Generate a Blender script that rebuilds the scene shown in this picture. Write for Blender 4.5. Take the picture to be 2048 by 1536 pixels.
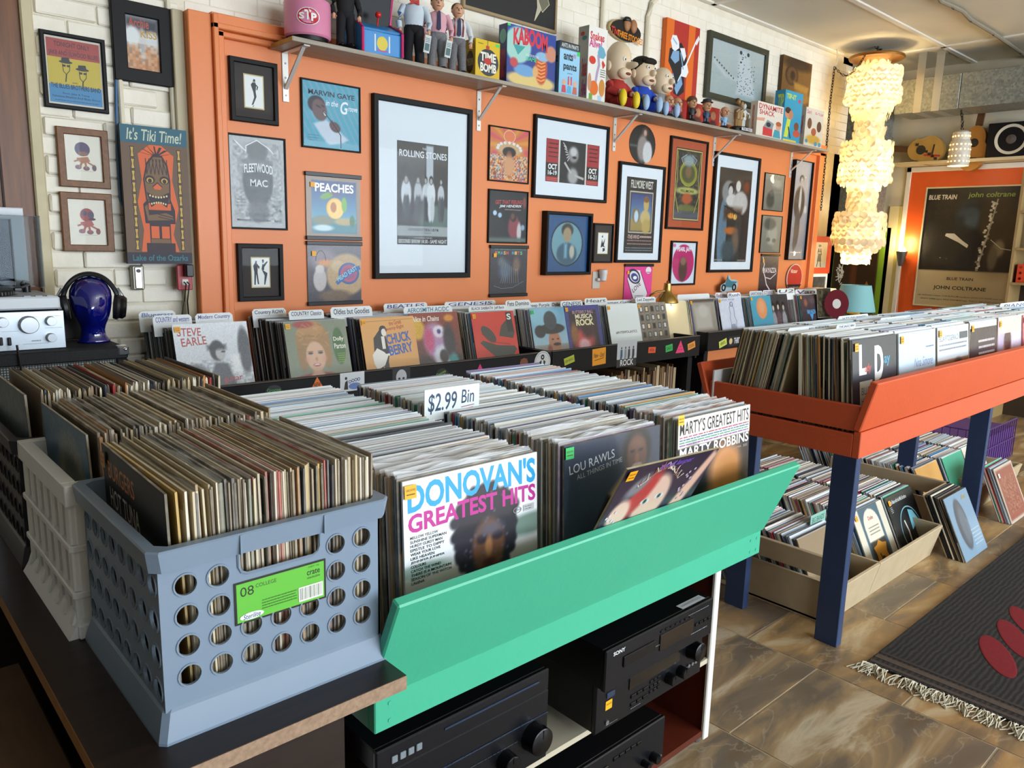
import bpy, bmesh, math, random
import numpy as np
from mathutils import Vector, Matrix
from mathutils.geometry import tessellate_polygon
for o in list(bpy.data.objects):
 bpy.data.objects.remove(o)
random.seed(7)
S = bpy.context.scene
COL = S.collection
PI = math.pi
# ------------------------------------------------------------------ camera
FPX, YAW, PITCH, ROLL, CAMH = 1538.95, 0.743350, 0.182618, -0.026364, 1.47
_f = np.array([math.sin(YAW) * math.cos(PITCH), math.cos(YAW) * math.cos(PITCH), -math.sin(PITCH)])
_r = np.array([math.cos(YAW), -math.sin(YAW), 0.0])
_d = np.cross(_f, _r)
RGT = _r * math.cos(ROLL) + _d * math.sin(ROLL)
DWN = -_r * math.sin(ROLL) + _d * math.cos(ROLL)
FWD = _f
cam_d = bpy.data.cameras.new('camera')
cam = bpy.data.objects.new('camera', cam_d)
COL.objects.link(cam)
cam_d.sensor_width = 36.0
cam_d.lens = FPX / 2048.0 * 36.0
cam_d.clip_start = 0.02
mw = Matrix.Identity(4)
for i in range(3):
 mw[i][0] = RGT[i]; mw[i][1] = -DWN[i]; mw[i][2] = -FWD[i]
mw[2][3] = CAMH
cam.matrix_world = mw
S.camera = cam
def at(x, y, X=None, Y=None, Z=None):
 """point of the place seen at photo pixel (x, y) on a known plane of the room"""
 r = RGT * ((x - 1024) / FPX) + DWN * ((y - 768) / FPX) + FWD
 if X is not None:
  t = X / r[0]
 elif Y is not None:
  t = Y / r[1]
 else:
  t = (Z - CAMH) / r[2]
 return Vector((r[0] * t, r[1] * t, r[2] * t + CAMH))
# ------------------------------------------------------------------ colour management, world, daylight
S.view_settings.view_transform = 'Standard'
S.view_settings.look = 'None'
S.view_settings.gamma = 1.0
S.view_settings.use_curve_mapping = False
S.view_settings.exposure = -0.12
S.cycles.max_bounces = 5
S.cycles.diffuse_bounces = 3
S.cycles.glossy_bounces = 2
S.cycles.transmission_bounces = 4
S.cycles.transparent_max_bounces = 7
S.cycles.caustics_reflective = False
S.cycles.caustics_refractive = False
S.cycles.sample_clamp_indirect = 6.0
S.cycles.use_adaptive_sampling = True
S.cycles.adaptive_threshold = 0.06
S.cycles.adaptive_min_samples = 16
W = bpy.data.worlds.new('sky'); S.world = W
W.use_nodes = True
W.node_tree.nodes['Background'].inputs[0].default_value = (0.62, 0.78, 1.0, 1)
W.node_tree.nodes['Background'].inputs[1].default_value = 1.2
def area(name, loc, size, power, col, direction):
 d = bpy.data.lights.new(name, 'AREA')
 d.shape = 'RECTANGLE'; d.size, d.size_y = size
 d.energy = power; d.color = col
 o = bpy.data.objects.new(name, d); COL.objects.link(o)
 o.location = loc
 o.rotation_euler = Vector(direction).to_track_quat('-Z', 'Y').to_euler()
 return o
# daylight entering through the shop windows behind the photographer
for _x in (1.6, 4.6, 7.2):
 area('window_daylight', (_x, -4.55, 1.75), (2.6, 2.5), 235, (0.84, 0.92, 1.0), (0, 1, -0.04))
def lamp(name, loc, power, col, r=0.04):
 d = bpy.data.lights.new(name, 'POINT'); d.energy = power; d.color = col; d.shadow_soft_size = r
 o = bpy.data.objects.new(name, d); COL.objects.link(o); o.location = loc
 return o
# ------------------------------------------------------------------ helpers: colours and materials
def s2l(c):
 c = np.asarray(c, float)
 return np.where(c <= 0.04045, c / 12.92, ((c + 0.055) / 1.055) ** 2.4)
def hx(h):
 if not isinstance(h, str):
  return np.array(h, float)
 h = h.lstrip('#')
 return np.array([int(h[i:i + 2], 16) / 255.0 for i in (0, 2, 4)])
def lin(h):
 return tuple(float(v) for v in s2l(hx(h)))
MATS = {}
def _new(name):
 m = bpy.data.materials.new(name); m.use_nodes = True
 nt = m.node_tree
 return m, nt, nt.nodes['Principled BSDF']
def M(name, col='#888888', rough=0.5, metal=0.0, noise=0.0, ns=20.0, bump=0.0, bs=60.0, col2=None, spec=0.5, coat=0.0,
      stretch=None, emis=None, estr=0.0, trans=0.0, ior=1.45, alpha=1.0):
 if name in MATS:
  return MATS[name]
 m, nt, b = _new(name)
 N, L = nt.nodes, nt.links
 b.inputs['Roughness'].default_value = rough
 b.inputs['Metallic'].default_value = metal
 b.inputs['Specular IOR Level'].default_value = spec
 b.inputs['Coat Weight'].default_value = coat
 b.inputs['IOR'].default_value = ior
 b.inputs['Transmission Weight'].default_value = trans
 b.inputs['Alpha'].default_value = alpha
 c = lin(col)
 b.inputs['Base Color'].default_value = (*c, 1)
 tc = None
 if noise > 0 or bump > 0:
  tc = N.new('ShaderNodeTexCoord')
  src = tc.outputs['Object']
  if stretch:
   mp = N.new('ShaderNodeMapping'); mp.inputs['Scale'].default_value = stretch
   L.new(src, mp.inputs[0]); src = mp.outputs[0]
 if noise > 0:
  t = N.new('ShaderNodeTexNoise'); t.inputs['Scale'].default_value = ns; t.inputs['Detail'].default_value = 6
  L.new(src, t.inputs['Vector'])
  mx = N.new('ShaderNodeMix'); mx.data_type = 'RGBA'
  c2 = lin(col2) if col2 else tuple(v * 0.45 for v in c)
  mx.inputs['A'].default_value = (*c, 1); mx.inputs['B'].default_value = (*c2, 1)
  mr = N.new('ShaderNodeMapRange'); mr.inputs[1].default_value = 0.35; mr.inputs[2].default_value = 0.7
  mr.inputs[4].default_value = noise
  L.new(t.outputs[0], mr.inputs[0]); L.new(mr.outputs[0], mx.inputs['Factor'])
  L.new(mx.outputs['Result'], b.inputs['Base Color'])
 if bump > 0:
  t2 = N.new('ShaderNodeTexNoise'); t2.inputs['Scale'].default_value = bs; t2.inputs['Detail'].default_value = 4
  L.new(src, t2.inputs['Vector'])
  bp = N.new('ShaderNodeBump'); bp.inputs['Strength'].default_value = bump; bp.inputs['Distance'].default_value = 0.004
  L.new(t2.outputs[0], bp.inputs['Height']); L.new(bp.outputs[0], b.inputs['Normal'])
 if emis:
  b.inputs['Emission Color'].default_value = (*lin(emis), 1); b.inputs['Emission Strength'].default_value = estr
 MATS[name] = m
 return m
def attr_mat(name, rough, coat=0.0, grain=0.05):
 m, nt, b = _new(name)
 N, L = nt.nodes, nt.links
 a = N.new('ShaderNodeAttribute'); a.attribute_name = 'Col'
 L.new(a.outputs['Color'], b.inputs['Base Color'])
 b.inputs['Roughness'].default_value = rough
 b.inputs['Coat Weight'].default_value = coat
 b.inputs['Coat Roughness'].default_value = 0.08
 MATS[name] = m
 return m
PRINT = attr_mat('printed_paper', 0.45)
GLOSSY = attr_mat('printed_sleeve', 0.35, 0.15)
PAINTED = attr_mat('printed_board', 0.6)
SLEEVES = attr_mat('record_sleeve_edges', 0.7)
def objcol_mat(name, mixc, fac, rough):
 m, nt, b = _new(name)
 N, L = nt.nodes, nt.links
 oi = N.new('ShaderNodeObjectInfo')
 tc = N.new('ShaderNodeTexCoord')
 t = N.new('ShaderNodeTexNoise'); t.inputs['Scale'].default_value = 28; t.inputs['Detail'].default_value = 5
 L.new(tc.outputs['Object'], t.inputs['Vector'])
 mr = N.new('ShaderNodeMapRange'); mr.inputs[1].default_value = 0.4; mr.inputs[2].default_value = 0.75
 mr.inputs[3].default_value = fac; mr.inputs[4].default_value = min(1, fac + 0.35)
 L.new(t.outputs[0], mr.inputs[0])
 mx = N.new('ShaderNodeMix'); mx.data_type = 'RGBA'
 L.new(mr.outputs[0], mx.inputs['Factor'])
 L.new(oi.outputs['Color'], mx.inputs['A']); mx.inputs['B'].default_value = (*lin(mixc), 1)
 L.new(mx.outputs['Result'], b.inputs['Base Color'])
 b.inputs['Roughness'].default_value = rough
 MATS[name] = m
 return m
REC_FACE = objcol_mat('record_sleeve_face', '#8d8478', 0.05, 0.55)
REC_EDGE = objcol_mat('record_sleeve_worn_edge', '#d8ccb6', 0.25, 0.8)
def thin_glass(name, tint='#ffffff', refl=1.0, rough=0.02):
 m = bpy.data.materials.new(name); m.use_nodes = True
 nt = m.node_tree; N, L = nt.nodes, nt.links
 N.remove(N['Principled BSDF'])
 tr = N.new('ShaderNodeBsdfTransparent'); tr.inputs[0].default_value = (*lin(tint), 1)
 gl = N.new('ShaderNodeBsdfGlossy'); gl.inputs['Roughness'].default_value = rough
 fr = N.new('ShaderNodeLayerWeight'); fr.inputs[0].default_value = 0.5
 pw = N.new('ShaderNodeMath'); pw.operation = 'POWER'; pw.inputs[1].default_value = 4.0
 mu = N.new('ShaderNodeMath'); mu.operation = 'MULTIPLY_ADD'; mu.inputs[1].default_value = refl * 0.6; mu.inputs[2].default_value = 0.005 * refl
 mx = N.new('ShaderNodeMixShader')
 L.new(fr.outputs['Facing'], pw.inputs[0]); L.new(pw.outputs[0], mu.inputs[0]); L.new(mu.outputs[0], mx.inputs[0])
 L.new(tr.outputs[0], mx.inputs[1]); L.new(gl.outputs[0], mx.inputs[2])
 L.new(mx.outputs[0], N['Material Output'].inputs[0])
 MATS[name] = m
 return m
GLASS = thin_glass('picture_glass', '#fbfdff', 0.9)
ACRYL = thin_glass('clear_acrylic', '#dfe4e6', 1.6)
POLY = M('poly_sleeve', '#e6e8ea', 0.25, alpha=0.42, spec=0.8)
BLACK = M('black_lacquer', '#0d0d10', 0.35)
WHITE = M('white_paint', '#e4e2dc', 0.5)
# ------------------------------------------------------------------ helpers: meshes
class MB:
 def __init__(s):
  s.v = []; s.f = []; s.m = []; s.c = []; s.col = None
 def paint(s, h):
  s.col = None if h is None else lin(h)
  return s
 def add(s, vs, fs, mi=0, X=None):
  b = len(s.v)
  if X is not None:
   vs = [X @ Vector(p) for p in vs]
  s.v += [tuple(p) for p in vs]
  s.f += [tuple(i + b for i in f) for f in fs]
  s.m += [mi] * len(fs)
  s.c += [s.col or (0.5, 0.5, 0.5)] * len(vs)
  return s
 def box(s, x0, x1, y0, y1, z0, z1, mi=0, X=None):
  v = [(x, y, z) for z in (z0, z1) for y in (y0, y1) for x in (x0, x1)]
  f = [(0, 2, 3, 1), (4, 5, 7, 6), (0, 1, 5, 4), (2, 6, 7, 3), (0, 4, 6, 2), (1, 3, 7, 5)]
  return s.add(v, f, mi, X)
 def cbox(s, x0, x1, y0, y1, z0, z1, c=0.003, mi=0, X=None):
  """box with chamfered edges"""
  vs, fs = [], []
  xs, ys, zs = (x0, x1), (y0, y1), (z0, z1)
  idx = {}
  for i in range(2):
   for j in range(2):
    for k in range(2):
     sx, sy, sz = (1, -1)[i], (1, -1)[j], (1, -1)[k]
     for a in range(3):
      p = [xs[i] + sx * c, ys[j] + sy * c, zs[k] + sz * c]
      p[a] = (xs[i], ys[j], zs[k])[a]
      idx[(i, j, k, a)] = len(vs); vs.append(p)
  I = idx
  for a in range(3):
   b_, c_ = [q for q in range(3) if q != a]
   for side in range(2):
    loop = []
    for (p, q) in ((0, 0), (1, 0), (1, 1), (0, 1)):
     key = [0, 0, 0]; key[a] = side; key[b_] = p; key[c_] = q
     loop.append(I[(*key, a)])
    flip = (side == 0) if a != 1 else (side == 1)
    fs.append(tuple(reversed(loop)) if flip else tuple(loop))
  for a in range(3):
   b_, c_ = [q for q in range(3) if q != a]
   for p in range(2):
    for q in range(2):
     k0 = [0, 0, 0]; k0[b_] = p; k0[c_] = q
     k1 = list(k0); k1[a] = 1
     fs.append((I[(*k0, b_)], I[(*k1, b_)], I[(*k1, c_)], I[(*k0, c_)]))
  for i in range(2):
   for j in range(2):
    for k in range(2):
     fs.append((I[(i, j, k, 0)], I[(i, j, k, 1)], I[(i, j, k, 2)]))
  return s.add(vs, fs, mi, X)
 def lathe(s, prof, seg=24, mi=0, X=None, cap=True):
  vs, fs = [], []
  n = len(prof)
  for i in range(seg):
   a = 2 * PI * i / seg
   for r, z in prof:
    vs.append((r * math.cos(a), r * math.sin(a), z))
  for i in range(seg):
   j = (i + 1) % seg
   for k in range(n - 1):
    fs.append((i * n + k, j * n + k, j * n + k + 1, i * n + k + 1))
  if cap:
   fs.append(tuple(i * n for i in reversed(range(seg))))
   fs.append(tuple(i * n + n - 1 for i in range(seg)))
  return s.add(vs, fs, mi, X)
 def cyl(s, p0, p1, r, seg=12, mi=0, r1=None):
  p0, p1 = Vector(p0), Vector(p1)
  d = p1 - p0
  X = Matrix.Translation(p0) @ d.to_track_quat('Z', 'Y').to_matrix().to_4x4()
  return s.lathe([(r, 0), (r if r1 is None else r1, d.length)], seg, mi, X)
 def tube(s, pts, r, seg=8, mi=0, closed=False):
  pts = [Vector(p) for p in pts]
  n = len(pts)
  vs, fs = [], []
  up = Vector((0.13, 0.21, 0.97))
  for i, p in enumerate(pts):
   t = (pts[(i + 1) % n] - pts[i - 1]) if closed else (pts[min(i + 1, n - 1)] - pts[max(i - 1, 0)])
   t.normalize()
   a = t.cross(up)
   if a.length < 0.05:
    a = t.cross(Vector((1, 0, 0)))
   a.normalize(); b = t.cross(a)
   rr = r[i] if isinstance(r, (list, tuple)) else r
   for k in range(seg):
    th = 2 * PI * k / seg
    vs.append(p + a * (rr * math.cos(th)) + b * (rr * math.sin(th)))
  m = n if closed else n - 1
  for i in range(m):
   j = (i + 1) % n
   for k in range(seg):
    l = (k + 1) % seg
    fs.append((i * seg + k, i * seg + l, j * seg + l, j * seg + k))
  if not closed:
   fs.append(tuple(range(seg - 1, -1, -1)))
   fs.append(tuple((n - 1) * seg + k for k in range(seg)))
  return s.add(vs, fs, mi)
 def prism(s, poly, y0, y1, mi=0, X=None):
  """2-D outline in x,z pushed along y"""
  n = len(poly)
  vs = [(x, y0, z) for x, z in poly] + [(x, y1, z) for x, z in poly]
  fs = [tuple(range(n)), tuple(range(2 * n - 1, n - 1, -1))]
  for i in range(n):
   j = (i + 1) % n
   fs.append((i, i + n, j + n, j))
  return s.add(vs, fs, mi, X)
 def ball(s, c, r, seg=16, rings=10, mi=0, X=None):
  rx, ry, rz = (r, r, r) if not isinstance(r, (tuple, list)) else r
  vs = [(c[0], c[1], c[2] - rz)]
  fs = []
  for i in range(1, rings):
   ph = PI * i / rings
   for k in range(seg):
    th = 2 * PI * k / seg
    vs.append((c[0] + rx * math.sin(ph) * math.cos(th), c[1] + ry * math.sin(ph) * math.sin(th), c[2] - rz * math.cos(ph)))
  vs.append((c[0], c[1], c[2] + rz))
  for k in range(seg):
   l = (k + 1) % seg
   fs.append((0, 1 + l, 1 + k))
   for i in range(rings - 2):
    a = 1 + i * seg
    fs.append((a + k, a + l, a + seg + l, a + seg + k))
   a = 1 + (rings - 2) * seg
   fs.append((a + k, a + l, len(vs) - 1))
  return s.add(vs, fs, mi, X)
 def disc(s, c, r, normal, seg=16, mi=0):
  q = Vector(normal).to_track_quat('Z', 'Y').to_matrix().to_4x4()
  X = Matrix.Translation(c) @ q
  vs = [(r * math.cos(2 * PI * k / seg), r * math.sin(2 * PI * k / seg), 0) for k in range(seg)]
  return s.add(vs, [tuple(range(seg))], mi, X)
def put(o, parent=None, loc=None, rot=None, label=None, cat=None, group=None, kind=None):
 COL.objects.link(o)
 if parent is not None:
  o.parent = parent
 if loc is not None:
  o.location = loc
 if rot is not None:
  o.rotation_euler = rot
 if label: o['label'] = label
 if cat: o['category'] = cat
 if group: o['group'] = group
 if kind: o['kind'] = kind
 return o
def mesh_of(mb, name, mats, smooth=False, colors=False):
 me = bpy.data.meshes.new(name)
 me.from_pydata(mb.v, [], mb.f)
 for m in (mats if isinstance(mats, (list, tuple)) else [mats]):
  me.materials.append(m)
 if any(mb.m):
  me.polygons.foreach_set('material_index', mb.m)
 if colors:
  ca = me.color_attributes.new('Col', 'FLOAT_COLOR', 'POINT')
  arr = np.ones((len(mb.v), 4), np.float32); arr[:, :3] = np.array(mb.c, np.float32)
  ca.data.foreach_set('color', arr.ravel())
 if smooth:
  me.shade_smooth()
  me.set_sharp_from_angle(angle=math.radians(38))
 me.update()
 return me
def build(mb, name, mats, parent=None, loc=None, rot=None, label=None, cat=None, group=None, kind=None, smooth=False, colors=False):
 return put(bpy.data.objects.new(name, mesh_of(mb, name, mats, smooth, colors)), parent, loc, rot, label, cat, group, kind)
def thing(name, label, cat, loc=(0, 0, 0), rot=None, group=None):
 return put(bpy.data.objects.new(name, None), None, loc, rot, label, cat, group)
def copy_tree(o, parent=None):
 c = o.copy(); COL.objects.link(c); c.parent = parent
 for ch in [q for q in bpy.data.objects if q.parent == o]:
  copy_tree(ch, c)
 return c
# ------------------------------------------------------------------ helpers: flat print (colours carried by the mesh)
_TXT = {}
def text_geo(st, bold=0.0, shear=0.0):
 k = (st, bold, shear)
 if k not in _TXT:
  cu = bpy.data.curves.new('lettering', 'FONT')
  cu.body = st; cu.size = 1.0; cu.resolution_u = 3; cu.shear = shear
  cu.offset = bold
  cu.fill_mode = 'FRONT'
  ob = bpy.data.objects.new('lettering', cu)
  me = ob.to_mesh()
  v = np.array([p.co[:2] for p in me.vertices], float) if len(me.vertices) else np.zeros((0, 2))
  f = [tuple(p.vertices) for p in me.polygons]
  ob.to_mesh_clear()
  bpy.data.objects.remove(ob); bpy.data.curves.remove(cu)
  _TXT[k] = (v, f)
 return _TXT[k]
class Art:
 """a flat printed sheet, u and v from 0 to 1: a soft-painted ground plus crisp outlines and lettering"""
 def __init__(s, w, h, res=40, bg='#ffffff'):
  s.w, s.h = w, h
  if res > 15: res = int(min(130, res * 1.7))
  s.nx = max(2, int(round(res * min(1, w / h))) + 1); s.ny = max(2, int(round(res * min(1, h / w))) + 1)
  s.U, s.V = np.meshgrid(np.linspace(0, 1, s.nx), np.linspace(0, 1, s.ny))
  s.px = np.zeros((s.ny, s.nx, 3)) + hx(bg)
  s.sh = []
  s.cut = None
 def mix(s, a, c):
  s.px = s.px * (1 - a[..., None]) + hx(c) * a[..., None]
  return s
 def grad(s, top, bot, x0=0, y0=0, x1=1, y1=1):
  t = np.clip((s.V - y0) / max(1e-6, y1 - y0), 0, 1)[..., None]
  g = hx(bot) * (1 - t) + hx(top) * t
  a = ((s.U >= x0 - 1e-9) & (s.U <= x1 + 1e-9) & (s.V >= y0 - 1e-9) & (s.V <= y1 + 1e-9))[..., None]
  s.px = np.where(a, g, s.px)
  return s
 def ell(s, cx, cy, rx, ry, c, soft=0.15, a=1.0, rot=0):
  soft *= .62
  k = s.h / s.w
  du, dv = (s.U - cx), (s.V - cy) * k
  cr, sr = math.cos(rot), math.sin(rot)
  e = np.sqrt(((du * cr + dv * sr) / rx) ** 2 + ((-du * sr + dv * cr) / (ry * k)) ** 2)
  return s.mix(np.clip((1 + soft - e) / (2 * soft), 0, 1) * a, c)
 def rect(s, x0, y0, x1, y1, c, soft=0.01, a=1.0):
  m = np.minimum(np.minimum(s.U - x0, x1 - s.U), np.minimum(s.V - y0, y1 - s.V))
  return s.mix(np.clip((m + soft) / (2 * soft), 0, 1) * a, c)
 def blob(s, pts, c, soft=0.02, a=1.0):
  pts = np.array(pts, float)
  d = np.full(s.U.shape, 1e9); ins = np.zeros(s.U.shape, bool)
  n = len(pts)
  for i in range(n):
   x1, y1 = pts[i]; x2, y2 = pts[(i + 1) % n]
   ex, ey = x2 - x1, y2 - y1
   t = np.clip(((s.U - x1) * ex + (s.V - y1) * ey) / (ex * ex + ey * ey + 1e-12), 0, 1)
   d = np.minimum(d, np.hypot(s.U - x1 - t * ex, s.V - y1 - t * ey))
   cond = ((y1 > s.V) != (y2 > s.V)) & (s.U < (x2 - x1) * (s.V - y1) / ((y2 - y1) + 1e-12) + x1)
   ins ^= cond
  sd = np.where(ins, d, -d)
  return s.mix(np.clip((sd + soft) / (2 * soft), 0, 1) * a, c)
 def speck(s, amp=0.06, seed=1, cell=1):
  r = np.random.RandomState(seed)
  n = r.rand(s.ny // cell + 2, s.nx // cell + 2)
  n = np.kron(n, np.ones((cell, cell)))[:s.ny, :s.nx]
  s.px = np.clip(s.px + (n[..., None] - 0.5) * 2 * amp, 0, 1)
  return s
 def patch(s, cols, x0, y0, x1, y1, cell=2, seed=1, a=1.0):
  r = np.random.RandomState(seed)
  n = r.randint(0, len(cols), (s.ny // cell + 2, s.nx // cell + 2))
  n = np.kron(n, np.ones((cell, cell), int))[:s.ny, :s.nx]
  g = np.array([hx(c) for c in cols])[n]
  m = ((s.U >= x0) & (s.U <= x1) & (s.V >= y0) & (s.V <= y1))[..., None] * a
  s.px = s.px * (1 - m) + g * m
  return s
 # crisp layers
 def poly(s, pts, c):
  tri = tessellate_polygon([[Vector((p[0] * s.w, p[1] * s.h, 0)) for p in pts]])
  s.sh.append((np.array(pts, float), [tuple(t) for t in tri], c)); return s
 def box(s, x0, y0, x1, y1, c):
  return s.poly([(x0, y0), (x1, y0), (x1, y1), (x0, y1)], c)
 def oval(s, cx, cy, rx, ry, c, n=28, rot=0, hole=0):
  k = s.h / s.w
  P = []
  for i in range(n):
   a = 2 * PI * i / n
   x, y = rx * math.cos(a), ry * k * math.sin(a)
   P.append((cx + x * math.cos(rot) - y * math.sin(rot), cy + (x * math.sin(rot) + y * math.cos(rot)) / k))
  if hole:
   Q = [(cx + (p[0] - cx) * hole, cy + (p[1] - cy) * hole) for p in P]
   s.sh.append((np.array(P + Q), [(i, (i + 1) % n, n + (i + 1) % n, n + i) for i in range(n)], c))
   return s
  s.sh.append((np.array(P), [tuple(range(n))], c)); return s
 def line(s, pts, w, c):
  """stroke of width w (share of the sheet's width)"""
  P = [Vector((p[0] * s.w, p[1] * s.h)) for p in pts]
  hw = w * s.w / 2
  for a, b in zip(P, P[1:]):
   d = (b - a)
   if d.length < 1e-9: continue
   d.normalize(); n = Vector((-d.y, d.x)) * hw
   e = d * hw * 0.5
   q = [a - n - e, b - n + e, b + n + e, a + n - e]
   s.sh.append((np.array([(p.x / s.w, p.y / s.h) for p in q]), [(0, 1, 2, 3)], c))
  return s
 def text(s, st, x0, y0, x1, y1, c, bold=0.0, shear=0.0, rot=0.0, keep=False, wave=0.0):
  v, f = text_geo(st, bold, shear)
  if not len(v): return s
  lo, hi = v.min(0), v.max(0)
  sz = np.maximum(hi - lo, 1e-6)
  q = (v - lo) / sz
  w_, h_ = (x1 - x0), (y1 - y0)
  if keep:
   w_ = min(w_, h_ * s.h * (sz[0] / sz[1]) / s.w)
  P = np.stack([x0 + q[:, 0] * w_, y0 + q[:, 1] * h_], 1)
  if wave:
   P[:, 1] += wave * np.sin(q[:, 0] * PI)
  if rot:
   cxy = np.array([x0, y0]); d = (P - cxy) * [s.w, s.h]
   cr, sr = math.cos(rot), math.sin(rot)
   d = np.stack([d[:, 0] * cr - d[:, 1] * sr, d[:, 0] * sr + d[:, 1] * cr], 1)
   P = cxy + d / [s.w, s.h]
  s.sh.append((P, f, c)); return s
 def scrib(s, x0, y0, x1, y1, c, rows=1, seed=0, w=0.012, fill=0.6):
  """rows of unreadable small print"""
  r = random.Random(seed)
  hgt = (y1 - y0) / rows
  for i in range(rows):
   y = y1 - (i + 0.5) * hgt
   x = x0
   while x < x1 - 0.01:
    l = r.uniform(0.02, 0.09) * max(0.3, (x1 - x0))
    e = min(x1, x + l)
    s.box(x, y - hgt * fill / 2 * 0.6, e, y + hgt * fill / 2 * 0.6, c)
    x = e + 0.012 * max(0.4, x1 - x0)
  return s
 def hand(s, x0, y0, x1, y1, c, seed=0, w=0.006):
  """a run of unreadable handwriting"""
  r = random.Random(seed)
  x = x0; pts = []
  while x < x1:
   pts.append((x, r.uniform(y0, y1))); x += r.uniform(0.008, 0.02)
   if r.random() < 0.12:
    if len(pts) > 1: s.line(pts, w, c)
    pts = []; x += 0.01
  if len(pts) > 1: s.line(pts, w, c)
  return s
 def mb(s, y=0.0, step=0.00018):
  """sheet in local x (centred), z (up from 0), facing -y"""
  m = MB()
  X = (s.U.ravel() - 0.5) * s.w; Z = s.V.ravel() * s.h
  cols = s2l(np.clip(s.px, 0, 1)).reshape(-1, 3)
  m.v = [(float(a), y, float(b)) for a, b in zip(X, Z)]
  m.c = [tuple(c) for c in cols]
  nx, ny = s.nx, s.ny
  for j in range(ny - 1):
   for i in range(nx - 1):
    a = j * nx + i
    if s.cut is not None and not s.cut((s.U[j, i] + s.U[j + 1, i + 1]) / 2, (s.V[j, i] + s.V[j + 1, i + 1]) / 2):
     continue
    m.f.append((a, a + 1, a + nx + 1, a + nx))
  m.m = [0] * len(m.f)
  for k, (P, F, c) in enumerate(s.sh):
   b = len(m.v)
   yy = y - step * (1 + min(k, 12) * 0.35) - k * 1e-6
   m.v += [((p[0] - 0.5) * s.w, yy, p[1] * s.h) for p in P]
   m.c += [lin(c)] * len(P)
   for f in F:
    f = tuple(f)
    if len(f) >= 3:
     p0, p1, p2 = P[f[0]], P[f[1]], P[f[2]]
     if (p1[0] - p0[0]) * (p2[1] - p0[1]) - (p1[1] - p0[1]) * (p2[0] - p0[0]) < 0:
      f = f[::-1]
    m.f.append(tuple(i + b for i in f)); m.m.append(0)
  return m
def sheet(art, name, parent, y=0.0, z=0.0, x=0.0, mat=None, rot=None, label=None):
 return build(art.mb(), name, mat or PRINT, parent, (x, y, z), rot, label=label, colors=True)
# ================================================================== THE ROOM
WY = 3.62            # face of the orange panelling
BY = 3.68            # face of the painted brick
CZ = 3.30            # ceiling
FX = 8.60            # far wall
CREAM = M('cream_painted_brick', '#f1ecdf', 0.5, noise=0.35, ns=9, col2='#dcd3ba', bump=0.5, bs=45)
MORTAR = M('cream_painted_mortar', '#e8e1d0', 0.7, noise=0.4, ns=14, col2='#d2c9b0', bump=0.4, bs=60)
ORANGE = M('orange_wall_paint', '#e48852', 0.45, noise=0.12, ns=3, col2='#da7d47', bump=0.12, bs=120)
ORANGE2 = M('orange_bin_paint', '#c8522b', 0.45, noise=0.18, ns=6, col2='#b4441f', bump=0.15, bs=90)
TRIMO = M('orange_trim_paint', '#e4844a', 0.38, bump=0.1, bs=100)
CEIL = M('ceiling_board_paint', '#e0dac9', 0.6, noise=0.3, ns=1.6, col2='#cbc1a8', bump=0.1, bs=40)
CEILS = M('ceiling_batten_paint', '#e8e4da', 0.45)
PLAST = M('plaster_wall', '#e2dac2', 0.65, noise=0.25, ns=5, col2='#c9bd9c', bump=0.3, bs=25)
TILE_MATS = []
def tile_mat(k, a, b, c):
 m, nt, bs = _new('stone_look_tile')
 N, L = nt.nodes, nt.links
 tc = N.new('ShaderNodeTexCoord')
 mp = N.new('ShaderNodeMapping')
 mp.inputs['Rotation'].default_value = (0, 0, 0.5 + k * 0.6)
 mp.inputs['Location'].default_value = (k * 3.1, k * 1.7, 0)
 mp.inputs['Scale'].default_value = (1.4, 5.0, 1)
 L.new(tc.outputs['Object'], mp.inputs[0])
 n1 = N.new('ShaderNodeTexNoise'); n1.inputs['Scale'].default_value = 1.25; n1.inputs['Detail'].default_value = 7
 n1.inputs['Distortion'].default_value = 0.7; n1.inputs['Roughness'].default_value = 0.55
 L.new(mp.outputs[0], n1.inputs['Vector'])
 cr = N.new('ShaderNodeValToRGB'); e = cr.color_ramp.elements
 e[0].position = 0.26; e[0].color = (*lin('#66553f'), 1)
 e[1].position = 0.42; e[1].color = (*lin(b), 1)
 for ps, hc in ((.53, a), (.62, c), (.72, b)):
  q = e.new(ps); q.color = (*lin(hc), 1)
 L.new(n1.outputs[0], cr.inputs[0])
 n2 = N.new('ShaderNodeTexNoise'); n2.inputs['Scale'].default_value = 0.9; n2.inputs['Detail'].default_value = 8; n2.inputs['Distortion'].default_value = 1.0
 L.new(mp.outputs[0], n2.inputs['Vector'])
 sb = N.new('ShaderNodeMath'); sb.operation = 'SUBTRACT'; sb.inputs[1].default_value = 0.5; L.new(n2.outputs[0], sb.inputs[0])
 ab = N.new('ShaderNodeMath'); ab.operation = 'ABSOLUTE'; L.new(sb.outputs[0], ab.inputs[0])
 mr = N.new('ShaderNodeMapRange'); mr.inputs[1].default_value = 0.0; mr.inputs[2].default_value = 0.008; mr.inputs[3].default_value = 0.2; mr.inputs[4].default_value = 0.0
 L.new(ab.outputs[0], mr.inputs[0])
 mx = N.new('ShaderNodeMix'); mx.data_type = 'RGBA'; mx.inputs['B'].default_value = (*lin('#d9cdb3'), 1)
 L.new(mr.outputs[0], mx.inputs['Factor']); L.new(cr.outputs[0], mx.inputs['A']); L.new(mx.outputs['Result'], bs.inputs['Base Color'])
 bs.inputs['Roughness'].default_value = 0.33
 bp = N.new('ShaderNodeBump'); bp.inputs['Strength'].default_value = 0.12; bp.inputs['Distance'].default_value = 0.003
 L.new(n1.outputs[0], bp.inputs['Height']); L.new(bp.outputs[0], bs.inputs['Normal'])
 return m
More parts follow.
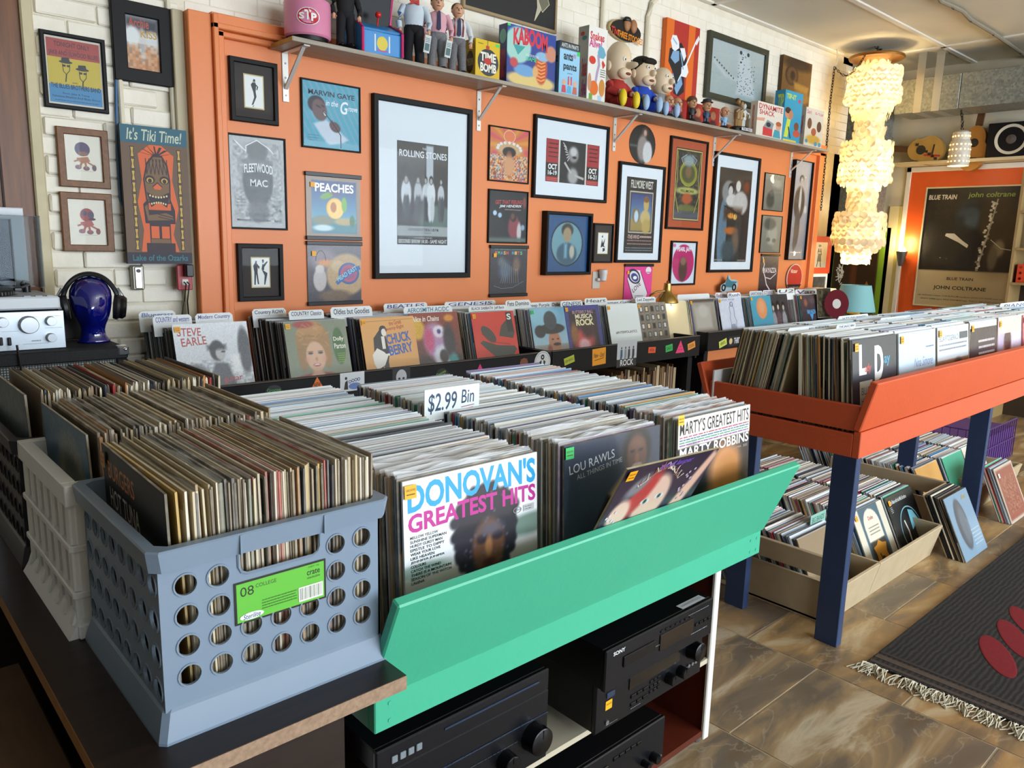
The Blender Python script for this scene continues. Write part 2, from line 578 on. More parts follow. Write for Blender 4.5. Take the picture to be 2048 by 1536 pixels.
for k, (a, b, c) in enumerate([('#a8875a', '#7d6a52', '#c3b08c'), ('#a2845c', '#75675a', '#b9a98a'), ('#ad8a58', '#86694a', '#c9b591'),
                               ('#98805f', '#6e6355', '#bcae94'), ('#a98556', '#7f6e5b', '#b59a6c')]):
 TILE_MATS.append(tile_mat(k, a, b, c))
# floor: grout bed with square tiles laid in columns that are staggered by half a tile
mb = MB(); mb.box(-2.6, FX + 0.2, -4.8, 4.6, -0.06, -0.0018)
floor = build(mb, 'floor', M('grout', '#b0a086', 0.8, noise=0.3, ns=30), kind='structure')
T = 0.57
tile_meshes = []
for k in range(5):
 t = MB(); t.cbox(0.0025, T - 0.0025, 0.0025, T - 0.0025, -0.012, 0.0, 0.0015)
 tile_meshes.append(mesh_of(t, 'tile', TILE_MATS[k]))
rg = random.Random(3)
for i in range(-1, 10):
 x = 1.96 + (i - 1) * T
 off = 0.53 if i % 2 else 0.24
 for j in range(-3, 6):
  y = off + j * T
  if x < 0.6 or x > 6.6 or y < -1.2 or y > 3.2:
   continue
  o = bpy.data.objects.new('tile', rg.choice(tile_meshes))
  put(o, floor, (x, y, 0))
mb = MB()
mb.box(-2.6, 0.82, -4.8, 4.6, -0.012, -0.0005); mb.box(6.52, FX + 0.2, -4.8, 4.6, -0.012, -0.0005)
mb.box(0.82, 6.52, -4.8, -1.3, -0.012, -0.0005); mb.box(0.82, 6.52, 3.3, 4.6, -0.012, -0.0005)
build(mb, 'far_tile_field', TILE_MATS[0], floor)
# back wall, painted brick; the courses left of the panelling can be told apart
mb = MB(); mb.box(-2.6, 7.80, BY, BY + 0.2, 0, CZ)
wall_back = build(mb, 'wall_back', MORTAR, kind='structure')
bl, bh = 0.225, 0.0765
bricks = []
for k in range(4):
 b = MB()
 r2 = random.Random(k)
 b.cbox(0.003, bl - 0.003, -0.011 - 0.003 * k, 0.01, 0.003 + 0.001 * k, bh - 0.003, 0.006)
 b.v = [(x + r2.uniform(-.0025, .0025), y + r2.uniform(-.003, .003), z + r2.uniform(-.0025, .0025)) for x, y, z in b.v]
 bricks.append(mesh_of(b, 'brick', CREAM, smooth=False))
rg = random.Random(5)
for r in range(int((CZ - 0.85) / bh)):
 for c in range(4):
  x = 0.66 + (c - (0.5 if r % 2 else 0)) * bl
  if x + bl > 1.40 or x < .6: continue
  put(bpy.data.objects.new('brick', rg.choice(bricks)), wall_back, (x, BY, 0.85 + r * bh))
mb = MB()
for r in range(int((CZ - 2.40) / bh)):
 for c in range(30):
  x = 1.36 + (c - (0.5 if r % 2 else 0)) * bl
  d = rg.uniform(0.002, 0.0035)
  xe = min(x + bl, 7.8)
  if xe - x < .02: continue
  mb.cbox(x + .0018, xe - .0018, BY - d, BY + .01, 2.40 + r * bh + .0015, 2.40 + (r + 1) * bh - .0015, 0.0018)
build(mb, 'brick_courses', CREAM, wall_back, kind='stuff')
# orange panelling with its pilaster and header mouldings
mb = MB(); mb.box(1.36, 7.22, WY, BY + 0.01, 0, 2.40)
build(mb, 'panelling', ORANGE, wall_back)
for nm, x0, x1, y0, mt in (('edge_strip', 1.285, 1.335, 3.622, M('beige_trim_paint', '#b9ad8f', 0.5)), ('pilaster', 1.335, 1.437, 3.575, TRIMO), ('pilaster_bead', 1.437, 1.462, 3.555, TRIMO),
                           ('pilaster_step', 1.462, 1.497, 3.585, TRIMO), ('end_trim', 7.13, 7.22, 3.585, TRIMO)):
 mb = MB(); mb.cbox(x0, x1, y0, BY, 0, 2.42 if nm != 'end_trim' else 2.36, 0.004); build(mb, nm, mt, wall_back)
for nm, z0, z1, y0 in (('header_board', 2.385, 2.43, 3.575), ('header_bead', 2.36, 2.385, 3.555), ('header_step', 2.335, 2.36, 3.585)):
 mb = MB(); mb.cbox(1.437, 7.22, y0, BY, z0, z1, 0.004); build(mb, nm, TRIMO, wall_back)
mb = MB(); mb.box(-2.6, FX + 0.2, -4.8, 4.7, CZ, CZ + 0.1)
ceiling = build(mb, 'ceiling', CEIL, kind='structure')
for (x0, x1, y0, y1) in ((-2.5, FX, 2.83, 2.88), (-2.5, FX, 1.61, 1.66), (7.76, 7.81, -4.5, 4.4), (5.32, 5.37, -4.5, 3.67), (2.88, 2.93, -4.5, 3.67), (-2.5, 7.5, 3.63, 3.676)):
 mb = MB(); mb.cbox(x0, x1, y0, y1, CZ - 0.012, CZ + .01, 0.003); build(mb, 'batten', CEILS, ceiling)
mb = MB(); mb.box(FX, FX + 0.2, -4.8, 4.7, 0, CZ)
wall_right = build(mb, 'wall_right', PLAST, kind='structure')
mb = MB(); mb.box(-1.5, -1.3, -4.8, 4.0, 0, CZ)
build(mb, 'wall_left', M('dim_grey_wall', '#6a6864', .7), kind='structure')
mb = MB(); mb.box(7.6, FX, 4.40, 4.6, 0, CZ); mb.box(7.6, 7.80, BY, 4.4, 0, CZ)
build(mb, 'wall_alcove', PLAST, kind='structure')
# street wall with three shop windows, behind the photographer
mb = MB()
for x0, x1, z0, z1 in ((-2.6, .3, 0, CZ), (2.9, 3.3, 0, CZ), (5.9, 5.9, 0, CZ), (8.5, FX, 0, CZ), (.3, 8.5, 0, 0.5), (.3, 8.5, 3.0, CZ)):
 if x1 > x0: mb.box(x0, x1, -4.8, -4.6, z0, z1)
build(mb, 'wall_front', PLAST, kind='structure')
for n, x0 in ((1, .3), (2, 3.3), (3, 5.9)):
 mb = MB()
 for a, b_, c, d in ((0, .06, 0, 2.5), (2.54, 2.6, 0, 2.5), (0, 2.6, 0, .06), (0, 2.6, 2.44, 2.5), (1.27, 1.33, 0, 2.5)):
  mb.box(x0 + a, x0 + b_, -4.72, -4.66, 0.5 + c, 0.5 + d)
 w = build(mb, 'window_%d' % n, M('window_frame_metal', '#55565a', 0.4, 0.6), kind='structure')
# plywood panel and cream post at the left end of the wall
PLY = M('brown_plywood', '#7a4a22', 0.4, noise=0.7, ns=6, col2='#4a2a12', stretch=(8, 1, 0.6))
mb = MB(); mb.box(-0.3, at(64, 290, Y=3.6).x, 3.60, 3.66, 0, CZ)
door_1 = build(mb, 'door_1', PLY, kind='structure')
mb = MB(); mb.box(-0.3, .62, 3.597, 3.602, 2.41, 2.425); mb.box(0.60, 0.607, 3.592, 3.602, 0, CZ); build(mb, 'panel_seam', M('dark_wood_seam', '#2c180b', 0.6), door_1)
mb = MB(); mb.cbox(at(62, 290, Y=3.58).x, at(87, 290, Y=3.58).x, 3.58, BY, 0, CZ, 0.006)
build(mb, 'trim_1', M('cream_post_paint', '#cfc3a0', 0.5, noise=0.35, ns=8, col2='#a8966c', bump=.2, bs=30), kind='structure')
def conduit(pts, r, mat, label, name='conduit'):
 mb = MB(); mb.tube(pts, r, 8); return build(mb, name, mat, label=label, cat='conduit', smooth=True)
PIPE = M('cream_painted_pipe', '#e0d8c2', 0.45)
a = at(240, 170, Y=3.655); conduit([(a.x, 3.652, 1.6), (a.x, 3.652, CZ)], 0.011, PIPE, 'thin cream conduit on the brick behind the tiki sign')
a = at(345, 200, Y=3.655); conduit([(a.x, 3.652, 1.6), (a.x, 3.652, CZ)], 0.011, PIPE, 'cream conduit running down brick beside the orange pilaster')
conduit([at(x, y, Y=3.652) for x, y in ((232, 150), (233, 230), (236, 320), (242, 400), (258, 440))], 0.006, M('blue_cable', '#3f6a94', 0.5), 'blue cable hanging down the brick beside the tiki sign', 'cable')
a = at(1205, 40, Y=3.66); b = at(1207, 5, Y=3.66); conduit([(a.x, 3.66, 2.40), (a.x, 3.66, CZ)], 0.016, PIPE, 'cream conduit rising from shelf left of the oval plaque')
a = at(1290, 150, Y=3.66); conduit([(a.x, 3.66, 2.40), (a.x, 3.66, 3.05), (a.x + .03, 3.66, 3.14), (a.x + .12, 3.66, 3.22), (a.x + .2, 3.66, CZ)], 0.018, PIPE, 'cream conduit curving to ceiling left of the guitarist canvas')
# ================================================================== LONG WALL SHELF
GREYWOOD = M('grey_wood_laminate', '#a49c8e', 0.45, noise=0.6, ns=5, col2='#7d7264', stretch=(0.6, 8, 8))
OAK = M('oak_edge', '#c9a25e', 0.5, noise=0.5, ns=9, col2='#a37c3e', stretch=(1, 6, 6))
SZ = 2.348           # shelf top
SY0, SY1 = 3.375, 3.622
for x0, x1, lb in ((1.72, 4.42, 'long grey wood-grain shelf holding toys and game boxes, left length'), (4.424, 6.86, 'grey wood-grain shelf holding bobbleheads and game boxes, right length')):
 t = thing('wall_shelf', lb, 'shelf', (x0, SY0, SZ - 0.02), group='wall shelves')
 mb = MB(); mb.cbox(0, x1 - x0, 0, SY1 - SY0, 0, 0.02, 0.0015); build(mb, 'board', GREYWOOD, t)
 mb = MB(); mb.box(-0.002, 0, 0.002, SY1 - SY0, 0.001, 0.019); build(mb, 'end_band', OAK, t)
BRK = M('white_steel', '#d8d8d4', 0.35, 0.3)
SCREW = M('screw_steel', '#77777a', 0.3, 0.9)
t0 = None
for i, x in enumerate((1.80, 3.005, 4.22, 5.435, 6.66)):
 if t0 is None:
  t0 = thing('shelf_bracket', '', 'bracket', (x, WY, SZ - 0.02))
  mb = MB(); mb.cbox(-.016, .016, -.006, 0, -.225, 0, .0015); build(mb, 'wall_plate', BRK, t0)
  mb = MB(); mb.cbox(-.016, .016, -.225, 0, -.006, 0, .0015); build(mb, 'arm', BRK, t0)
  mb = MB(); q = Matrix.Translation((0, -0.006, -0.165)) @ Matrix.Rotation(math.atan2(0.16, 0.18) + 0, 4, 'X')
  mb.box(-.009, .009, -0.245, 0, -.004, .004, X=Matrix.Translation((0, -.005, -.165)) @ Matrix.Rotation(-math.atan2(.16, .185), 4, 'X')); build(mb, 'strut', BRK, t0)
  for z in (-.05, -.115, -.195):
   mb = MB(); mb.cyl((0, -.0075, z), (0, -.005, z), .005, 8); build(mb, 'screw', SCREW, t0)
  t = t0
 else:
  t = copy_tree(t0); t.location = (x, WY, SZ - 0.02)
 t['label'] = 'white steel shelf bracket ' + ['at left end of the long shelf', 'right of the largest white-matted poster', 'beside the round picture disc', 'above and between the orange-matted and duo posters', 'at far right end of the shelf'][i]
 t['group'] = 'shelf brackets'
# ================================================================== FURNITURE
GREEN = M('mint_green_paint', '#46b491', 0.4, noise=0.12, ns=7, col2='#3ba684', bump=.1, bs=70)
BLUEP = M('navy_blue_paint', '#2c3f63', 0.5, noise=0.25, ns=12, col2='#1c2a45')
DARKW = M('dark_woodgrain_laminate', '#2c211c', 0.35, noise=0.7, ns=7, col2='#17110f', stretch=(0.8, 10, 10))
CHIP = M('particle_board', '#a58a72', 0.8, noise=0.7, ns=120, col2='#7d6552')
TAN = M('tan_edge_band', '#8d5f2a', 0.55, noise=0.5, ns=30, col2='#6d4518')
BLK = M('black_bin_paint', '#0b0c11', 0.5, noise=0.2, ns=10, col2='#07080b', spec=.3)
BINWHT = M('white_melamine', '#d9dadb', 0.4)
# dark table at left
TZ = 0.81
t = thing('side_table', 'dark wood-grain table carrying three record crates', 'table', (0.205, 0.90, 0))
mb = MB(); mb.box(0, .417, 0, 1.55, TZ - .024, TZ); build(mb, 'table_top', DARKW, t)
mb = MB(); mb.box(0.0, .4172, -.0012, 0, TZ - .0235, TZ - .0008); build(mb, 'chipboard_edge', CHIP, t)
mb = MB(); mb.box(-.0012, 0, -.001, 1.55, TZ - .0235, TZ - .0006); build(mb, 'edge_band', TAN, t)
mb = MB(); mb.box(.05, .36, .09, .11, .02, TZ - .024); build(mb, 'end_panel', DARKW, t)
mb = MB(); mb.box(.05, .36, 1.50, 1.52, .02, TZ - .024); build(mb, 'end_panel', DARKW, t)
mb = MB(); mb.box(.34, .36, .11, 1.5, .02, TZ - .024); build(mb, 'back_panel', DARKW, t)
mb = MB(); mb.box(.02, .36, .07, 1.53, .0, .02); build(mb, 'base', DARKW, t)
# wood-cased receiver standing under the table's left edge
t = thing('receiver', 'wood-cased receiver with black corner pushed under the dark table', 'receiver', (0.02, 1.28, 0.30))
mb = MB(); mb.cbox(0.04, .22, 0, .42, .30, .315, .003); build(mb, 'case_top', M('worn_walnut', '#5f4630', .5, noise=.5, ns=8, col2='#3a2818', stretch=(6, 1, 6)), t)
mb = MB(); mb.cbox(0.03, .05, 0, .42, .16, .30, .003); build(mb, 'fascia', M('tan_wood', '#8c7350', .5, noise=.4, ns=10), t)
mb = MB(); mb.cbox(.05, .22, -.012, .012, .0, .31, .004); build(mb, 'corner_panel', M('black_metal', '#16181c', .35, .4), t)
mb = MB(); mb.lathe([(.028, 0), (.026, .03), (0.001, .031)], 16, X=Matrix.Translation((.03, .09, .2)) @ Matrix.Rotation(-PI / 2, 4, 'Y')); build(mb, 'knob', M('tan_knob', '#9a8560', .4), t, smooth=True)
mb = MB(); mb.box(.05, .22, .012, .42, 0, .16); build(mb, 'chassis', BLACK, t)
for k in range(5):
 o = MB(); o.box(0, .16, 0, .30, 0, .004 + .003 * k)
 build(o, 'record', M('loose_sleeve_%d' % k, ['#b8a888', '#8d7a5c', '#6a5a48', '#a08c68', '#4a4038'][k], .7), loc=(0.03, 1.05 + .02 * k, .012 + .0145 * k - k * k * .0), rot=(0, 0, .1 * k - .2), label='worn sleeve lying in floor stack by table, ' + ['bottom one', 'second', 'third', 'fourth', 'top one'][k], cat='record', group='loose sleeves under the table')
# green trough bin
GX0, GX1 = 0.628, 1.855
t = thing('record_bin', 'mint green wooden trough bin holding three rows of records', 'record bin', (GX0, 1.0, 0.65))
W_ = GX1 - GX0
GD = 0.93
mb = MB(); mb.cbox(0, W_, 0, .02, 0, .066, .002); build(mb, 'front_rail', GREEN, t)
mb = MB()
ang = math.atan2(.089, .205)
X = Matrix.Translation((0, 0.001, .063)) @ Matrix.Rotation(ang, 4, 'X')
mb.cbox(-.012, W_ + .012, 0, .02, 0, .225, .003, X=X); build(mb, 'slanted_front_board', GREEN, t)
mb = MB(); mb.cbox(0, .02, .02, GD, 0, .10, .002); build(mb, 'end_board', GREEN, t)
mb = MB(); mb.cbox(W_ - .02, W_, .02, GD, 0, .10, .002); build(mb, 'end_board', GREEN, t)
mb = MB(); mb.cbox(0, W_, GD - .02, GD, 0, .16, .002); build(mb, 'back_board', GREEN, t)
mb = MB(); mb.box(.02, W_ - .02,   .02, GD - .02, .078, .093); build(mb, 'bin_floor', GREEN, t)
for x in (.02, .05):
 for z in (.016, .048):
  mb = MB(); mb.cyl((W_ - x, -.0012, z), (W_ - x, .002, z), .004, 8); build(mb, 'screw', GREEN, t)
  if x < .04:
   mb = MB(); mb.cyl((x + .01, -.0012, z), (x + .01, .002, z), .004, 8); build(mb, 'screw', GREEN, t)
# white-edged red-brown stereo cabinet below it
REDB = M('red_brown_laminate', '#5c2416', .4, noise=.3, ns=5)
t = thing('stereo_cabinet', 'red-brown cabinet with white edges under the green bin', 'cabinet', (0.60, 1.13, 0))
mb = MB(); mb.box(0, .02, .0, .55, .03, .645); build(mb, 'side_panel', REDB, t)
mb = MB(); mb.cbox(-.004, .024, -.012, 0, .02, .645, .003); build(mb, 'white_edge', WHITE, t)
mb = MB(); mb.box(1.245, 1.265, .0, .55, .03, .645); build(mb, 'side_panel', REDB, t)
mb = MB(); mb.cbox(1.241, 1.269, -.012, 0, .02, .645, .003); build(mb, 'white_edge', WHITE, t)
mb = MB(); mb.box(.02, 1.245, -.005, .55, .27, .285); build(mb, 'middle_shelf', M('cream_shelf', '#c8bfa8', .5), t)
mb = MB(); mb.box(.02, 1.245, -.005, .55, .03, .05); build(mb, 'bottom_shelf', REDB, t)
mb = MB(); mb.box(.02, 1.245, .53, .55, .05, .645); build(mb, 'back_panel', M('cabinet_back', '#1b0f0b', .7), t)
for x in (0.012, 1.253):
 mb = MB(); mb.cyl((x, .02, 0), (x, .02, .03), .012, 10); build(mb, 'caster', M('caster_metal', '#8a8a8c', .3, .8), t)
# orange trough bin
OX0, OX1 = 2.19, 4.75
t = thing('record_bin', 'orange wooden trough bin on blue legs full of jazz records', 'record bin', (OX0, 0.90, 0))
L_ = OX1 - OX0
bz = CAMH
mb = MB(); mb.cbox(0, L_, 0, .022, bz - .590, bz - .512, .002); build(mb, 'front_rail', ORANGE2, t)
mb = MB(); X = Matrix.Translation((0, .004, bz - .512)) @ Matrix.Rotation(math.atan2(.036, .145), 4, 'X')
mb.cbox(-.003, L_, 0, .022, 0, .152, .003, X=X); build(mb, 'slanted_front_board', ORANGE2, t)
mb = MB(); X = Matrix.Translation((0, .503, bz - .50)) @ Matrix.Rotation(-math.atan2(.045, .125), 4, 'X')
mb.cbox(-.003, L_, 0, .02, 0, .13, .003, X=X); build(mb, 'slanted_back_board', [ORANGE2], t)
mb = MB(); mb.cbox(.0, L_, .495, .502, bz - .51, bz - .40, .001, X=Matrix.Translation((0, .0, 0))); build(mb, 'white_lining', BINWHT, t)
mb = MB(); mb.cbox(0.002, .022, .012, .512, bz - .512, bz - .437, .002); build(mb, 'end_board', ORANGE2, t)
mb = MB(); mb.cbox(0.0, .02, .022, .51, bz - .590, bz - .520, .002); build(mb, 'lower_end_rail', ORANGE2, t)
mb = MB(); mb.cbox(L_ - .02, L_, .02, .512, bz - .59, bz - .437, .002); build(mb, 'end_board', ORANGE2, t)
mb = MB(); mb.box(.02, L_ - .02, .02, .51, bz - .585, bz - .57); build(mb, 'bin_floor', ORANGE2, t)
mb = MB(); mb.cbox(0, L_, .49, .512, bz - .59, bz - .512, .002); build(mb, 'back_rail', ORANGE2, t)
for lx, ly in ((2.745, 1.125), (2.745, 1.52), (4.45, 1.185), (4.45, 1.52)):
 mb = MB()
 mb.cbox(lx - .02, lx + .02, ly - .0, ly + .088, 0, bz - .585, .002)
 build(mb, 'leg', BLUEP, t, loc=(-OX0, -.90, 0))
# black bins along the wall
BINS = [(1.00, 3.055, 3.00), (3.06, 4.50, 3.00), (4.72, 6.45, 3.08)]
for i, (x0, x1, y) in enumerate(BINS):
 t = thing('record_bin', ['black record bin below orange wall, longest, nearest the blue glass head', 'black record bin with ROCK sticker in the middle of the wall', 'black record bin behind the brass lamp at far right'][i], 'record bin', (x0, y, 0), group='black record bins')
 w = x1 - x0
 zb, zt = .735, .868
 mb = MB(); mb.cbox(0, w, 0, .02, zb, zt, .002); build(mb, 'front_board', BLK, t)
 mb = MB(); mb.cbox(0, w, .0, .020, zt, zt + .006, .001); build(mb, 'worn_top_edge', M('worn_black_edge', '#55504a', .6), t)
 for sx in (0, w - .02):
  mb = MB(); mb.prism([(sx, zb - .02), (sx + .02, zb - .02), (sx + .02, zt), (sx, zt)], .02, WY - y - .01); build(mb, 'end_board', BLK, t)
 mb = MB(); mb.box(.02, w - .02, .02, WY - y - .01, zb, zb + .015, X=Matrix.Identity(4)); build(mb, 'bin_floor', BLK, t)
 for sx in (.02, w - .07):
  mb = MB(); mb.box(sx, sx + .05, .04, .5, 0, zb); build(mb, 'support', BLK, t)
 mb = MB(); mb.box(.02, w - .02, .06, .5, .33, .35); build(mb, 'lower_shelf', BLK, t)
 mb = MB(); mb.box(.02, w - .02, .56, .58, 0, zb); build(mb, 'back_panel', BLK, t)
# ================================================================== RECORDS: SHARED MESHES
RW = 0.314
def sleeve_mb(t, w=RW, h=RW, plastic=0):
 m = MB()
 hw = w / 2; i = 0.005; a = t / 2; e = t * 0.42
 ring = lambda d, y: [(-hw + d, y, d), (hw - d, y, d), (hw - d, y, h - d), (-hw + d, y, h - d)]
 v = ring(i, -a) + ring(0, -e) + ring(0, e) + ring(i, a)
 f = [(0, 1, 2, 3)]; mi = [0]
 for k in range(3):
  for q in range(4):
   r = (q + 1) % 4
   f.append((k * 4 + q, (k + 1) * 4 + q, (k + 1) * 4 + r, k * 4 + r)); mi.append(1)
 f.append((15, 14, 13, 12)); mi.append(0)
 f = [tuple(reversed(q)) if n not in (0, len(f) - 1) else q for n, q in enumerate(f)]
 m.add(v, f); m.m = mi
 if plastic:
  rr = random.Random(plastic)
  n = 7; b = len(m.v)
  for q in range(n):
   x = -hw + w * q / (n - 1)
   m.v += [(x, 0, h - .002), (x, rr.uniform(-.003, .003), h + rr.uniform(.001, .009))]
  for q in range(n - 1):
   m.f.append((b + 2 * q, b + 2 * q + 2, b + 2 * q + 3, b + 2 * q + 1)); m.m.append(2)
  m.c += [(1, 1, 1)] * (2 * n)
 return m
THICK = [0.0026, 0.0032, 0.0038, 0.0046, 0.006]
REC_PLAIN = [mesh_of(sleeve_mb(t), 'record', [REC_FACE, REC_EDGE, POLY]) for t in THICK]
REC_POLY = [mesh_of(sleeve_mb(t, plastic=k + 1), 'record', [REC_FACE, REC_EDGE, POLY]) for k, t in enumerate(THICK)]
OLD = ['#c9b893', '#b8a684', '#d6c8a8', '#9d8a68', '#e0d6be', '#8b775a', '#3a332c', '#24211f', '#1b1a1a', '#574a3c', '#a89a86', '#c4bba9',
       '#d8d2c4', '#7a6a58', '#b0763c', '#9a2a2a', '#38465c', '#c8a03a', '#6e7a70', '#2a3340', '#e6e0d0', '#bfb39a', '#4e4238', '#94866f']
NEWER = ['#dfe6ee', '#c9d4de', '#e8ecef', '#b8c4cf', '#d6dade', '#9aa8b6', '#f0f0ee', '#c8c2b4', '#d9d2c0', '#2c2c33', '#16171c', '#b03a48',
         '#3f7fb5', '#86b3d6', '#3f9a7a', '#c9974e', '#7a6a9a', '#d8b8b0', '#a89078', '#cfd8da', '#e3e7ea', '#bcb6aa', '#515a66', '#8d98a3']
DARKS = ['#17181b', '#202327', '#2c3036', '#0f1012', '#3a4048', '#1d2a3c', '#5a5f66', '#8a9098', '#262420', '#3c332c', '#6b6f70', '#14161a']
ORD = {1: 'st', 2: 'nd', 3: 'rd'}
def nth(n):
 return '%d%s' % (n, 'th' if 10 < n % 100 < 14 else ORD.get(n % 10, 'th'))
def cname(h):
 r, g, b = hx(h); v = max(r, g, b); s_ = (v - min(r, g, b)) / max(v, .01)
 if s_ < .22: return 'black' if v < .22 else 'dark grey' if v < .4 else 'grey' if v < .72 else 'white'
 if r >= g and r >= b: return ('red' if g < r * .55 else 'brown' if v < .6 else 'tan' if v < .85 else 'cream') if not (b > g) else 'rosy'
 return 'green' if g > b else 'blue'
def lone_record(mesh, col, loc, rot, label, group):
 o = bpy.data.objects.new('record', mesh)
 o.color = (*lin(col), 1)
 return put(o, None, loc, rot, label, 'record', group)
def stuff_row(name, label, group, xc, y0, y1, z0, lean, pal, seed, topw=0.45, w=RW, h=RW, axis='Y', cat='record', flip=False, pitch=.0039, cover=True):
 """the far run of a row, too many to build one by one: sleeves as one mesh"""
 rr = random.Random(seed)
 m = MB()
 y = y0
 wht = np.array(lin('#dfe6ec'))
 while y < y1:
  t = rr.choice((.0026, .0032, .0038, .0046, .0058)) * pitch / .0039
  c = np.array(lin(rr.choice(pal)))
  dx, dz, th = rr.uniform(-.004, .004), rr.uniform(-.005, .004), lean + rr.uniform(-.025, .025)
  hw = w / 2
  k = rr.uniform(0, topw) * 1.6
  ct = c * (1 - min(1, k)) + wht * min(1, k)
  v = [(sx * hw + dx, sy * t * .48, zz) for zz in (0, h - .004 + dz) for sx, sy in ((-1, -1), (1, -1), (1, 1), (-1, 1))]
  v += [(sx * hw + dx, sy * t * .25, h + dz + (rr.uniform(0, .004))) for sx, sy in ((-1, -1), (1, -1), (1, 1), (-1, 1))]
  f = [(0, 1, 5, 4), (1, 2, 6, 5), (2, 3, 7, 6), (3, 0, 4, 7), (4, 5, 9, 8), (5, 6, 10, 9), (6, 7, 11, 10), (7, 4, 8, 11), (8, 9, 10, 11)]
  R = Matrix.Rotation(-th, 4, 'X')
  if axis == 'Y':
   X = Matrix.Translation((xc, y, z0)) @ R
  else:
   X = Matrix.Translation((y, xc, z0)) @ Matrix.Rotation(-PI / 2, 4, 'Z') @ R
  b = len(m.v)
  m.add(v, f, 0, X)
  for q in range(12):
   m.c[b + q] = tuple(c) if q < 8 else tuple(ct)
  y += t / math.cos(th)
 return build(m, name, SLEEVES, None, label=label, cat=cat, group=group, kind='stuff', colors=True)
def featured(label, art, loc, lean=.2, rotz=0.0, tilt=0.0, sticker='#f0a818', spos=(.035, .90), t=.005, group='face-out record sleeves', col='#c8c4bc', w=RW, h=RW, mat=None, roll=0.0):
 """a face-out record: sleeve, printed cover and price sticker; loc = bottom centre"""
 e = thing('record', label, 'record', loc, None, group)
 e.rotation_mode = 'XYZ'
 e.matrix_world = Matrix.Translation(loc) @ Matrix.Rotation(rotz, 4, 'Z') @ Matrix.Rotation(-lean, 4, 'X') @ Matrix.Rotation(roll, 4, 'Y')
 o = build(sleeve_mb(t, w, h), 'sleeve', [REC_FACE, REC_EDGE, POLY], e); o.color = (*lin(col), 1)
 sheet(art, 'cover_print', e, y=-t / 2 - .0004, mat=mat or GLOSSY)
 if sticker:
  a = Art(.024, .024, 2, sticker)
  a.text('GROOVE', .1, .55, .9, .72, '#6a4a00', .01).scrib(.15, .2, .85, .45, '#7a5600', 1, 3)
  sheet(a, 'price_sticker', e, y=-t / 2 - .0046, x=(spos[0] - .5) * w + .012, z=spos[1] * h - .012)
 return e
# ================================================================== CRATES
def cell_hole(m, x0, x1, z0, z1, cx, cz, r, y0, y1, n=20):
 """panel cell with a round hole through it, plus a raised lip"""
 sq, ci = [], []
 for k in range(n):
  a = 2 * PI * (k + .5) / n
  c, s_ = math.cos(a), math.sin(a)
  ci.append((cx + r * c, cz + r * s_))
  tx = ((x1 - cx) / c if c > 0 else (x0 - cx) / c) if abs(c) > 1e-6 else 1e9
  tz = ((z1 - cz) / s_ if s_ > 0 else (z0 - cz) / s_) if abs(s_) > 1e-6 else 1e9
  tt = min(tx, tz); sq.append((cx + tt * c, cz + tt * s_))
 corners = [(x1, z1), (x0, z1), (x0, z0), (x1, z0)]
 b = []
 v = [(x, y0, z) for x, z in sq] + [(x, y0, z) for x, z in ci] + [(x, y1, z) for x, z in sq] + [(x, y1, z) for x, z in ci]
 f = []
 for k in range(n):
  l = (k + 1) % n
  f.append((k, n + k, n + l, l))
  f.append((2 * n + k, 2 * n + l, 3 * n + l, 3 * n + k))
  f.append((n + k, 3 * n + k, 3 * n + l, n + l))
 base = len(v)
 for (qx, qz) in corners:            # fill the corner triangles
  best = min(range(n), key=lambda k: (sq[k][0] - qx) ** 2 + (sq[k][1] - qz) ** 2 + (sq[(k + 1) % n][0] - qx) ** 2 + (sq[(k + 1) % n][1] - qz) ** 2)
  l = (best + 1) % n
  v += [(qx, y0, qz), (qx, y1, qz)]
  f.append((best, l, len(v) - 2)); f.append((2 * n + l, 2 * n + best, len(v) - 1))
 m.add(v, f)
 ro = r + .0022
 v, f = [], []
 for k in range(n):
  a = 2 * PI * k / n; c, s_ = math.cos(a), math.sin(a)
  for rr, yy in ((r, y0 + .001), (r, y0 - .0016), (ro, y0 - .0016), (ro + .0006, y0)):
   v.append((cx + rr * c, yy, cz + rr * s_))
 for k in range(n):
  l = (k + 1) % n
  for q in range(3):
   f.append((k * 4 + q, l * 4 + q, l * 4 + q + 1, k * 4 + q + 1))
 m.add(v, f)
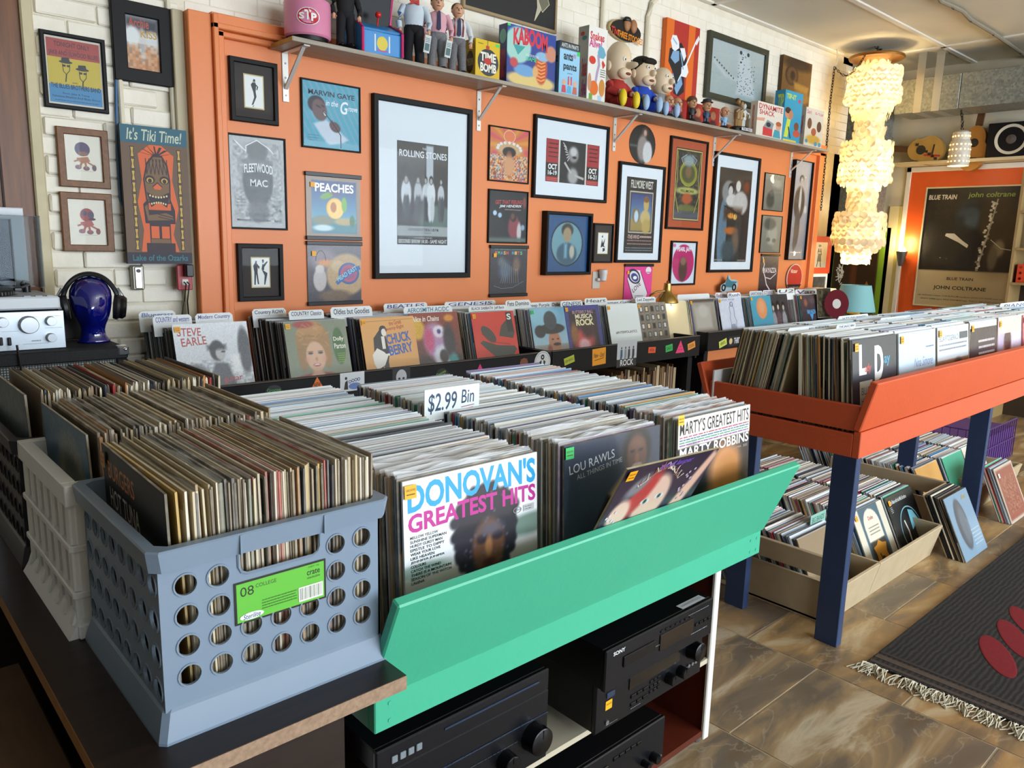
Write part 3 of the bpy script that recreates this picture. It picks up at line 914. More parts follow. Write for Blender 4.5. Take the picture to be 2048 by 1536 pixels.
def crate_hollow(t, W, D, H, mat, dark, holes_front=None, rim=.03, flare=.008, side_cols=8):
 """plastic crate in local space, x 0..W, y 0..D: perforated front and left walls, plain others, rim and flared foot"""
 th = .003; zf, zt = .040, H - rim
 m = MB()
 if holes_front:
  xs, zs, r, skip = holes_front
  bx = [flare] + [(a + b) / 2 for a, b in zip(xs, xs[1:])] + [W - flare]
  bz = [zt] + [(a + b) / 2 for a, b in zip(zs, zs[1:])] + [zf]
  for i in range(len(xs)):
   for j in range(len(zs)):
    if skip(i, j) == 2: continue
    if skip(i, j) == 1: m.box(bx[i], bx[i + 1], flare, flare + th, bz[j + 1], bz[j])
    else: cell_hole(m, bx[i], bx[i + 1], bz[j + 1], bz[j], xs[i], zs[j], r, flare, flare + th)
 else:
  m.box(flare, W - flare, flare, flare + th, zf, zt)
 build(m, 'front_wall', mat, t)
 m = MB()
 n, q = side_cols, 4
 cw, chh = (D - 2 * flare) / n, (zt - zf) / q
 for i in range(n):
  for j in range(q):
   cell_hole(m, flare + i * cw, flare + (i + 1) * cw, zf + j * chh, zf + (j + 1) * chh, flare + (i + .5) * cw, zf + (j + .5) * chh, .0148, 0, th, 16)
 X = Matrix.Translation((flare, D, 0)) @ Matrix.Rotation(-PI / 2, 4, 'Z')
 m.v = [tuple(X @ Vector(p)) for p in m.v]
 build(m, 'left_wall', mat, t)
 m = MB(); m.box(W - flare - th, W - flare, flare, D - flare, zf, zt); build(m, 'right_wall', mat, t)
 m = MB(); m.box(flare, W - flare, D - flare - th, D - flare, zf, zt); build(m, 'rear_wall', mat, t)
 m = MB()                        # rim: a flat-topped band standing out all round
 o, i_ = 0.0, .014
 c = .012
 def loop(d, z):
  return [(d + c, d, z), (W - d - c, d, z), (W - d, d + c, z), (W - d, D - d - c, z), (W - d - c, D - d, z), (d + c, D - d, z), (d, D - d - c, z), (d, d + c, z)]
 L_ = loop(.006, zt) + loop(-.002, zt) + loop(-.006, H - .002) + loop(-.004, H) + loop(.010, H) + loop(.012, zt)
 f = []
 for k in range(5):
  for q in range(8):
   r_ = (q + 1) % 8
   f.append((k * 8 + q, k * 8 + r_, (k + 1) * 8 + r_, (k + 1) * 8 + q))
 m.add(L_, f); build(m, 'rim', mat, t)
 m = MB()                        # flared foot
 c = .008
 L_ = loop(flare, zf + .004) + loop(flare - .003, zf) + loop(.004, zf - .004) + loop(-.004, .004) + loop(-.004, 0) + loop(.02, 0)
 f = []
 for k in range(5):
  for q in range(8):
   r_ = (q + 1) % 8
   f.append((k * 8 + r_, k * 8 + q, (k + 1) * 8 + q, (k + 1) * 8 + r_))
 m.add(L_, f); build(m, 'flared_foot', mat, t)
 m = MB(); m.box(.01, W - .01, .01, D - .01, .004, .009); build(m, 'crate_floor', mat, t)
GREYP = M('slate_blue_grey_plastic', '#7d8fa3', .38, noise=.12, ns=14, col2='#6e8094')
CR0 = Vector((.283, .962, TZ)); CW, CD, CH = .345, .362, .268
t = thing('record_crate', 'slate grey plastic crate with round holes and green label', 'crate', CR0)
cols = [at(p / 2.4146, 900 + q / 2.4146, Y=.970).x - CR0.x for p, q in ((915, 1000), (1070, 945), (1224, 1037), (1366, 987), (1500, 943), (1627, 765), (1748, 590))]
rows = [.268 - .057 - .0425 * k for k in range(4)]
crate_hollow(t, CW, CD, CH, GREYP, None, (cols, rows, .0142, lambda i, j: 2 if (2 <= i <= 4 and j == 0) else (1 if (2 <= i <= 4 and j == 1) else 0)))
xa, xb = (cols[1] + cols[2]) / 2, (cols[4] + cols[5]) / 2
z1 = (rows[0] + rows[1]) / 2
mb = MB()
hx0, hx1, hz = xa + .006, xb - .004, z1 + .014
mb.prism([(xa, z1), (xb, z1), (xb, .238), (hx1, .238), (hx1, hz + .012), (hx1 - .004, hz + .004), (hx1 - .012, hz), (hx0 + .012, hz), (hx0 + .004, hz + .004), (hx0, hz + .012), (hx0, .238), (xa, .238)], .008, .011)
mb.tube([(hx0, .0075, .238), (hx0, .0075, hz + .012), (hx0 + .004, .0075, hz + .004), (hx0 + .012, .0075, hz), (hx1 - .012, .0075, hz), (hx1 - .004, .0075, hz + .004), (hx1, .0075, hz + .012), (hx1, .0075, .238)], .0022, 6)
for xx in (hx0 - .001, hx1 + .001):
 mb.box(xx - .0012, xx + .0012, -.0075, .008, .238, .266)
build(mb, 'handle_surround', GREYP, t)
a = Art(xb - xa + .006, .062, 2, '#58b23c')
a.box(0, 0, 1, 1, '#10140f').box(.022, .045, .978, .955, '#62bb3e')
a.text('08', .06, .64, .20, .86, '#1a2a14', 0).text('COLLEGE', .22, .77, .44, .86, '#24361c', 0).text('crate', .78, .70, .93, .82, '#1a2a14', .012)
a.text('stackable', .78, .61, .93, .67, '#2c4a20', 0).scrib(.28, .20, .66, .46, '#3d7a2a', 4, 5)
a.box(.68, .10, .96, .46, '#e9efe6')
for k in range(26):
 x = .695 + k * .0098
 a.box(x, .14, x + random.choice((.003, .006)), .43, '#15181a')
a.oval(.17, .15, .125, .085, '#e9f2ee').text('Sterilite', .08, .09, .26, .21, '#27407a', .012, .2).text('NET 10', .8, .88, .92, .92, '#3d7a2a')
sheet(a, 'label_card', t, x=(xa + xb) / 2 + .001, y=.0066, z=z1 - .058, mat=GLOSSY, label='green product label with barcode')
rr = random.Random(11)
# records in the grey crate: covers face left, tops run away from the viewer
x = CR0.x + .040
artH = Art(RW, RW, 30, '#191613')
artH.speck(.02, 2).rect(.16, -.1, 1.1, .62, '#8a7f6e', .02).ell(.75, .2, .3, .2, '#141210', .3)
artH.text('BURGERS', .10, .845, .55, .935, '#d08238', .012).text('HOT TUNA', .10, .70, .60, .80, '#e6dfce', .008)
yc = .975 + RW / 2 + .012
featured('black sleeve with orange and cream lettering facing left in grey crate', artH, (x, yc, TZ + .018), lean=-.02, rotz=-PI / 2 - .03, sticker='#d08a28', spos=(.02, .93), t=.004, col='#22201d', mat=PRINT, group='face-out records in the crates')
x += .012
n = 0
RX1 = at(742, 893, Y=.985).x
while x < RX1 and n < 84:
 k = rr.choice((0, 1, 1, 2, 2, 3))
 col = rr.choice(OLD)
 if abs(n - 7) < 1: col = '#b98a2a'
 if n in (37, 58): col = '#b02a34'
 lone_record((REC_POLY if rr.random() < .25 else REC_PLAIN)[k], col, (x, yc + rr.uniform(-.005, .004), TZ + .012 + rr.uniform(0, .012)), (rr.uniform(-.012, .012) + .02 * (1 - n / 80), 0, -PI / 2 + rr.uniform(-.006, .006)), 'worn %s sleeve, %s behind the black cover in grey crate' % (cname(col), nth(n + 1)), 'records in the grey crate')
 x += THICK[k] * rr.uniform(.98, 1.1) + .0001
 n += 1
NREC = n
# white crate with open ribs
CRW = M('white_crate_plastic', '#eaebea', .4, noise=.2, ns=9, col2='#d6d6d2')
B0 = Vector((.272, 1.332, TZ)); BW, BD, BH = .352, .352, .262
t = thing('record_crate', 'white ribbed plastic milk crate between the grey and black crates', 'crate', B0)
mb = MB()
for (p, q, r_, s_) in ((-.004, .018, .018, BD - .018), (BW - .018, BW + .004, .018, BD - .018), (-.004, BW + .004, -.004, .018), (-.004, BW + .004, BD - .018, BD + .004)):
 mb.cbox(p, q, r_, s_, BH - .035, BH, .0015)
build(mb, 'rim', CRW, t)
for z0, z1_ in ((.148, .160), (.068, .080)):
 mb = MB()
 mb.cbox(-.003, .012, 0, BD, z0, z1_, .002); mb.cbox(0, BW, -.003, .010, z0, z1_, .002); mb.box(BW - .01, BW, 0, BD, z0, z1_); build(mb, 'band', CRW, t)
mb = MB(); mb.prism([(-.014, 0), (.012, 0), (.012, .034), (.006, .034)], 0, BD); mb.cbox(0, BW, -.010, .012, 0, .026, .003); mb.box(0, BW, .01, BD, 0, .006); mb.box(0, BW, BD - .01, BD, 0, .03); mb.box(BW - .01, BW, 0, BD, 0, .03)
build(mb, 'foot', CRW, t)
for k in range(7):
 y = .018 + k * (BD - .036) / 6
 wid = .030 if k in (0, 6) else .019
 mb = MB(); mb.cbox(.001, .012, y - wid / 2, y + wid / 2, .02, BH - .03, .003); mb.prism([(.002, 0.02), (-.012, .003), (.002, .003)], y - .009, y + .009); mb.prism([(.002, 0.045), (-.006, .02), (.002, .02)], y - .007, y + .007); build(mb, 'rib', CRW, t)
for k in range(6):
 xx = .018 + k * (BW - .036) / 5
 mb = MB(); mb.cbox(xx - .010, xx + .010, .001, .010, .02, BH - .03, .003); build(mb, 'rib', CRW, t)
mb = MB(); mb.box(.002, BW - .002, BD - .006, BD - .002, .02, BH - .02); build(mb, 'rear_wall', CRW, t)
a2 = Art(RW, RW, 36, '#3f5f78')
a2.grad('#4d6f86', '#2d4a60').ell(.62, .42, .36, .5, '#8f8a78', .25).ell(.62, .48, .2, .36, '#57625f', .35).ell(.55, .2, .3, .2, '#3c4a4c', .3).speck(.05, 8)
for k, w_ in enumerate(('THE', 'BYRDS', 'GREATEST', 'HITS')):
 a2.text(w_, .36, .36 - k * .085, .68, .43 - k * .085, '#b3aa8c', .01)
x = B0.x + .05
ycw = 1.345 + RW / 2 + .012
featured('blue-grey sleeve with soft cloudy figure facing left in white crate', a2, (x, ycw, TZ + .02), lean=-.03, rotz=-PI / 2, sticker='#d8902a', spos=(.02, .62), t=.004, col='#7a7468', mat=PRINT, group='face-out records in the crates')
x += .012; n = 0
while x < B0.x + BW + .02 and n < 66:
 k = rr.choice((1, 2, 2, 3, 4))
 col = rr.choice(OLD[:12] + OLD)
 lone_record((REC_POLY if rr.random() < .3 else REC_PLAIN)[k], col, (x, ycw + rr.uniform(-.005, .004), TZ + .012 + rr.uniform(0, .014)), (rr.uniform(-.012, .012) + .02, 0, -PI / 2), 'worn %s sleeve, %s behind the cloudy cover in white crate' % (cname(col), nth(n + 1)), 'records in the white crate')
 x += THICK[k] * 1.06; n += 1
NREC += n
# black crate at the back of the table
BLKP = M('black_crate_plastic', '#25272b', .35)
D0 = Vector((.262, 1.69, TZ))
t = thing('record_crate', 'black plastic crate with round holes, rearmost on the dark table', 'crate', D0)
crate_hollow(t, .36, .36, .262, BLKP, None, None)
a3 = Art(RW, RW, 20, '#4d5a5c'); a3.ell(.5, .5, .5, .5, '#5d6a6a', .6).speck(.06, 4)
featured('dull grey-green sleeve facing left in black crate', a3, (D0.x + .04, 1.70 + RW / 2 + .01, TZ + .03), lean=-.03, rotz=-PI / 2, sticker='#d8902a', spos=(.02, .9), col='#6a6458', mat=PRINT, group='face-out records in the crates')
stuff_row('record_run', 'tan and cream record sleeves packed in the black crate', 'packed records', 1.70 + RW / 2 + .01, D0.x + .052, D0.x + .40, TZ + .03, .02, OLD, 21, topw=.1, axis='X')
# ================================================================== GREEN BIN RECORDS
GZ = .756
LEAN = .05
def portrait(a, cx, cy, s, skin, hair, cloth, dark=None, hairw=1.25, soft=.12):
 """generic head and shoulders"""
 a.ell(cx, cy - 1.35 * s, 1.5 * s, .95 * s, cloth, soft)
 a.ell(cx, cy + .15 * s, hairw * .62 * s, .82 * s, hair, soft)
 a.rect(cx - .2 * s, cy - .85 * s, cx + .2 * s, cy - .3 * s, skin, .02)
 a.ell(cx, cy - .08 * s, .43 * s, .6 * s, skin, soft)
 a.ell(cx - .17 * s, cy + .04 * s, .085 * s, .045 * s, dark or hair, .4, .8)
 a.ell(cx + .17 * s, cy + .04 * s, .085 * s, .045 * s, dark or hair, .4, .8)
 a.ell(cx, cy - .36 * s, .15 * s, .045 * s, dark or '#7a3a34', .4, .8)
 a.ell(cx + .02 * s, cy - .14 * s, .05 * s, .10 * s, dark or hair, .6, .3)
 return a
A = Art(RW, RW, 110, '#e9eaee')
A.grad('#eceef2', '#dfe4ea').rect(-.1, -.1, 1.1, .46, '#b4b2ac', .06).ell(.95, .56, .25, .07, '#6d8378', .4).ell(.1, .48, .2, .04, '#8fa49c', .5).rect(-.1, -.1, 1.1, .30, '#a09684', .05)
for k in range(60):
 an = 2 * PI * k / 60; r_ = random.uniform(.20, .27)
 A.ell(.59 + r_ * math.cos(an) * .95, .60 + r_ * math.sin(an) * 1.05, .035, .035, '#26222c', .5)
A.ell(.59, .62, .22, .24, '#25212b', .12).ell(.60, .50, .125, .17, '#6a4632', .22).ell(.55, .55, .045, .03, '#2c2026', .5).ell(.67, .55, .045, .03, '#2c2026', .5).ell(.62, .60, .09, .04, '#565a70', .8, .7)
A.ell(.60, .49, .028, .06, '#a06f48', .6).ell(.60, .40, .05, .02, '#4a2420', .5).ell(.60, .30, .12, .08, '#33231c', .4)
for k in range(26):
 A.ell(random.uniform(.4, .8), random.uniform(.42, .84), .010, .010, '#5a5468', .8, .8)
A.text("DONOVAN'S", .03, .815, .985, .975, '#27a2dd', .032, wave=.012)
A.text('GREATEST HITS', .03, .70, .985, .805, '#c02a93', .03, wave=.012)
for k, s_ in enumerate(('MELLOW YELLOW', 'SUNSHINE SUPERMAN', 'HURDY GURDY MAN', 'EPISTLE TO DIPPY', 'WEAR YOUR LOVE', 'LIKE HEAVEN', 'JENNIFER JUNIPER', 'COLOURS', 'CATCH THE WIND', 'THERE IS A MOUNTAIN', 'SEASON OF THE WITCH', 'LALENA')):
 A.text(s_, .04, .668 - k * .0235, .04 + .0145 * len(s_), .684 - k * .0235, '#1b1b20', .012)
A.oval(.83, .665, .035, .02, '#8a8d92', hole=.8).box(.88, .645, .97, .685, '#b9bcc0').text('STEREO', .80, .66, .86, .671, '#55585c').scrib(.89, .65, .96, .68, '#6a6d72', 2, 4)
DL = (at(803, 957, Y=1.033).x + at(1072, 905, Y=1.033).x) / 2
LX = (at(1124, 890, Y=1.033).x + at(1316, 848, Y=1.033).x) / 2
MX = (at(1352, 832, Y=1.033).x + at(1497, 809, Y=1.033).x) / 2
YF = 1.018
featured('white sleeve with blue and magenta curly lettering in green bin', A, (DL, YF, GZ), lean=LEAN, sticker='#f2b21c', spos=(.005, .94), col='#d8d8dc', roll=.0)
B = Art(RW, RW, 76, '#3d4a58')
B.grad('#343c4e', '#3a5068').ell(.3, .3, .5, .4, '#465c72', .8).ell(.74, .86, .155, .17, '#1d1719', .25).ell(.74, .82, .11, .15, '#5f3c2e', .22).ell(.69, .855, .028, .012, '#1a1212', .4).ell(.78, .855, .028, .012, '#1a1212', .4).ell(.74, .745, .055, .022, '#e6d2c4', .3).ell(.74, .745, .06, .032, '#3a201c', .4, .4).ell(.74, .80, .024, .035, '#7d4e3a', .5).ell(.74, .90, .08, .04, '#74503e', .8, .7)
B.blob([(.22, 0), (.30, .40), (.42, .58), (.56, .66), (.92, .66), (1, .5), (1, 0)], '#19181c', .02).blob([(.44, .60), (.58, .70), (.66, .60), (.60, .4), (.52, .2), (.5, .5)], '#c2ab90', .02).ell(.76, .66, .09, .05, '#4d3226', .4).speck(.012, 3)
B.text('LOU RAWLS', .05, .80, .50, .86, '#ccd3d8', 0, rot=.10).text('ALL THINGS IN TIME', .12, .755, .58, .79, '#b8c2c8', 0, rot=.10)
featured('dark blue sleeve with man in black jacket, middle of green bin', B, (LX, YF - .004, GZ), lean=LEAN, sticker='#35c46a', spos=(.0, .95), col='#3c4148')
Cc = Art(RW, RW, 76, '#efece4')
Cc.rect(-.1, -.1, 1.1, .775, '#26242e', .005).ell(.66, .50, .24, .24, '#c98d5c', .5).ell(.72, .40, .2, .22, '#b87a40', .6).rect(.2, -.1, .9, .36, '#c07e22', .08).ell(.2, .45, .16, .3, '#1c1b24', .5).rect(.9, -.1, 1.1, .62, '#2e2722', .08)
Cc.text("MARTY'S GREATEST HITS", .02, .875, .98, .98, '#15151a', .012)
for k, c in enumerate(('#b04a6a', '#3f7a9a', '#4aa07a', '#8a5aa0')):
 Cc.scrib(.02, .848 - k * .02, .98, .866 - k * .02, c, 1, k + 3, fill=.9)
Cc.text('MARTY ROBBINS', .02, .695, .985, .775, '#f2f0ea', .022).text('COLUMBIA', .73, .66, .88, .675, '#b8b0a0', .0).box(.9, .655, .97, .68, '#6a645a')
featured('sleeve with black lettering over orange glow, right end of green bin', Cc, (MX, YF - .004, GZ), lean=LEAN, sticker='#e8c02a', spos=(-.02, 1.0), col='#b8b4a8')
Dd = Art(RW, RW, 76, '#2a2238')
Dd.grad('#2b2138', '#352440').blob([(.70, .50), (.95, 1.0), (1.02, .96), (.84, .42)], '#d8b09c', .02).ell(.46, .66, .17, .22, '#d8b8a8', .2).ell(.30, .72, .09, .24, '#b03a3c', .4, rot=-.5).ell(.22, .82, .12, .06, '#7d8088', .6, rot=.7)
for k in range(40):
 f = k / 39; x_ = .20 + .46 * f; y_ = .80 + .13 * math.sin(f * PI)
 Dd.line([(x_, y_), (x_ + random.uniform(-.06, .06), y_ + random.uniform(.01, .07))], .008, random.choice(['#c9bdb0', '#8a8078', '#a85a4c', '#d8ccc0', '#5a5058']))
Dd.ell(.40, .66, .045, .022, '#cfe0e0', .3).ell(.54, .68, .045, .022, '#cfe0e0', .3).ell(.40, .66, .02, .02, '#2f4a4a', .4).ell(.54, .68, .02, .02, '#2f4a4a', .4).ell(.16, .60, .1, .12, '#e0c4b4', .3).ell(.46, .52, .06, .02, '#a03040', .4)
Dd.text('cyndi lauper', .36, .93, .72, .985, '#6a4ab0', .02, .3)
for k in range(14):
 Dd.oval(.10 + .05 * math.sin(k), .40 + .018 * k, .012, .012, '#e0d4dc', 8); Dd.oval(.80 + .05 * math.sin(k), .60 + .02 * k, .012, .012, '#b8a8c0', 8)
featured('purple-dark sleeve tipped forward over the green board, portrait with red hair', Dd, (1.238, 1.008, .772), lean=-.45, sticker='#f2a818', spos=(.02, .95), col='#8a7a3a', roll=.042)
yend = 1.80
gp = 'records in the green bin'
for xc, seed, lb, fac in ((DL, 31, 'blue-lettered cover', .012), (LX, 32, 'dark blue cover', .012), (MX, 33, 'black-lettered cover', .012)):
 rr = random.Random(seed)
 y = YF + .008; n = 0
 while n < 30:
  k = rr.choice((0, 1, 2, 2, 3, 4))
  col = rr.choice(NEWER + DARKS[:4])
  lone_record((REC_POLY if rr.random() < .6 else REC_PLAIN)[k], col, (xc + rr.uniform(-.005, .004), y, GZ + rr.uniform(-.004, .004)), (-LEAN + rr.uniform(-.012, .012), 0, rr.uniform(-.006, .006)), '%s sleeve, %s behind the %s in green bin' % (cname(col), nth(n + 1), lb), gp)
  y += THICK[k] * 1.06 / math.cos(LEAN); n += 1
 NREC += n
 stuff_row('record_run', ['long run of sleeved records behind the white blue-lettered cover', 'long run of sleeved records around the price card', 'long run of sleeved records at the right of green bin'][seed - 31], 'packed records', xc, y, yend + (.03 if seed == 31 else 0), GZ, LEAN, NEWER, seed, topw=.85)
a = Art(.165, .075, 2, '#e8f0f0')
a.text('$2.99', .06, .2, .58, .85, '#23405e', .01, .1).text('Bin', .66, .42, .9, .86, '#23405e', .005, .1).line([(.66, .3), (.9, .33)], .012, '#a04a6a').line([(.66, .22), (.88, .25)], .01, '#a04a6a')
p = at(905, 804, Y=1.42)
t = thing('price_card', 'white divider card reading $2.99 Bin in green bin', 'card', (p.x, 1.42, p.z - .0375))
mb = MB(); mb.box(-.0825, .0825, 0, .001, 0, .075); build(mb, 'card', M('white_card', '#e8eeee', .4), t); sheet(a, 'lettering', t, y=-.0006)
# ================================================================== PICTURES ON THE WALLS
FRB = M('black_picture_frame', '#0c0b0d', .55, spec=.3)
FRW = M('brown_wood_frame', '#7a4c20', .45, noise=.6, ns=12, col2='#4a2a0e', stretch=(6, 6, 6))
MATW = M('white_mat_board', '#e9eef0', .7)
MATG = M('dark_brown_mat_board', '#3d3530', .75)
MATO = M('red_orange_mat_board', '#b5512a', .7)
MATBL = M('blue_mat_board', '#24507e', .6)
MATC = M('cream_mat_board', '#ece2cc', .7)
def frame_mb(w, h, fw, d, lip=.4):
 m = MB()
 o = [(-w / 2, 0), (w / 2, 0), (w / 2, h), (-w / 2, h)]
 i = [(-w / 2 + fw, fw), (w / 2 - fw, fw), (w / 2 - fw, h - fw), (-w / 2 + fw, h - fw)]
 c = min(.003, fw * .2)
 oc = [(-w / 2 + c, c), (w / 2 - c, c), (w / 2 - c, h - c), (-w / 2 + c, h - c)]
 ic = [(-w / 2 + fw - c, fw - c), (w / 2 - fw + c, fw - c), (w / 2 - fw + c, h - fw + c), (-w / 2 + fw - c, h - fw + c)]
 rings = [(o, 0), (o, -d + c), (oc, -d), (ic, -d), (i, -d + c), (i, -d * lip)]
 v = [(x, y, z) for r, y in rings for x, z in r]
 f = []
 for k in range(5):
  for q in range(4):
   r = (q + 1) % 4
   f.append((k * 4 + q, k * 4 + r, (k + 1) * 4 + r, (k + 1) * 4 + q))
 return m.add(v, f)
def rect_of(q, **pl):
 P = [at(*p, **pl) for p in q]
 if 'Y' in pl:
  return (P[0].x + P[3].x) / 2, (P[1].x + P[2].x) / 2, (P[2].z + P[3].z) / 2, (P[0].z + P[1].z) / 2
 return (P[0].y + P[3].y) / 2, (P[1].y + P[2].y) / 2, (P[2].z + P[3].z) / 2, (P[0].z + P[1].z) / 2
def wallpic(name, label, cat, quad, fw, d, fmat, artfn, border=0, bmat=None, glass=True, Y=WY, res=30, inner=None, group=None, bb=None, tilt=0):
 """framed picture hung on the wall; quad = its corners in the photo (tl, tr, br, bl)"""
 x0, x1, z0, z1 = rect_of(quad, Y=Y - d)
 w, h = x1 - x0, z1 - z0
 t = thing(name, label, cat, ((x0 + x1) / 2, Y, z0), (0, tilt, 0), group)
 if fw:
  build(frame_mb(w, h, fw, d), 'frame', fmat, t)
 else:
  mb = MB(); mb.box(-w / 2, w / 2, -d, 0, 0, h); build(mb, 'backing', fmat, t)
 iw, ih = w - 2 * fw, h - 2 * fw
 l, r_, tp, bt = border if isinstance(border, tuple) else (border,) * 4
 if bb: l, r_, tp, bt = bb[0] * iw, bb[1] * iw, bb[2] * ih, bb[3] * ih
 yb = -d * .4 if fw else -d - .0003
 if l or r_ or tp or bt:
  mb = MB(); mb.box(-iw / 2, iw / 2, yb, yb + .002, fw, h - fw); build(mb, 'mat_board', bmat, t)
 aw, ah = iw - l - r_, ih - tp - bt
 a = artfn(aw, ah)
 sheet(a, 'print', t, x=(l - r_) / 2, z=fw + bt, y=yb - .0015, mat=PRINT if glass else (PAINTED if d > .02 else GLOSSY))
 if glass and fw:
  mb = MB(); mb.box(-iw / 2, iw / 2, yb - .0055, yb - .0045, fw, h - fw); build(mb, 'glass', GLASS, t)
 return t
def sil(a, pts, c):
 return a.poly(pts, c)
def f_blues(w, h):
 a = Art(w, h, 4, '#d8cdb8')
 a.box(.03, .70, .97, .97, '#a8392e').box(.03, .30, .97, .70, '#c9ad22').box(.03, .03, .97, .30, '#3f84b0')
 a.text('TONIGHT ONLY', .16, .86, .80, .93, '#43201c', .012).text('featuring', .36, .81, .6, .835, '#43201c').text('JAKE AND ELWOOD BLUES', .06, .715, .94, .80, '#4a1c1c', .012)
 for cx, cy in ((.35, .57), (.64, .49)):
  a.oval(cx, cy + .07, .12, .022, '#1c1812').poly([(cx - .08, cy + .07), (cx - .07, cy + .13), (cx + .06, cy + .14), (cx + .08, cy + .07)], '#1c1812')
  a.line([(cx - .06, cy + .04), (cx - .05, cy - .07), (cx, cy - .11), (cx + .06, cy - .05), (cx + .07, cy + .04)], .012, '#1c1812')
  a.box(cx - .055, cy + .0, cx - .005, cy + .03, '#1c1812').box(cx + .015, cy + .0, cx + .065, cy + .03, '#1c1812').line([(cx, cy - .11), (cx - .02, cy - .22)], .02, '#1c1812')
 a.text('AND', .44, .335, .54, .355, '#3a3320').text('THE BLUES BROTHERS BAND', .06, .245, .95, .315, '#152c44', .014)
 return a.text('Rock, Jake & Tanny', .26, .155, .74, .19, '#173a58').text('Fabulous Rhythm And Blues Revue', .08, .10, .93, .14, '#173a58').scrib(.12, .05, .9, .085, '#2a5a80', 1, 3)
wallpic('framed_poster', 'framed red yellow and blue concert poster on cream brick wall', 'poster', [(80, 55), (212, 82), (217, 228), (88, 212)], .016, .02, FRB, f_blues, Y=BY - .015)
def f_comic(w, h):
 a = Art(w, h, 30, '#d2a070')
 a.grad('#e8e2d6', '#c98a54').rect(0, .70, 1, 1, '#2c2c34', .1).ell(.2, .62, .25, .2, '#e9e6e0', .4).ell(.8, .55, .25, .2, '#dcd8d2', .4).ell(.5, .2, .5, .25, '#cf8348', .5).ell(.5, .5, .1, .3, '#d8d0c8', .5).patch(['#c98a54', '#e3b07a', '#8a5a3a', '#d8d2c6', '#6a6a70'], 0, 0, 1, .5, 3, 4, .35)
 return a.text('Archie', .1, .80, .72, .97, '#b8482a', .02).text('KISS', .45, .62, .95, .76, '#c9963a', .02)
wallpic('framed_comic', 'comic book cover in wide black frame at top of cream wall', 'picture', [(219, -6), (342, 16), (350, 176), (232, 158)], .055, .025, FRB, f_comic, Y=BY - .015)
def kid(hat, c1, c2):
 def f(w, h):
  a = Art(w, h, 4, '#eadfc8')
  if hat:
   a.oval(.5, .66, .19, .15, '#a03c34').oval(.6, .67, .09, .07, '#4a3c50').oval(.43, .70, .07, .06, '#4a3c50').oval(.63, .57, .10, .03, '#4a2c30')
  else:
   a.oval(.48, .70, .21, .155, '#57405c').oval(.5, .60, .14, .05, '#8a5a44')
  a.poly([(.3, .50), (.62, .54), (.68, .44), (.45, .38), (.34, .44)], c1).line([(.36, .46), (.24, .42)], .05, c1).line([(.6, .42), (.74, .36)], .05, c1)
  a.oval(.34, .30, .09, .05, c2).oval(.56, .28, .09, .05, c2).line([(.44, .40), (.38, .3)], .06, c1).line([(.54, .40), (.56, .3)], .06, c1)
  a.oval(.78, .30, .06, .07, '#8a3a34' if hat else '#6a4a50').line([(.25, .22), (.75, .215)], .01, '#b8a890')
  return a
 return f
wallpic('framed_print', 'wood-framed cartoon of child with big round hair', 'picture', [(112, 250), (215, 263), (223, 378), (120, 373)], .028, .02, FRW, kid(False, '#b0724a', '#7a5560'), Y=BY - .015)
wallpic('framed_print', 'wood-framed cartoon of child in red helmet with ball', 'picture', [(120, 383), (225, 388), (229, 504), (127, 502)], .028, .02, FRW, kid(True, '#b0584a', '#8a5560'), Y=BY - .015)
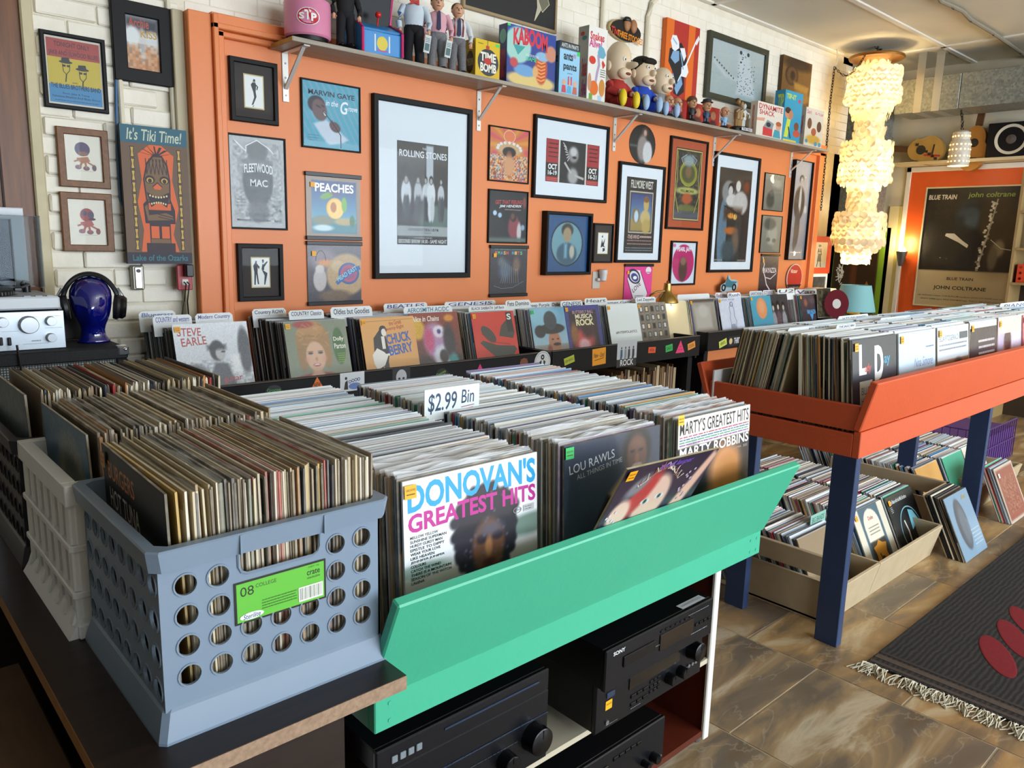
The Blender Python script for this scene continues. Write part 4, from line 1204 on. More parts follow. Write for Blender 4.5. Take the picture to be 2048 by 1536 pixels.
def f_tiki(w, h):
 a = Art(w, h, 4, '#6b5646')
 O, Dk, Br, Y_ = '#d9683c', '#3a2f38', '#7a6046', '#c9a850'
 a.box(0, .875, 1, 1, '#2f6276').box(0, 0, 1, .085, '#33303c')
 a.text("It's Tiki Time!", .09, .895, .92, .98, '#c3cdb4', .012, .2)
 a.poly([(.22, .09), (.27, .25), (.20, .45), (.28, .62), (.24, .80), (.42, .87), (.6, .87), (.78, .80), (.74, .62), (.82, .42), (.72, .22), (.80, .09)], O)
 for sx in (.16, .86):
  for k in range(9):
   z = .10 + k * .084
   a.poly([(sx - .035, z), (sx + .035, z), (sx + .018, z + .04), (sx + .035, z + .078), (sx - .035, z + .078), (sx - .018, z + .04)], Dk)
   a.poly([(sx - .022, z + .006), (sx + .022, z + .006), (sx + .01, z + .04), (sx + .022, z + .072), (sx - .022, z + .072), (sx - .01, z + .04)], Y_)
 a.poly([(.33, .45), (.30, .62), (.36, .74), (.46, .80), (.60, .80), (.68, .73), (.71, .62), (.70, .45)], Dk).poly([(.35, .46), (.32, .62), (.38, .73), (.47, .785), (.59, .785), (.66, .72), (.69, .62), (.68, .46)], Br)
 for k in range(6):
  a.line([(.36 + k * .06, .66), (.42 + k * .05, .77)], .012, Dk).line([(.66 - k * .06, .66), (.60 - k * .05, .77)], .012, Dk)
 for an in (-1.2, -.8, -.4, 0, .4, .8, 1.2):
  a.poly([(.5, .79), (.5 + .22 * math.sin(an) - .02, .80 + .085 * math.cos(an) - .02), (.5 + .27 * math.sin(an), .79 + .07 * math.cos(an)), (.53, .79)], Dk)
 for sx in (-1, 1):
  a.oval(.51 + sx * .11, .62, .075, .03, Dk).oval(.51 + sx * .11, .615, .05, .02, Y_).oval(.51 + sx * .11, .612, .03, .016, Dk)
 a.poly([(.44, .57), (.51, .60), (.58, .57), (.55, .55), (.47, .55)], O).line([(.44, .57), (.51, .6), (.58, .57)], .015, Dk)
 a.poly([(.34, .53), (.38, .52), (.52, .49), (.66, .53), (.70, .53), (.64, .42), (.52, .46), (.40, .42)], Dk)
 for k in range(7):
  a.oval(.39 + k * .042, .505 - .012 * math.sin(k * PI / 6), .014, .008, '#e0cfa0', 8).oval(.41 + k * .035, .445 + .01 * math.sin(k * PI / 6), .013, .008, '#e0cfa0', 8)
 a.poly([(.28, .44), (.36, .48), (.36, .40), (.70, .40), (.70, .48), (.76, .40), (.76, .30), (.30, .30)], Dk).poly([(.30, .42), (.34, .44), (.36, .36), (.62, .38), (.72, .36), (.73, .33), (.34, .32)], Br)
 a.line([(.5, .37), (.73, .345)], .014, Dk).line([(.5, .35), (.72, .33)], .012, Dk)
 a.box(.36, .15, .68, .30, Dk).box(.38, .19, .50, .28, O).box(.54, .19, .66, .28, O).box(.37, .155, .67, .185, Br).box(.30, .085, .74, .155, Dk)
 return a.text('Lake of the Ozarks', .08, .022, .93, .068, '#3f7888', .02)
wallpic('tiki_sign', 'painted wooden tiki sign with carved mask face on brick', 'sign', [(237, 245), (373, 263), (384, 529), (256, 526)], 0, .022, M('sign_board_edge', '#3a2c22', .7), f_tiki, Y=3.62, glass=False)
def dancer(pts_list):
 def f(w, h):
  a = Art(w, h, 4, '#efece2')
  a.box(0, 0, 1, 1, '#c8b070').box(.05, .035, .95, .965, '#f0eee6')
  for P in pts_list: a.poly(P, '#151416')
  return a
 return f
SAX = [[(.35, .70), (.45, .78), (.58, .78), (.62, .70), (.58, .5), (.46, .5)], [(.46, .52), (.58, .52), (.62, .36), (.45, .12), (.36, .10), (.50, .34)], [(.45, .80), (.5, .88), (.58, .86), (.57, .79)], [(.56, .76), (.72, .66), (.66, .55), (.62, .58), (.66, .66), (.55, .70)], [(.4, .07), (.5, .12), (.44, .05)]]
DUO = [[(.12, .72), (.2, .80), (.36, .78), (.34, .52), (.16, .54)], [(.17, .55), (.33, .55), (.40, .12), (.33, .12), (.26, .45), (.22, .10), (.15, .10)], [(.22, .80), (.24, .88), (.32, .87), (.31, .79)], [(.32, .78), (.46, .68), (.40, .60), (.34, .7)],
       [(.55, .60), (.60, .78), (.70, .76), (.68, .56)], [(.55, .60), (.85, .48), (.84, .42), (.72, .10), (.66, .10), (.70, .40)], [(.60, .80), (.58, .92), (.68, .93), (.68, .82)], [(.66, .76), (.86, .88), (.88, .84), (.7, .68)]]
for q, fn, lb in (([(458, 112), (556, 118 + 8), (558, 252), (464, 240)], SAX, 'black-framed silhouette of saxophone player, top left of orange wall'), ([(474, 487), (566, 488), (570, 601), (480, 603)], DUO, 'black-framed silhouette of two dancing figures low on orange wall')):
 wallpic('framed_print', lb, 'picture', q, .022, .022, FRB, dancer(fn), bb=(.24, .24, .18, .18), bmat=MATG)
def f_fleet(w, h):
 a = Art(w, h, 50, '#b4b4b0')
 a.patch(['#c8c8c4', '#6d6d6a', '#a4a4a0', '#8a8a86'], .05, .05, .95, .95, 2, 7, .5).ell(.5, .52, .28, .3, '#565654', .1).ell(.5, .86, .2, .1, '#666662', .2).ell(.5, .18, .2, .12, '#6a6a66', .3).rect(.22, .7, .78, .76, '#7a7a76', .01).speck(.06, 3)
 a.text('FLEETWOOD', .26, .60, .78, .70, '#e6e6e2', .02, wave=.02).text('MAC', .36, .46, .68, .54, '#dededa', .02).text('LITTLE FEAT', .2, .395, .56, .425, '#2e2e2e').text('with', .10, .30, .26, .325, '#2a2a2a').text('special', .08, .265, .27, .29, '#2a2a2a').text('guest', .10, .225, .26, .255, '#2a2a2a')
 a.text('SUN.', .78, .28, .93, .315, '#2a2a2a').text('NOV.', .76, .235, .92, .27, '#2a2a2a').text('24', .80, .18, .92, .22, '#2a2a2a').text('LIOMVIBAY', .26, .125, .78, .16, '#3a3a3a').text('Memorial Hall/K.C.Mo.   8pm', .1, .065, .9, .095, '#1e1e1e', .01)
 return a.line([(.1, .95), (.3, .84), (.3, .9), (.5, .97), (.7, .9), (.8, .84)], .015, '#ececea')
wallpic('framed_poster', 'grey engraved concert poster in thin black frame', 'poster', [(454, 263), (572, 279), (576, 462), (461, 456)], .009, .015, FRB, f_fleet)
def f_marvin(w, h):
 a = Art(w, h, 56, '#4aa6b4')
 k = np.mod((a.U + a.V * .55) * 9, 1)
 a.mix(np.clip(np.abs(k - .5) * 4 - .9, 0, 1) * .55, '#a79cc8')
 a.blob([(.18, .36), (.40, .44), (.62, .30), (.80, .16), (.70, .10), (.45, .05), (.3, .2)], '#c9d3dc', .02).ell(.24, .66, .15, .13, '#1c1a22', .12).ell(.29, .58, .125, .17, '#6a4c48', .15, rot=.35).ell(.38, .53, .03, .055, '#2a1a1e', .2, rot=.5).ell(.38, .53, .018, .04, '#e8e4e6', .3, rot=.5).ell(.27, .63, .05, .014, '#2a1a1e', .4, rot=-.3).ell(.35, .645, .035, .012, '#2a1a1e', .4, rot=-.3).ell(.56, .34, .10, .075, '#5a3e3c', .2, rot=-.5)
 for k in range(4): a.ell(.49 + k * .035, .40 - k * .03, .018, .05, '#6d4c48', .3, rot=-.6)
 a.speck(.015, 5)
 a.text('MARVIN GAYE', .10, .80, .92, .88, '#22223a', .025).text('in the', .40, .66, .62, .75, '#e8f0f2', .012, .3).text('G', .66, .56, .80, .76, '#f0f4f4', .02, .2).text('roove', .80, .62, .97, .68, '#e8f0f2', .012, .3)
 return a.line([(.36, .56), (.5, .42), (.66, .22), (.66, .02)], .015, '#2a2430').scrib(.08, .08, .28, .2, '#3d88a0', 3, 6)
def lp_wall(label, quad, fn, fw=.008, clips=False, sticker=None, glass=True):
 t = wallpic('framed_record_cover' if not clips else 'record_cover', label, 'record cover', quad, fw, .014 if fw else .006, FRB if fw else M('sleeve_card', '#8a8478', .6), fn, glass=glass and fw > 0, group='record covers on the orange wall')
 x0, x1, z0, z1 = rect_of(quad, Y=WY - .006)
 w, h = x1 - x0, z1 - z0
 if clips:
  for nm, z in (('bottom_rail', -.012), ('top_rail', h - .006)):
   mb = MB(); mb.cbox(-w / 2 - .005, w / 2 + .005, -.018, 0, z, z + .02, .002); build(mb, nm, BLACK, t)
 if sticker:
  a = Art(.024, .024, 2, sticker); sheet(a, 'price_sticker', t, x=-w / 2 + .035, z=h - .06, y=-.0145 if fw else -.0135)
 return t
lp_wall('framed turquoise striped record cover with singer at microphone', [(602, 153), (722, 176), (722, 307), (605, 293)], f_marvin)
def f_peach(w, h):
 a = Art(w, h, 46, '#8a7868')
 a.rect(.1, .08, .92, .92, '#23508a', .01).grad('#1f3f7a', '#4f9ab8', .1, .3, .92, .92).rect(.1, .08, .92, .3, '#2f7a8a', .02).ell(.3, .28, .2, .08, '#6f7a6a', .3).ell(.7, .27, .2, .06, '#a89a6a', .3).ell(.3, .16, .18, .05, '#bcd8e0', .4).ell(.84, .28, .05, .1, '#2a6a4a', .3)
 a.ell(.52, .48, .16, .17, '#e8b648', .06).ell(.53, .47, .14, .15, '#f0c870', .1).ell(.49, .5, .055, .085, '#b06a30', .2).ell(.37, .68, .12, .05, '#5f9a3a', .2, rot=.3).ell(.69, .55, .05, .12, '#6aa83e', .2)
 return a.text('PEACHES', .16, .74, .87, .88, '#f0ece4', .03).text('SEED', .42, .70, .62, .735, '#8a2a3a', .01)
def f_dog(w, h):
 a = Art(w, h, 46, '#4a4650')
 a.grad('#5a5862', '#3c3a46').ell(.3, .72, .24, .2, '#7d7480', .5).ell(.33, .68, .15, .06, '#c98a58', .5).ell(.72, .48, .38, .36, '#b39a74', .12).ell(.56, .62, .12, .1, '#c2aa84', .2).ell(.22, .4, .12, .2, '#b9b4b4', .15).ell(.22, .58, .08, .07, '#c6c2c2', .2).ell(.5, .12, .3, .1, '#6d5a48', .4).speck(.03, 9)
 a.oval(.76, .50, .2, .19, '#3d5f9a').oval(.76, .50, .16, .15, '#b05a78').oval(.76, .5, .11, .1, '#8f5a8a')
 a.line([(.54, .34), (.74, .5), (.96, .6)], .07, '#2f66a8').text('HEAD EAST', .56, .36, .98, .44, '#8fd0e0', .02, rot=.5)
 P = [(.24 + .09 * math.cos(x), .72 + .17 * math.sin(x)) for x in np.linspace(0, PI, 12)]
 return a.line(P, .012, '#2a2630')
lp_wall('record cover of peach half on blue sky, clipped to orange wall', [(611, 347), (720, 358), (721, 474), (613, 478)], f_peach, 0, True, '#f0a818')
lp_wall('record cover with white dog and pink-blue ring emblem', [(614, 487), (722, 490), (722, 604), (616, 606)], f_dog, 0, True, '#f0a818')
def f_stones(w, h):
 a = Art(w, h, 90, '#3a332c')
 a.grad('#33291f', '#2a2420').rect(0, .79, 1, 1.1, '#4a443c', .05).rect(.56, .56, .70, .98, '#b9c0c4', .01).ell(.75, .28, .42, .12, '#55685f', .25).rect(-.1, -.1, 1.1, .185, '#9aa09e', .005).rect(-.1, -.1, 1.1, .085, '#1c1a1a', .005)
 for cx, s_, c in ((.17, 1.15, '#c9ced0'), (.40, .95, '#b2b6b8'), (.55, .85, '#c3c7c8'), (.66, 1.0, '#d8dcdc'), (.86, .8, '#bcc0c0')):
  a.ell(cx, .50, .085 * s_, .13 * s_, c, .15).ell(cx - .02, .36, .045, .13, '#4a4b4c' if s_ != 1.0 else '#d0d4d4', .2).ell(cx + .03, .36, .04, .13, '#3a3b3c' if s_ != 1.0 else '#c0c4c4', .2).ell(cx, .645, .042 * s_, .045 * s_, '#2a2422', .2).ell(cx, .635, .026 * s_, .03 * s_, '#b0a8a0', .3)
 a.speck(.02, 5)
 a.text('THE', .48, .935, .56, .955, '#dadad6').text('ROLLING STONES', .04, .855, .97, .92, '#e9eaea', .012)
 return a.text('SUNDAY NOV. 9 7:30 & 11:00 P.M.', .20, .135, .82, .165, '#1a1a1c', .02).text('OAKLAND COLISEUM', .36, .112, .66, .124, '#2a2a2c').text('LOS ANGELES FORUM', .32, .062, .68, .075, '#d8d8d4').text('SECOND SHOW 10:30 - SAME NIGHT', .02, .015, .985, .052, '#e0e0dc', .012)
wallpic('framed_poster', 'largest poster, wide white mat and black frame, five band members', 'poster', [(745, 185), (945, 219), (943, 555), (753, 558)], .03, .03, FRB, f_stones, bb=(.205, .225, .21, .175), bmat=MATW)
def f_axis(w, h):
 a = Art(w, h, 46, '#d8763a')
 for k in range(16):
  an = k * PI / 8
  a.blob([(.5, .72), (.5 + math.cos(an), .72 + math.sin(an)), (.5 + math.cos(an + .2), .72 + math.sin(an + .2))], '#d84a6a' if k % 2 else '#e8a03a', .02, .7)
 a.patch(['#c9652e', '#e3c9a0', '#4f9ac0', '#d8d0b8', '#8a3a22', '#e39a4a'], .02, .02, .98, .5, 2, 3, .8).ell(.5, .86, .14, .12, '#e87a4a', .15).ell(.5, .62, .36, .12, '#cfa878', .3).ell(.5, .56, .17, .1, '#221614', .15).ell(.5, .5, .07, .09, '#7a4630', .3).ell(.5, .3, .14, .2, '#d89a6a', .4)
 for k in range(9):
  an = PI * k / 8; a.oval(.5 + .3 * math.cos(an), .62 + .12 * math.sin(an), .04, .03, '#e8e2d8', 10)
 return a.oval(.5, .86, .15, .12, '#f0e0c0', hole=.93)
def f_feel(w, h):
 a = Art(w, h, 46, '#16161a')
 a.grad('#141418', '#201c20').ell(.66, .30, .16, .24, '#8a3a44', .3).ell(.64, .5, .08, .09, '#2a1a18', .3).ell(.62, .52, .05, .06, '#6a4030', .4).ell(.15, .57, .05, .05, '#b8d4e8', .3).ell(.28, .53, .05, .05, '#a8c8e0', .3).ell(.9, .3, .05, .06, '#8aa4b8', .4).ell(.8, .2, .06, .2, '#c9c0bc', .4).rect(0, .0, 1, .09, '#5a6a60', .03).ell(.93, .8, .05, .12, '#7a3a34', .5)
 return a.text('GET THAT FEELING', .16, .74, .88, .82, '#c03a38', .02, .2, .04).text('JIMI HENDRIX', .26, .665, .86, .73, '#e6e2e0', .02, .2, .04).text('AND CURTIS KNIGHT', .4, .635, .84, .66, '#d0a8a0')
def f_smash(w, h):
 a = Art(w, h, 40, '#26283a')
 a.grad('#2a2c40', '#1c2030').ell(.4, .52, .16, .2, '#4a6078', .6).ell(.7, .62, .1, .18, '#6a5a50', .6).ell(.3, .7, .1, .1, '#55606c', .6).speck(.03, 4)
 for i, c in enumerate('SMASH HITS'):
  if c != ' ': a.text(c, .12 + i * .075, .85, .18 + i * .075, .92, ['#d85a5a', '#5ac07a', '#5aa0d8', '#d8b04a'][i % 4], .03)
 a.text('JIMI HENDRIX EXPERIENCE', .1, .935, .95, .975, '#5a8a8a', .02)
 for k in range(9):
  a.line([(.3 + .05 * k, .75 - .03 * k), (.33 + .05 * k, .4 + .02 * k), (.28 + .06 * k, .25)], .008, ['#6a8aa0', '#a08a6a', '#8a9aa8'][k % 3])
 return a.line([(.1, .2), (.3, .14), (.6, .15), (.9, .28)], .008, '#6f8296')
lp_wall('framed orange and pink psychedelic record cover with many arms', [(979, 249), (1061, 262), (1058, 369), (978, 361)], f_axis)
lp_wall('framed dark concert record cover with guitarist in pink', [(978, 377), (1057, 384), (1056, 486), (977, 488)], f_feel)
lp_wall('dark blue record cover with multicoloured lettering, bottom of three', [(980, 495), (1054, 495), (1053, 588), (979, 591)], f_smash, 0, True, '#f0a818')
def f_acc(w, h):
 a = Art(w, h, 60, '#1f1c1c')
 a.rect(0, 0, .22, 1, '#a8262c', .004).rect(.76, 0, 1, 1, '#a8262c', .004).rect(.0, .12, .22, .45, '#1c1818', .004).rect(.76, .12, 1, .45, '#1c1818', .004).ell(.5, .70, .1, .2, '#8d8a88', .3).ell(.5, .76, .06, .1, '#c9c6c2', .4).ell(.52, .63, .04, .03, '#2a2624', .4).ell(.5, .18, .1, .2, '#a8a4a0', .4)
 a.box(.222, 0, .25, 1, '#d9d4c8').box(.73, 0, .758, 1, '#d9d4c8')
 for x0, d1, d2 in ((.02, 'OCT', '16-19'), (.78, 'OCT', '16-21')):
  a.text(d1, x0 + .02, .29, x0 + .18, .42, '#f0efe8', .04).text(d2, x0 + .02, .16, x0 + .18, .27, '#f0efe8', .03)
  for k in range(4): a.scrib(x0 + .02, .56 + k * .1, x0 + .19, .63 + k * .1, '#2a1414', 1, k)
  a.scrib(x0, .02, x0 + .2, .1, '#e07a6a', 2, 5)
 for k in range(7):
  a.line([(.36 + .01 * k, .85 - .04 * k), (.30 + .015 * k, .95 - .07 * k)], .012, '#c9c6c2')
 return a.line([(.46, .25), (.34, .48)], .03, '#b8b4b0').line([(.54, .2), (.70, .14)], .03, '#b8b4b0')
wallpic('framed_poster', 'wide white-matted triptych poster with red side columns', 'poster', [(1073, 228), (1223, 254), (1212, 406), (1066, 395)], .02, .025, FRB, f_acc, bb=(.14, .10, .24, .19), bmat=MATW)
# round picture disc
x0, x1, z0, z1 = rect_of([(1259, 246), (1311, 252), (1311, 330), (1259, 326)], Y=WY - .004)
t = thing('picture_disc', 'round black picture disc of a long-haired singer under shelf', 'record', ((x0 + x1) / 2, WY, z0))
a = Art(x1 - x0, z1 - z0, 40, '#1c1b1e')
a.cut = lambda u, v: (u - .5) ** 2 + (v - .5) ** 2 < .25
a.ell(.58, .82, .13, .13, '#4a3632', .3).ell(.58, .8, .06, .08, '#b89a8a', .4).ell(.5, .4, .2, .34, '#8a8482', .3).ell(.7, .3, .18, .3, '#c2c8cc', .2).rect(0, .42, .3, .46, '#5a6a72', .03).speck(.03, 2)
r_ = (x1 - x0) / 2; rz = (z1 - z0) / 2
mb = MB(); mb.prism([(r_ * math.cos(k * PI / 20), rz + rz * math.sin(k * PI / 20)) for k in range(40)], -.003, 0); build(mb, 'disc', BLACK, t)
sheet(a, 'print', t, y=-.0036, mat=GLOSSY)
def f_bdisc(w, h):
 a = Art(w, h, 50, '#24507e')
 a.ell(.5, .5, .385, .40, '#101820', .02).ell(.5, .5, .36, .375, '#6e9aa4', .02).ell(.5, .74, .14, .12, '#3a3a30', .2).ell(.5, .66, .10, .13, '#a08a6a', .25).ell(.5, .32, .24, .2, '#3a5a6c', .15).ell(.62, .36, .06, .12, '#b8b4a0', .4).rect(.44, .25, .5, .5, '#7ab0c0', .03).speck(.02, 3)
 return a
wallpic('framed_disc', 'deep black shadow box with blue mat and oval portrait disc', 'picture', [(1096, 422), (1189, 427), (1181, 549), (1090, 551)], .02, .05, FRB, f_bdisc)
wallpic('framed_print', 'small dark-matted framed ink sketch beside the blue shadow box', 'picture', [(1190, 447), (1230, 447), (1225, 525), (1186, 527)], .012, .02, FRB, dancer([[(.3, .3), (.4, .7), (.5, .5), (.7, .75), (.6, .4), (.75, .3), (.5, .35)], [(.35, .78), (.45, .9), (.5, .76)], [(.5, .1), (.72, .16), (.7, .28), (.5, .28)]]), bb=(.2, .2, .2, .2), bmat=MATG)
def f_fill(w, h):
 a = Art(w, h, 60, '#211a18')
 a.rect(.12, .27, .9, .82, '#e0d6c0', .006).rect(.14, .285, .88, .805, '#3a2a24', .006).grad('#3a4478', '#6f9ab8', .17, .45, .85, .79).grad('#a48f5a', '#9a8448', .17, .3, .85, .46).ell(.35, .5, .12, .1, '#8a6a40', .2).ell(.36, .49, .07, .08, '#bcd4e4', .3).ell(.68, .66, .09, .10, '#c4a860', .2).ell(.68, .72, .09, .04, '#8a5a30', .3).ell(.66, .48, .16, .10, '#c9b070', .2).ell(.7, .36, .14, .1, '#b89c58', .3)
 return a.text('FILLMORE WEST', .14, .86, .88, .965, '#e6dfd0', .012).text('THE WHO', .12, .19, .5, .245, '#d8b8a8', .015).scrib(.1, .10, .92, .235, '#9a7a70', 3, 8).scrib(.52, .195, .92, .25, '#c9a898', 1, 3).scrib(.05, .02, .95, .085, '#7d8a90', 2, 4)
wallpic('framed_poster', 'white-matted tall poster with golden statue and arch', 'poster', [(1241, 322), (1333, 334), (1322, 525), (1233, 526)], .02, .025, FRB, f_fill, bb=(.15, .14, .115, .075), bmat=MATW)
def f_love(w, h):
 a = Art(w, h, 4, '#e23d94')
 a.poly([(.1, .62), (.3, .90), (.55, .86), (.85, .2), (.78, .0), (.35, .0)], '#e9e6ec').oval(.34, .70, .24, .20, '#23264a', rot=-.4).oval(.35, .69, .18, .15, '#d8d6e2', rot=-.4).oval(.36, .67, .14, .11, '#2a3a86', rot=-.4).oval(.37, .66, .07, .05, '#e9e6ec')
 a.line([(.1, .62), (.36, .0)], .02, '#23264a').line([(.56, .84), (.86, .2)], .02, '#23264a').oval(.85, .87, .1, .1, '#e6dce4').box(.78, .8, .92, .82, '#5a4a6a')
 return a.text('LOVE', .34, .22, .66, .36, '#20224a', .01, rot=.6).scrib(.4, .02, .7, .16, '#3a3c5a', 3, 4)
lp_wall('hot pink record cover with a drawn can, behind brass lamp', [(1249, 532), (1306, 531), (1300, 600), (1247, 602)], f_love, 0, True, '#f0a818')
def f_alice(w, h):
 a = Art(w, h, 60, '#221f1c')
 a.patch(['#211f1c', '#3a362a', '#5a5a3a', '#2a2c34', '#4a3a2c'], .02, .02, .98, .98, 3, 5, .8).rect(.0, .0, 1, .14, '#55565a', .02).ell(.5, .66, .32, .17, '#8d9422', .15).ell(.5, .66, .26, .13, '#4a4a22', .15).ell(.5, .68, .12, .08, '#7a5a3a', .4).ell(.5, .42, .44, .05, '#a8a85a', .3).ell(.5, .31, .2, .08, '#b0562a', .4).ell(.5, .84, .22, .08, '#8a9aa0', .5).ell(.5, .18, .4, .05, '#6a6a3a', .4)
 for sx in (-1, 1):
  a.line([(.5 + sx * .44, .95), (.5 + sx * .40, .6), (.5 + sx * .45, .35), (.5 + sx * .3, .12)], .015, '#c9b84a').line([(.5 + sx * .1, .92), (.5 + sx * .3, .86), (.5 + sx * .2, .78)], .012, '#b9c4c8')
 return a.text('FILLMORE', .25, .40, .75, .435, '#2a2410', .01).oval(.5, .66, .33, .175, '#c9b23a', hole=.96).line([(.02, .02), (.98, .02), (.98, .98), (.02, .98), (.02, .02)], .02, '#d8c070')
wallpic('framed_poster', 'ornate black and yellow poster in red-orange mat', 'poster', [(1345, 271), (1420, 284), (1406, 461), (1333, 458)], .016, .022, FRB, f_alice, bb=(.14, .11, .09, .08), bmat=MATO)
def f_duo(w, h):
 a = Art(w, h, 80, '#2c2420')
 a.grad('#3a2c22', '#1f2426').ell(.18, .3, .13, .38, '#5f7a8a', .12).ell(.3, .75, .2, .12, '#8a8a86', .2).ell(.38, .79, .1, .06, '#201a18', .2).ell(.36, .76, .07, .055, '#cfc9c0', .2).ell(.60, .86, .10, .06, '#4a3226', .25).ell(.59, .82, .075, .06, '#d8d2c8', .2).ell(.42, .66, .18, .07, '#d0ccc4', .2).ell(.68, .64, .24, .13, '#c3beb6', .2).rect(.2, .46, .75, .58, '#4a3020', .04).ell(.42, .5, .1, .03, '#e0963a', .4).ell(.55, .49, .06, .03, '#f0b860', .4).ell(.45, .34, .2, .04, '#b8642a', .5).ell(.6, .22, .12, .14, '#6a5444', .5).ell(.4, .12, .2, .12, '#3a4a50', .4).ell(.85, .82, .1, .06, '#7a3a1a', .5).speck(.03, 6)
 for k in range(8): a.line([(.22 + k * .07, .60 - k * .012), (.22 + k * .07, .52 - k * .008)], .012, '#1a120c')
 return a.line([(.2, .60), (.8, .50)], .02, '#1a120c').text('SIMON &', .0, .012, .24, .03, '#c9c0b0').text('GARFUNKEL', .72, .008, .98, .026, '#c9c0b0')
wallpic('framed_poster', 'tall white-matted poster of two men over night bridge', 'poster', [(1435, 303), (1523, 316), (1506, 544), (1417, 545)], .022, .028, FRB, f_duo, bb=(.1, .13, .10, .07), bmat=MATW)
def f_pearl(w, h):
 a = Art(w, h, 34, '#dfe4ea')
 a.ell(.5, .5, .46, .46, '#c01f66', .03).ell(.5, .35, .18, .3, '#5a3a30', .2).ell(.5, .55, .12, .1, '#8a6a52', .4).ell(.1, .93, .06, .04, '#d86a9a', .3)
 return a.text('PEARL JAM', .22, .76, .80, .90, '#f2eef2', .03)
wallpic('framed_record_cover', 'small framed print with magenta oval and white lettering', 'picture', [(1344, 481), (1396, 483), (1391, 571), (1341, 570)], .014, .02, FRB, f_pearl)
def f_silver(face):
 def f(w, h):
  a = Art(w, h, 30, '#8a8778')
  a.grad('#96927f', '#7d7a6c')
  if face: a.ell(.55, .5, .28, .3, '#a39f90', .3).ell(.4, .78, .3, .16, '#5a584e', .4).ell(.38, .35, .1, .06, '#5f5c52', .4).ell(.68, .33, .1, .06, '#5f5c52', .4)
  else: a.ell(.35, .28, .2, .22, '#4a4840', .4).ell(.4, .48, .1, .1, '#6a675c', .4).ell(.6, .75, .25, .12, '#a8a594', .5)
  return a
 return f
for q, fc, lb in (([(1531, 345), (1571, 350), (1566, 423), (1526, 421)], False, 'silvery plaque with small dark figure, upper of two'), ([(1524, 430), (1566, 432), (1560, 505), (1521, 507)], True, 'silvery plaque with faint face in glasses, lower of two')):
 t = wallpic('metal_plaque', lb, 'plaque', q, .006, .012, FRB, f_silver(fc))
def f_way(w, h):
 a = Art(w, h, 24, '#4a3638')
 a.grad('#5a5450', '#3a2a2e').speck(.05, 3)
 a.line([(.1, .95), (.2, .75), (.15, .6), (.3, .4), (.4, .2), (.6, .05)], .04, '#d8d2d2').line([(.3, .4), (.6, .35), (.9, .5)], .03, '#c9c2c4')
 return a.text('WAYAZZA', .12, .52, .92, .66, '#ddd6d4', .02)
lp_wall('dark record cover with white lightning streaks beside plaques', [(1521, 512), (1557, 510), (1553, 582), (1518, 584)], f_way, 0, True, '#f0a818')
def f_tall(w, h):
 a = Art(w, h, 60, '#a8a8ac')
 a.grad('#bcbcc0', '#85858c').ell(.5, .82, .13, .045, '#3a3634', .2).ell(.52, .80, .1, .045, '#b8b0aa', .3).ell(.46, .58, .3, .17, '#2e2c2e', .15).ell(.5, .6, .07, .15, '#c9c9cc', .3).ell(.44, .33, .15, .2, '#4a4648', .2).ell(.36, .18, .08, .1, '#55504e', .4).ell(.85, .52, .08, .04, '#d0ccc8', .4).speck(.02, 4)
 return a.scrib(.2, .06, .8, .085, '#e6e6e8', 1, 4)
wallpic('framed_poster', 'narrow tall grey portrait poster of man in long coat', 'poster', [(1593, 318), (1629, 325), (1612, 520), (1577, 520)], .006, .04, FRB, f_tall)
# motorcycle cut-out and round dog sign standing on the bin's back edge
x0, x1, z0, z1 = rect_of([(1440, 549), (1476, 549), (1476, 584), (1440, 584)], Y=3.56)
w, h = x1 - x0, z1 - z0
t = thing('cutout', 'small blue motorcycle cut-out standing above the far records', 'cutout', ((x0 + x1) / 2, 3.56, z0))
TEAL = M('teal_print', '#3d7280', .4)
mb = MB(); mb.prism([(w * (p - .5), h * q) for p, q in ((.05, .1), (.2, .0), (.9, .05), (1, .35), (.98, .62), (.8, .72), (.62, .7), (.5, .9), (.42, 1), (.38, .8), (.3, .55), (.06, .4))], 0, .004); build(mb, 'board', M('pale_blue_card', '#9fb4ba', .6), t)
for p in (.2, .78):
 mb = MB(); mb.lathe([(h * .12, 0), (h * .2, 0), (h * .2, .004), (h * .12, .004)], 20, X=Matrix.Translation((w * (p - .5), -.001, h * .26)) @ Matrix.Rotation(PI / 2, 4, 'X'), cap=False); build(mb, 'wheel', BLACK, t)
mb = MB(); mb.prism([(w * (p - .5), h * q) for p, q in ((.25, .3), (.7, .25), (.75, .4), (.95, .58), (.6, .62), (.45, .75), (.4, .92), (.36, .7), (.3, .5))], -.002, 0); build(mb, 'body_print', TEAL, t)
x0, x1, z0, z1 = rect_of([(1571, 528), (1601, 528), (1599, 584), (1569, 584)], Y=WY)
w, h = x1 - x0, z1 - z0
t = thing('round_sign', 'red and black oval sign with pale script near wall end', 'sign', ((x0 + x1) / 2, WY - .02, z0))
mb = MB(); mb.prism([(w / 2 * math.cos(k * PI / 16), h / 2 + h / 2 * math.sin(k * PI / 16)) for k in range(32)], 0, .008); build(mb, 'plate', M('sign_red', '#e8e4dc', .4), t)
a = Art(w, h, 4, '#c03024'); a.sh = []; a.cut = lambda u, v: False
a.oval(.5, .5, .48, .48, '#b52a20').poly([(.03, .28), (.08, .22), (.2, .1), (.4, .03), (.6, .03), (.8, .1), (.92, .22), (.97, .28)], '#181214').text('Victor', .2, .68, .65, .82, '#f0d8c0', .02, .2).text('HIS MASTERS VOICE', .18, .12, .82, .19, '#e8d8c8', .01)
sheet(a, 'print', t, y=-.0005)
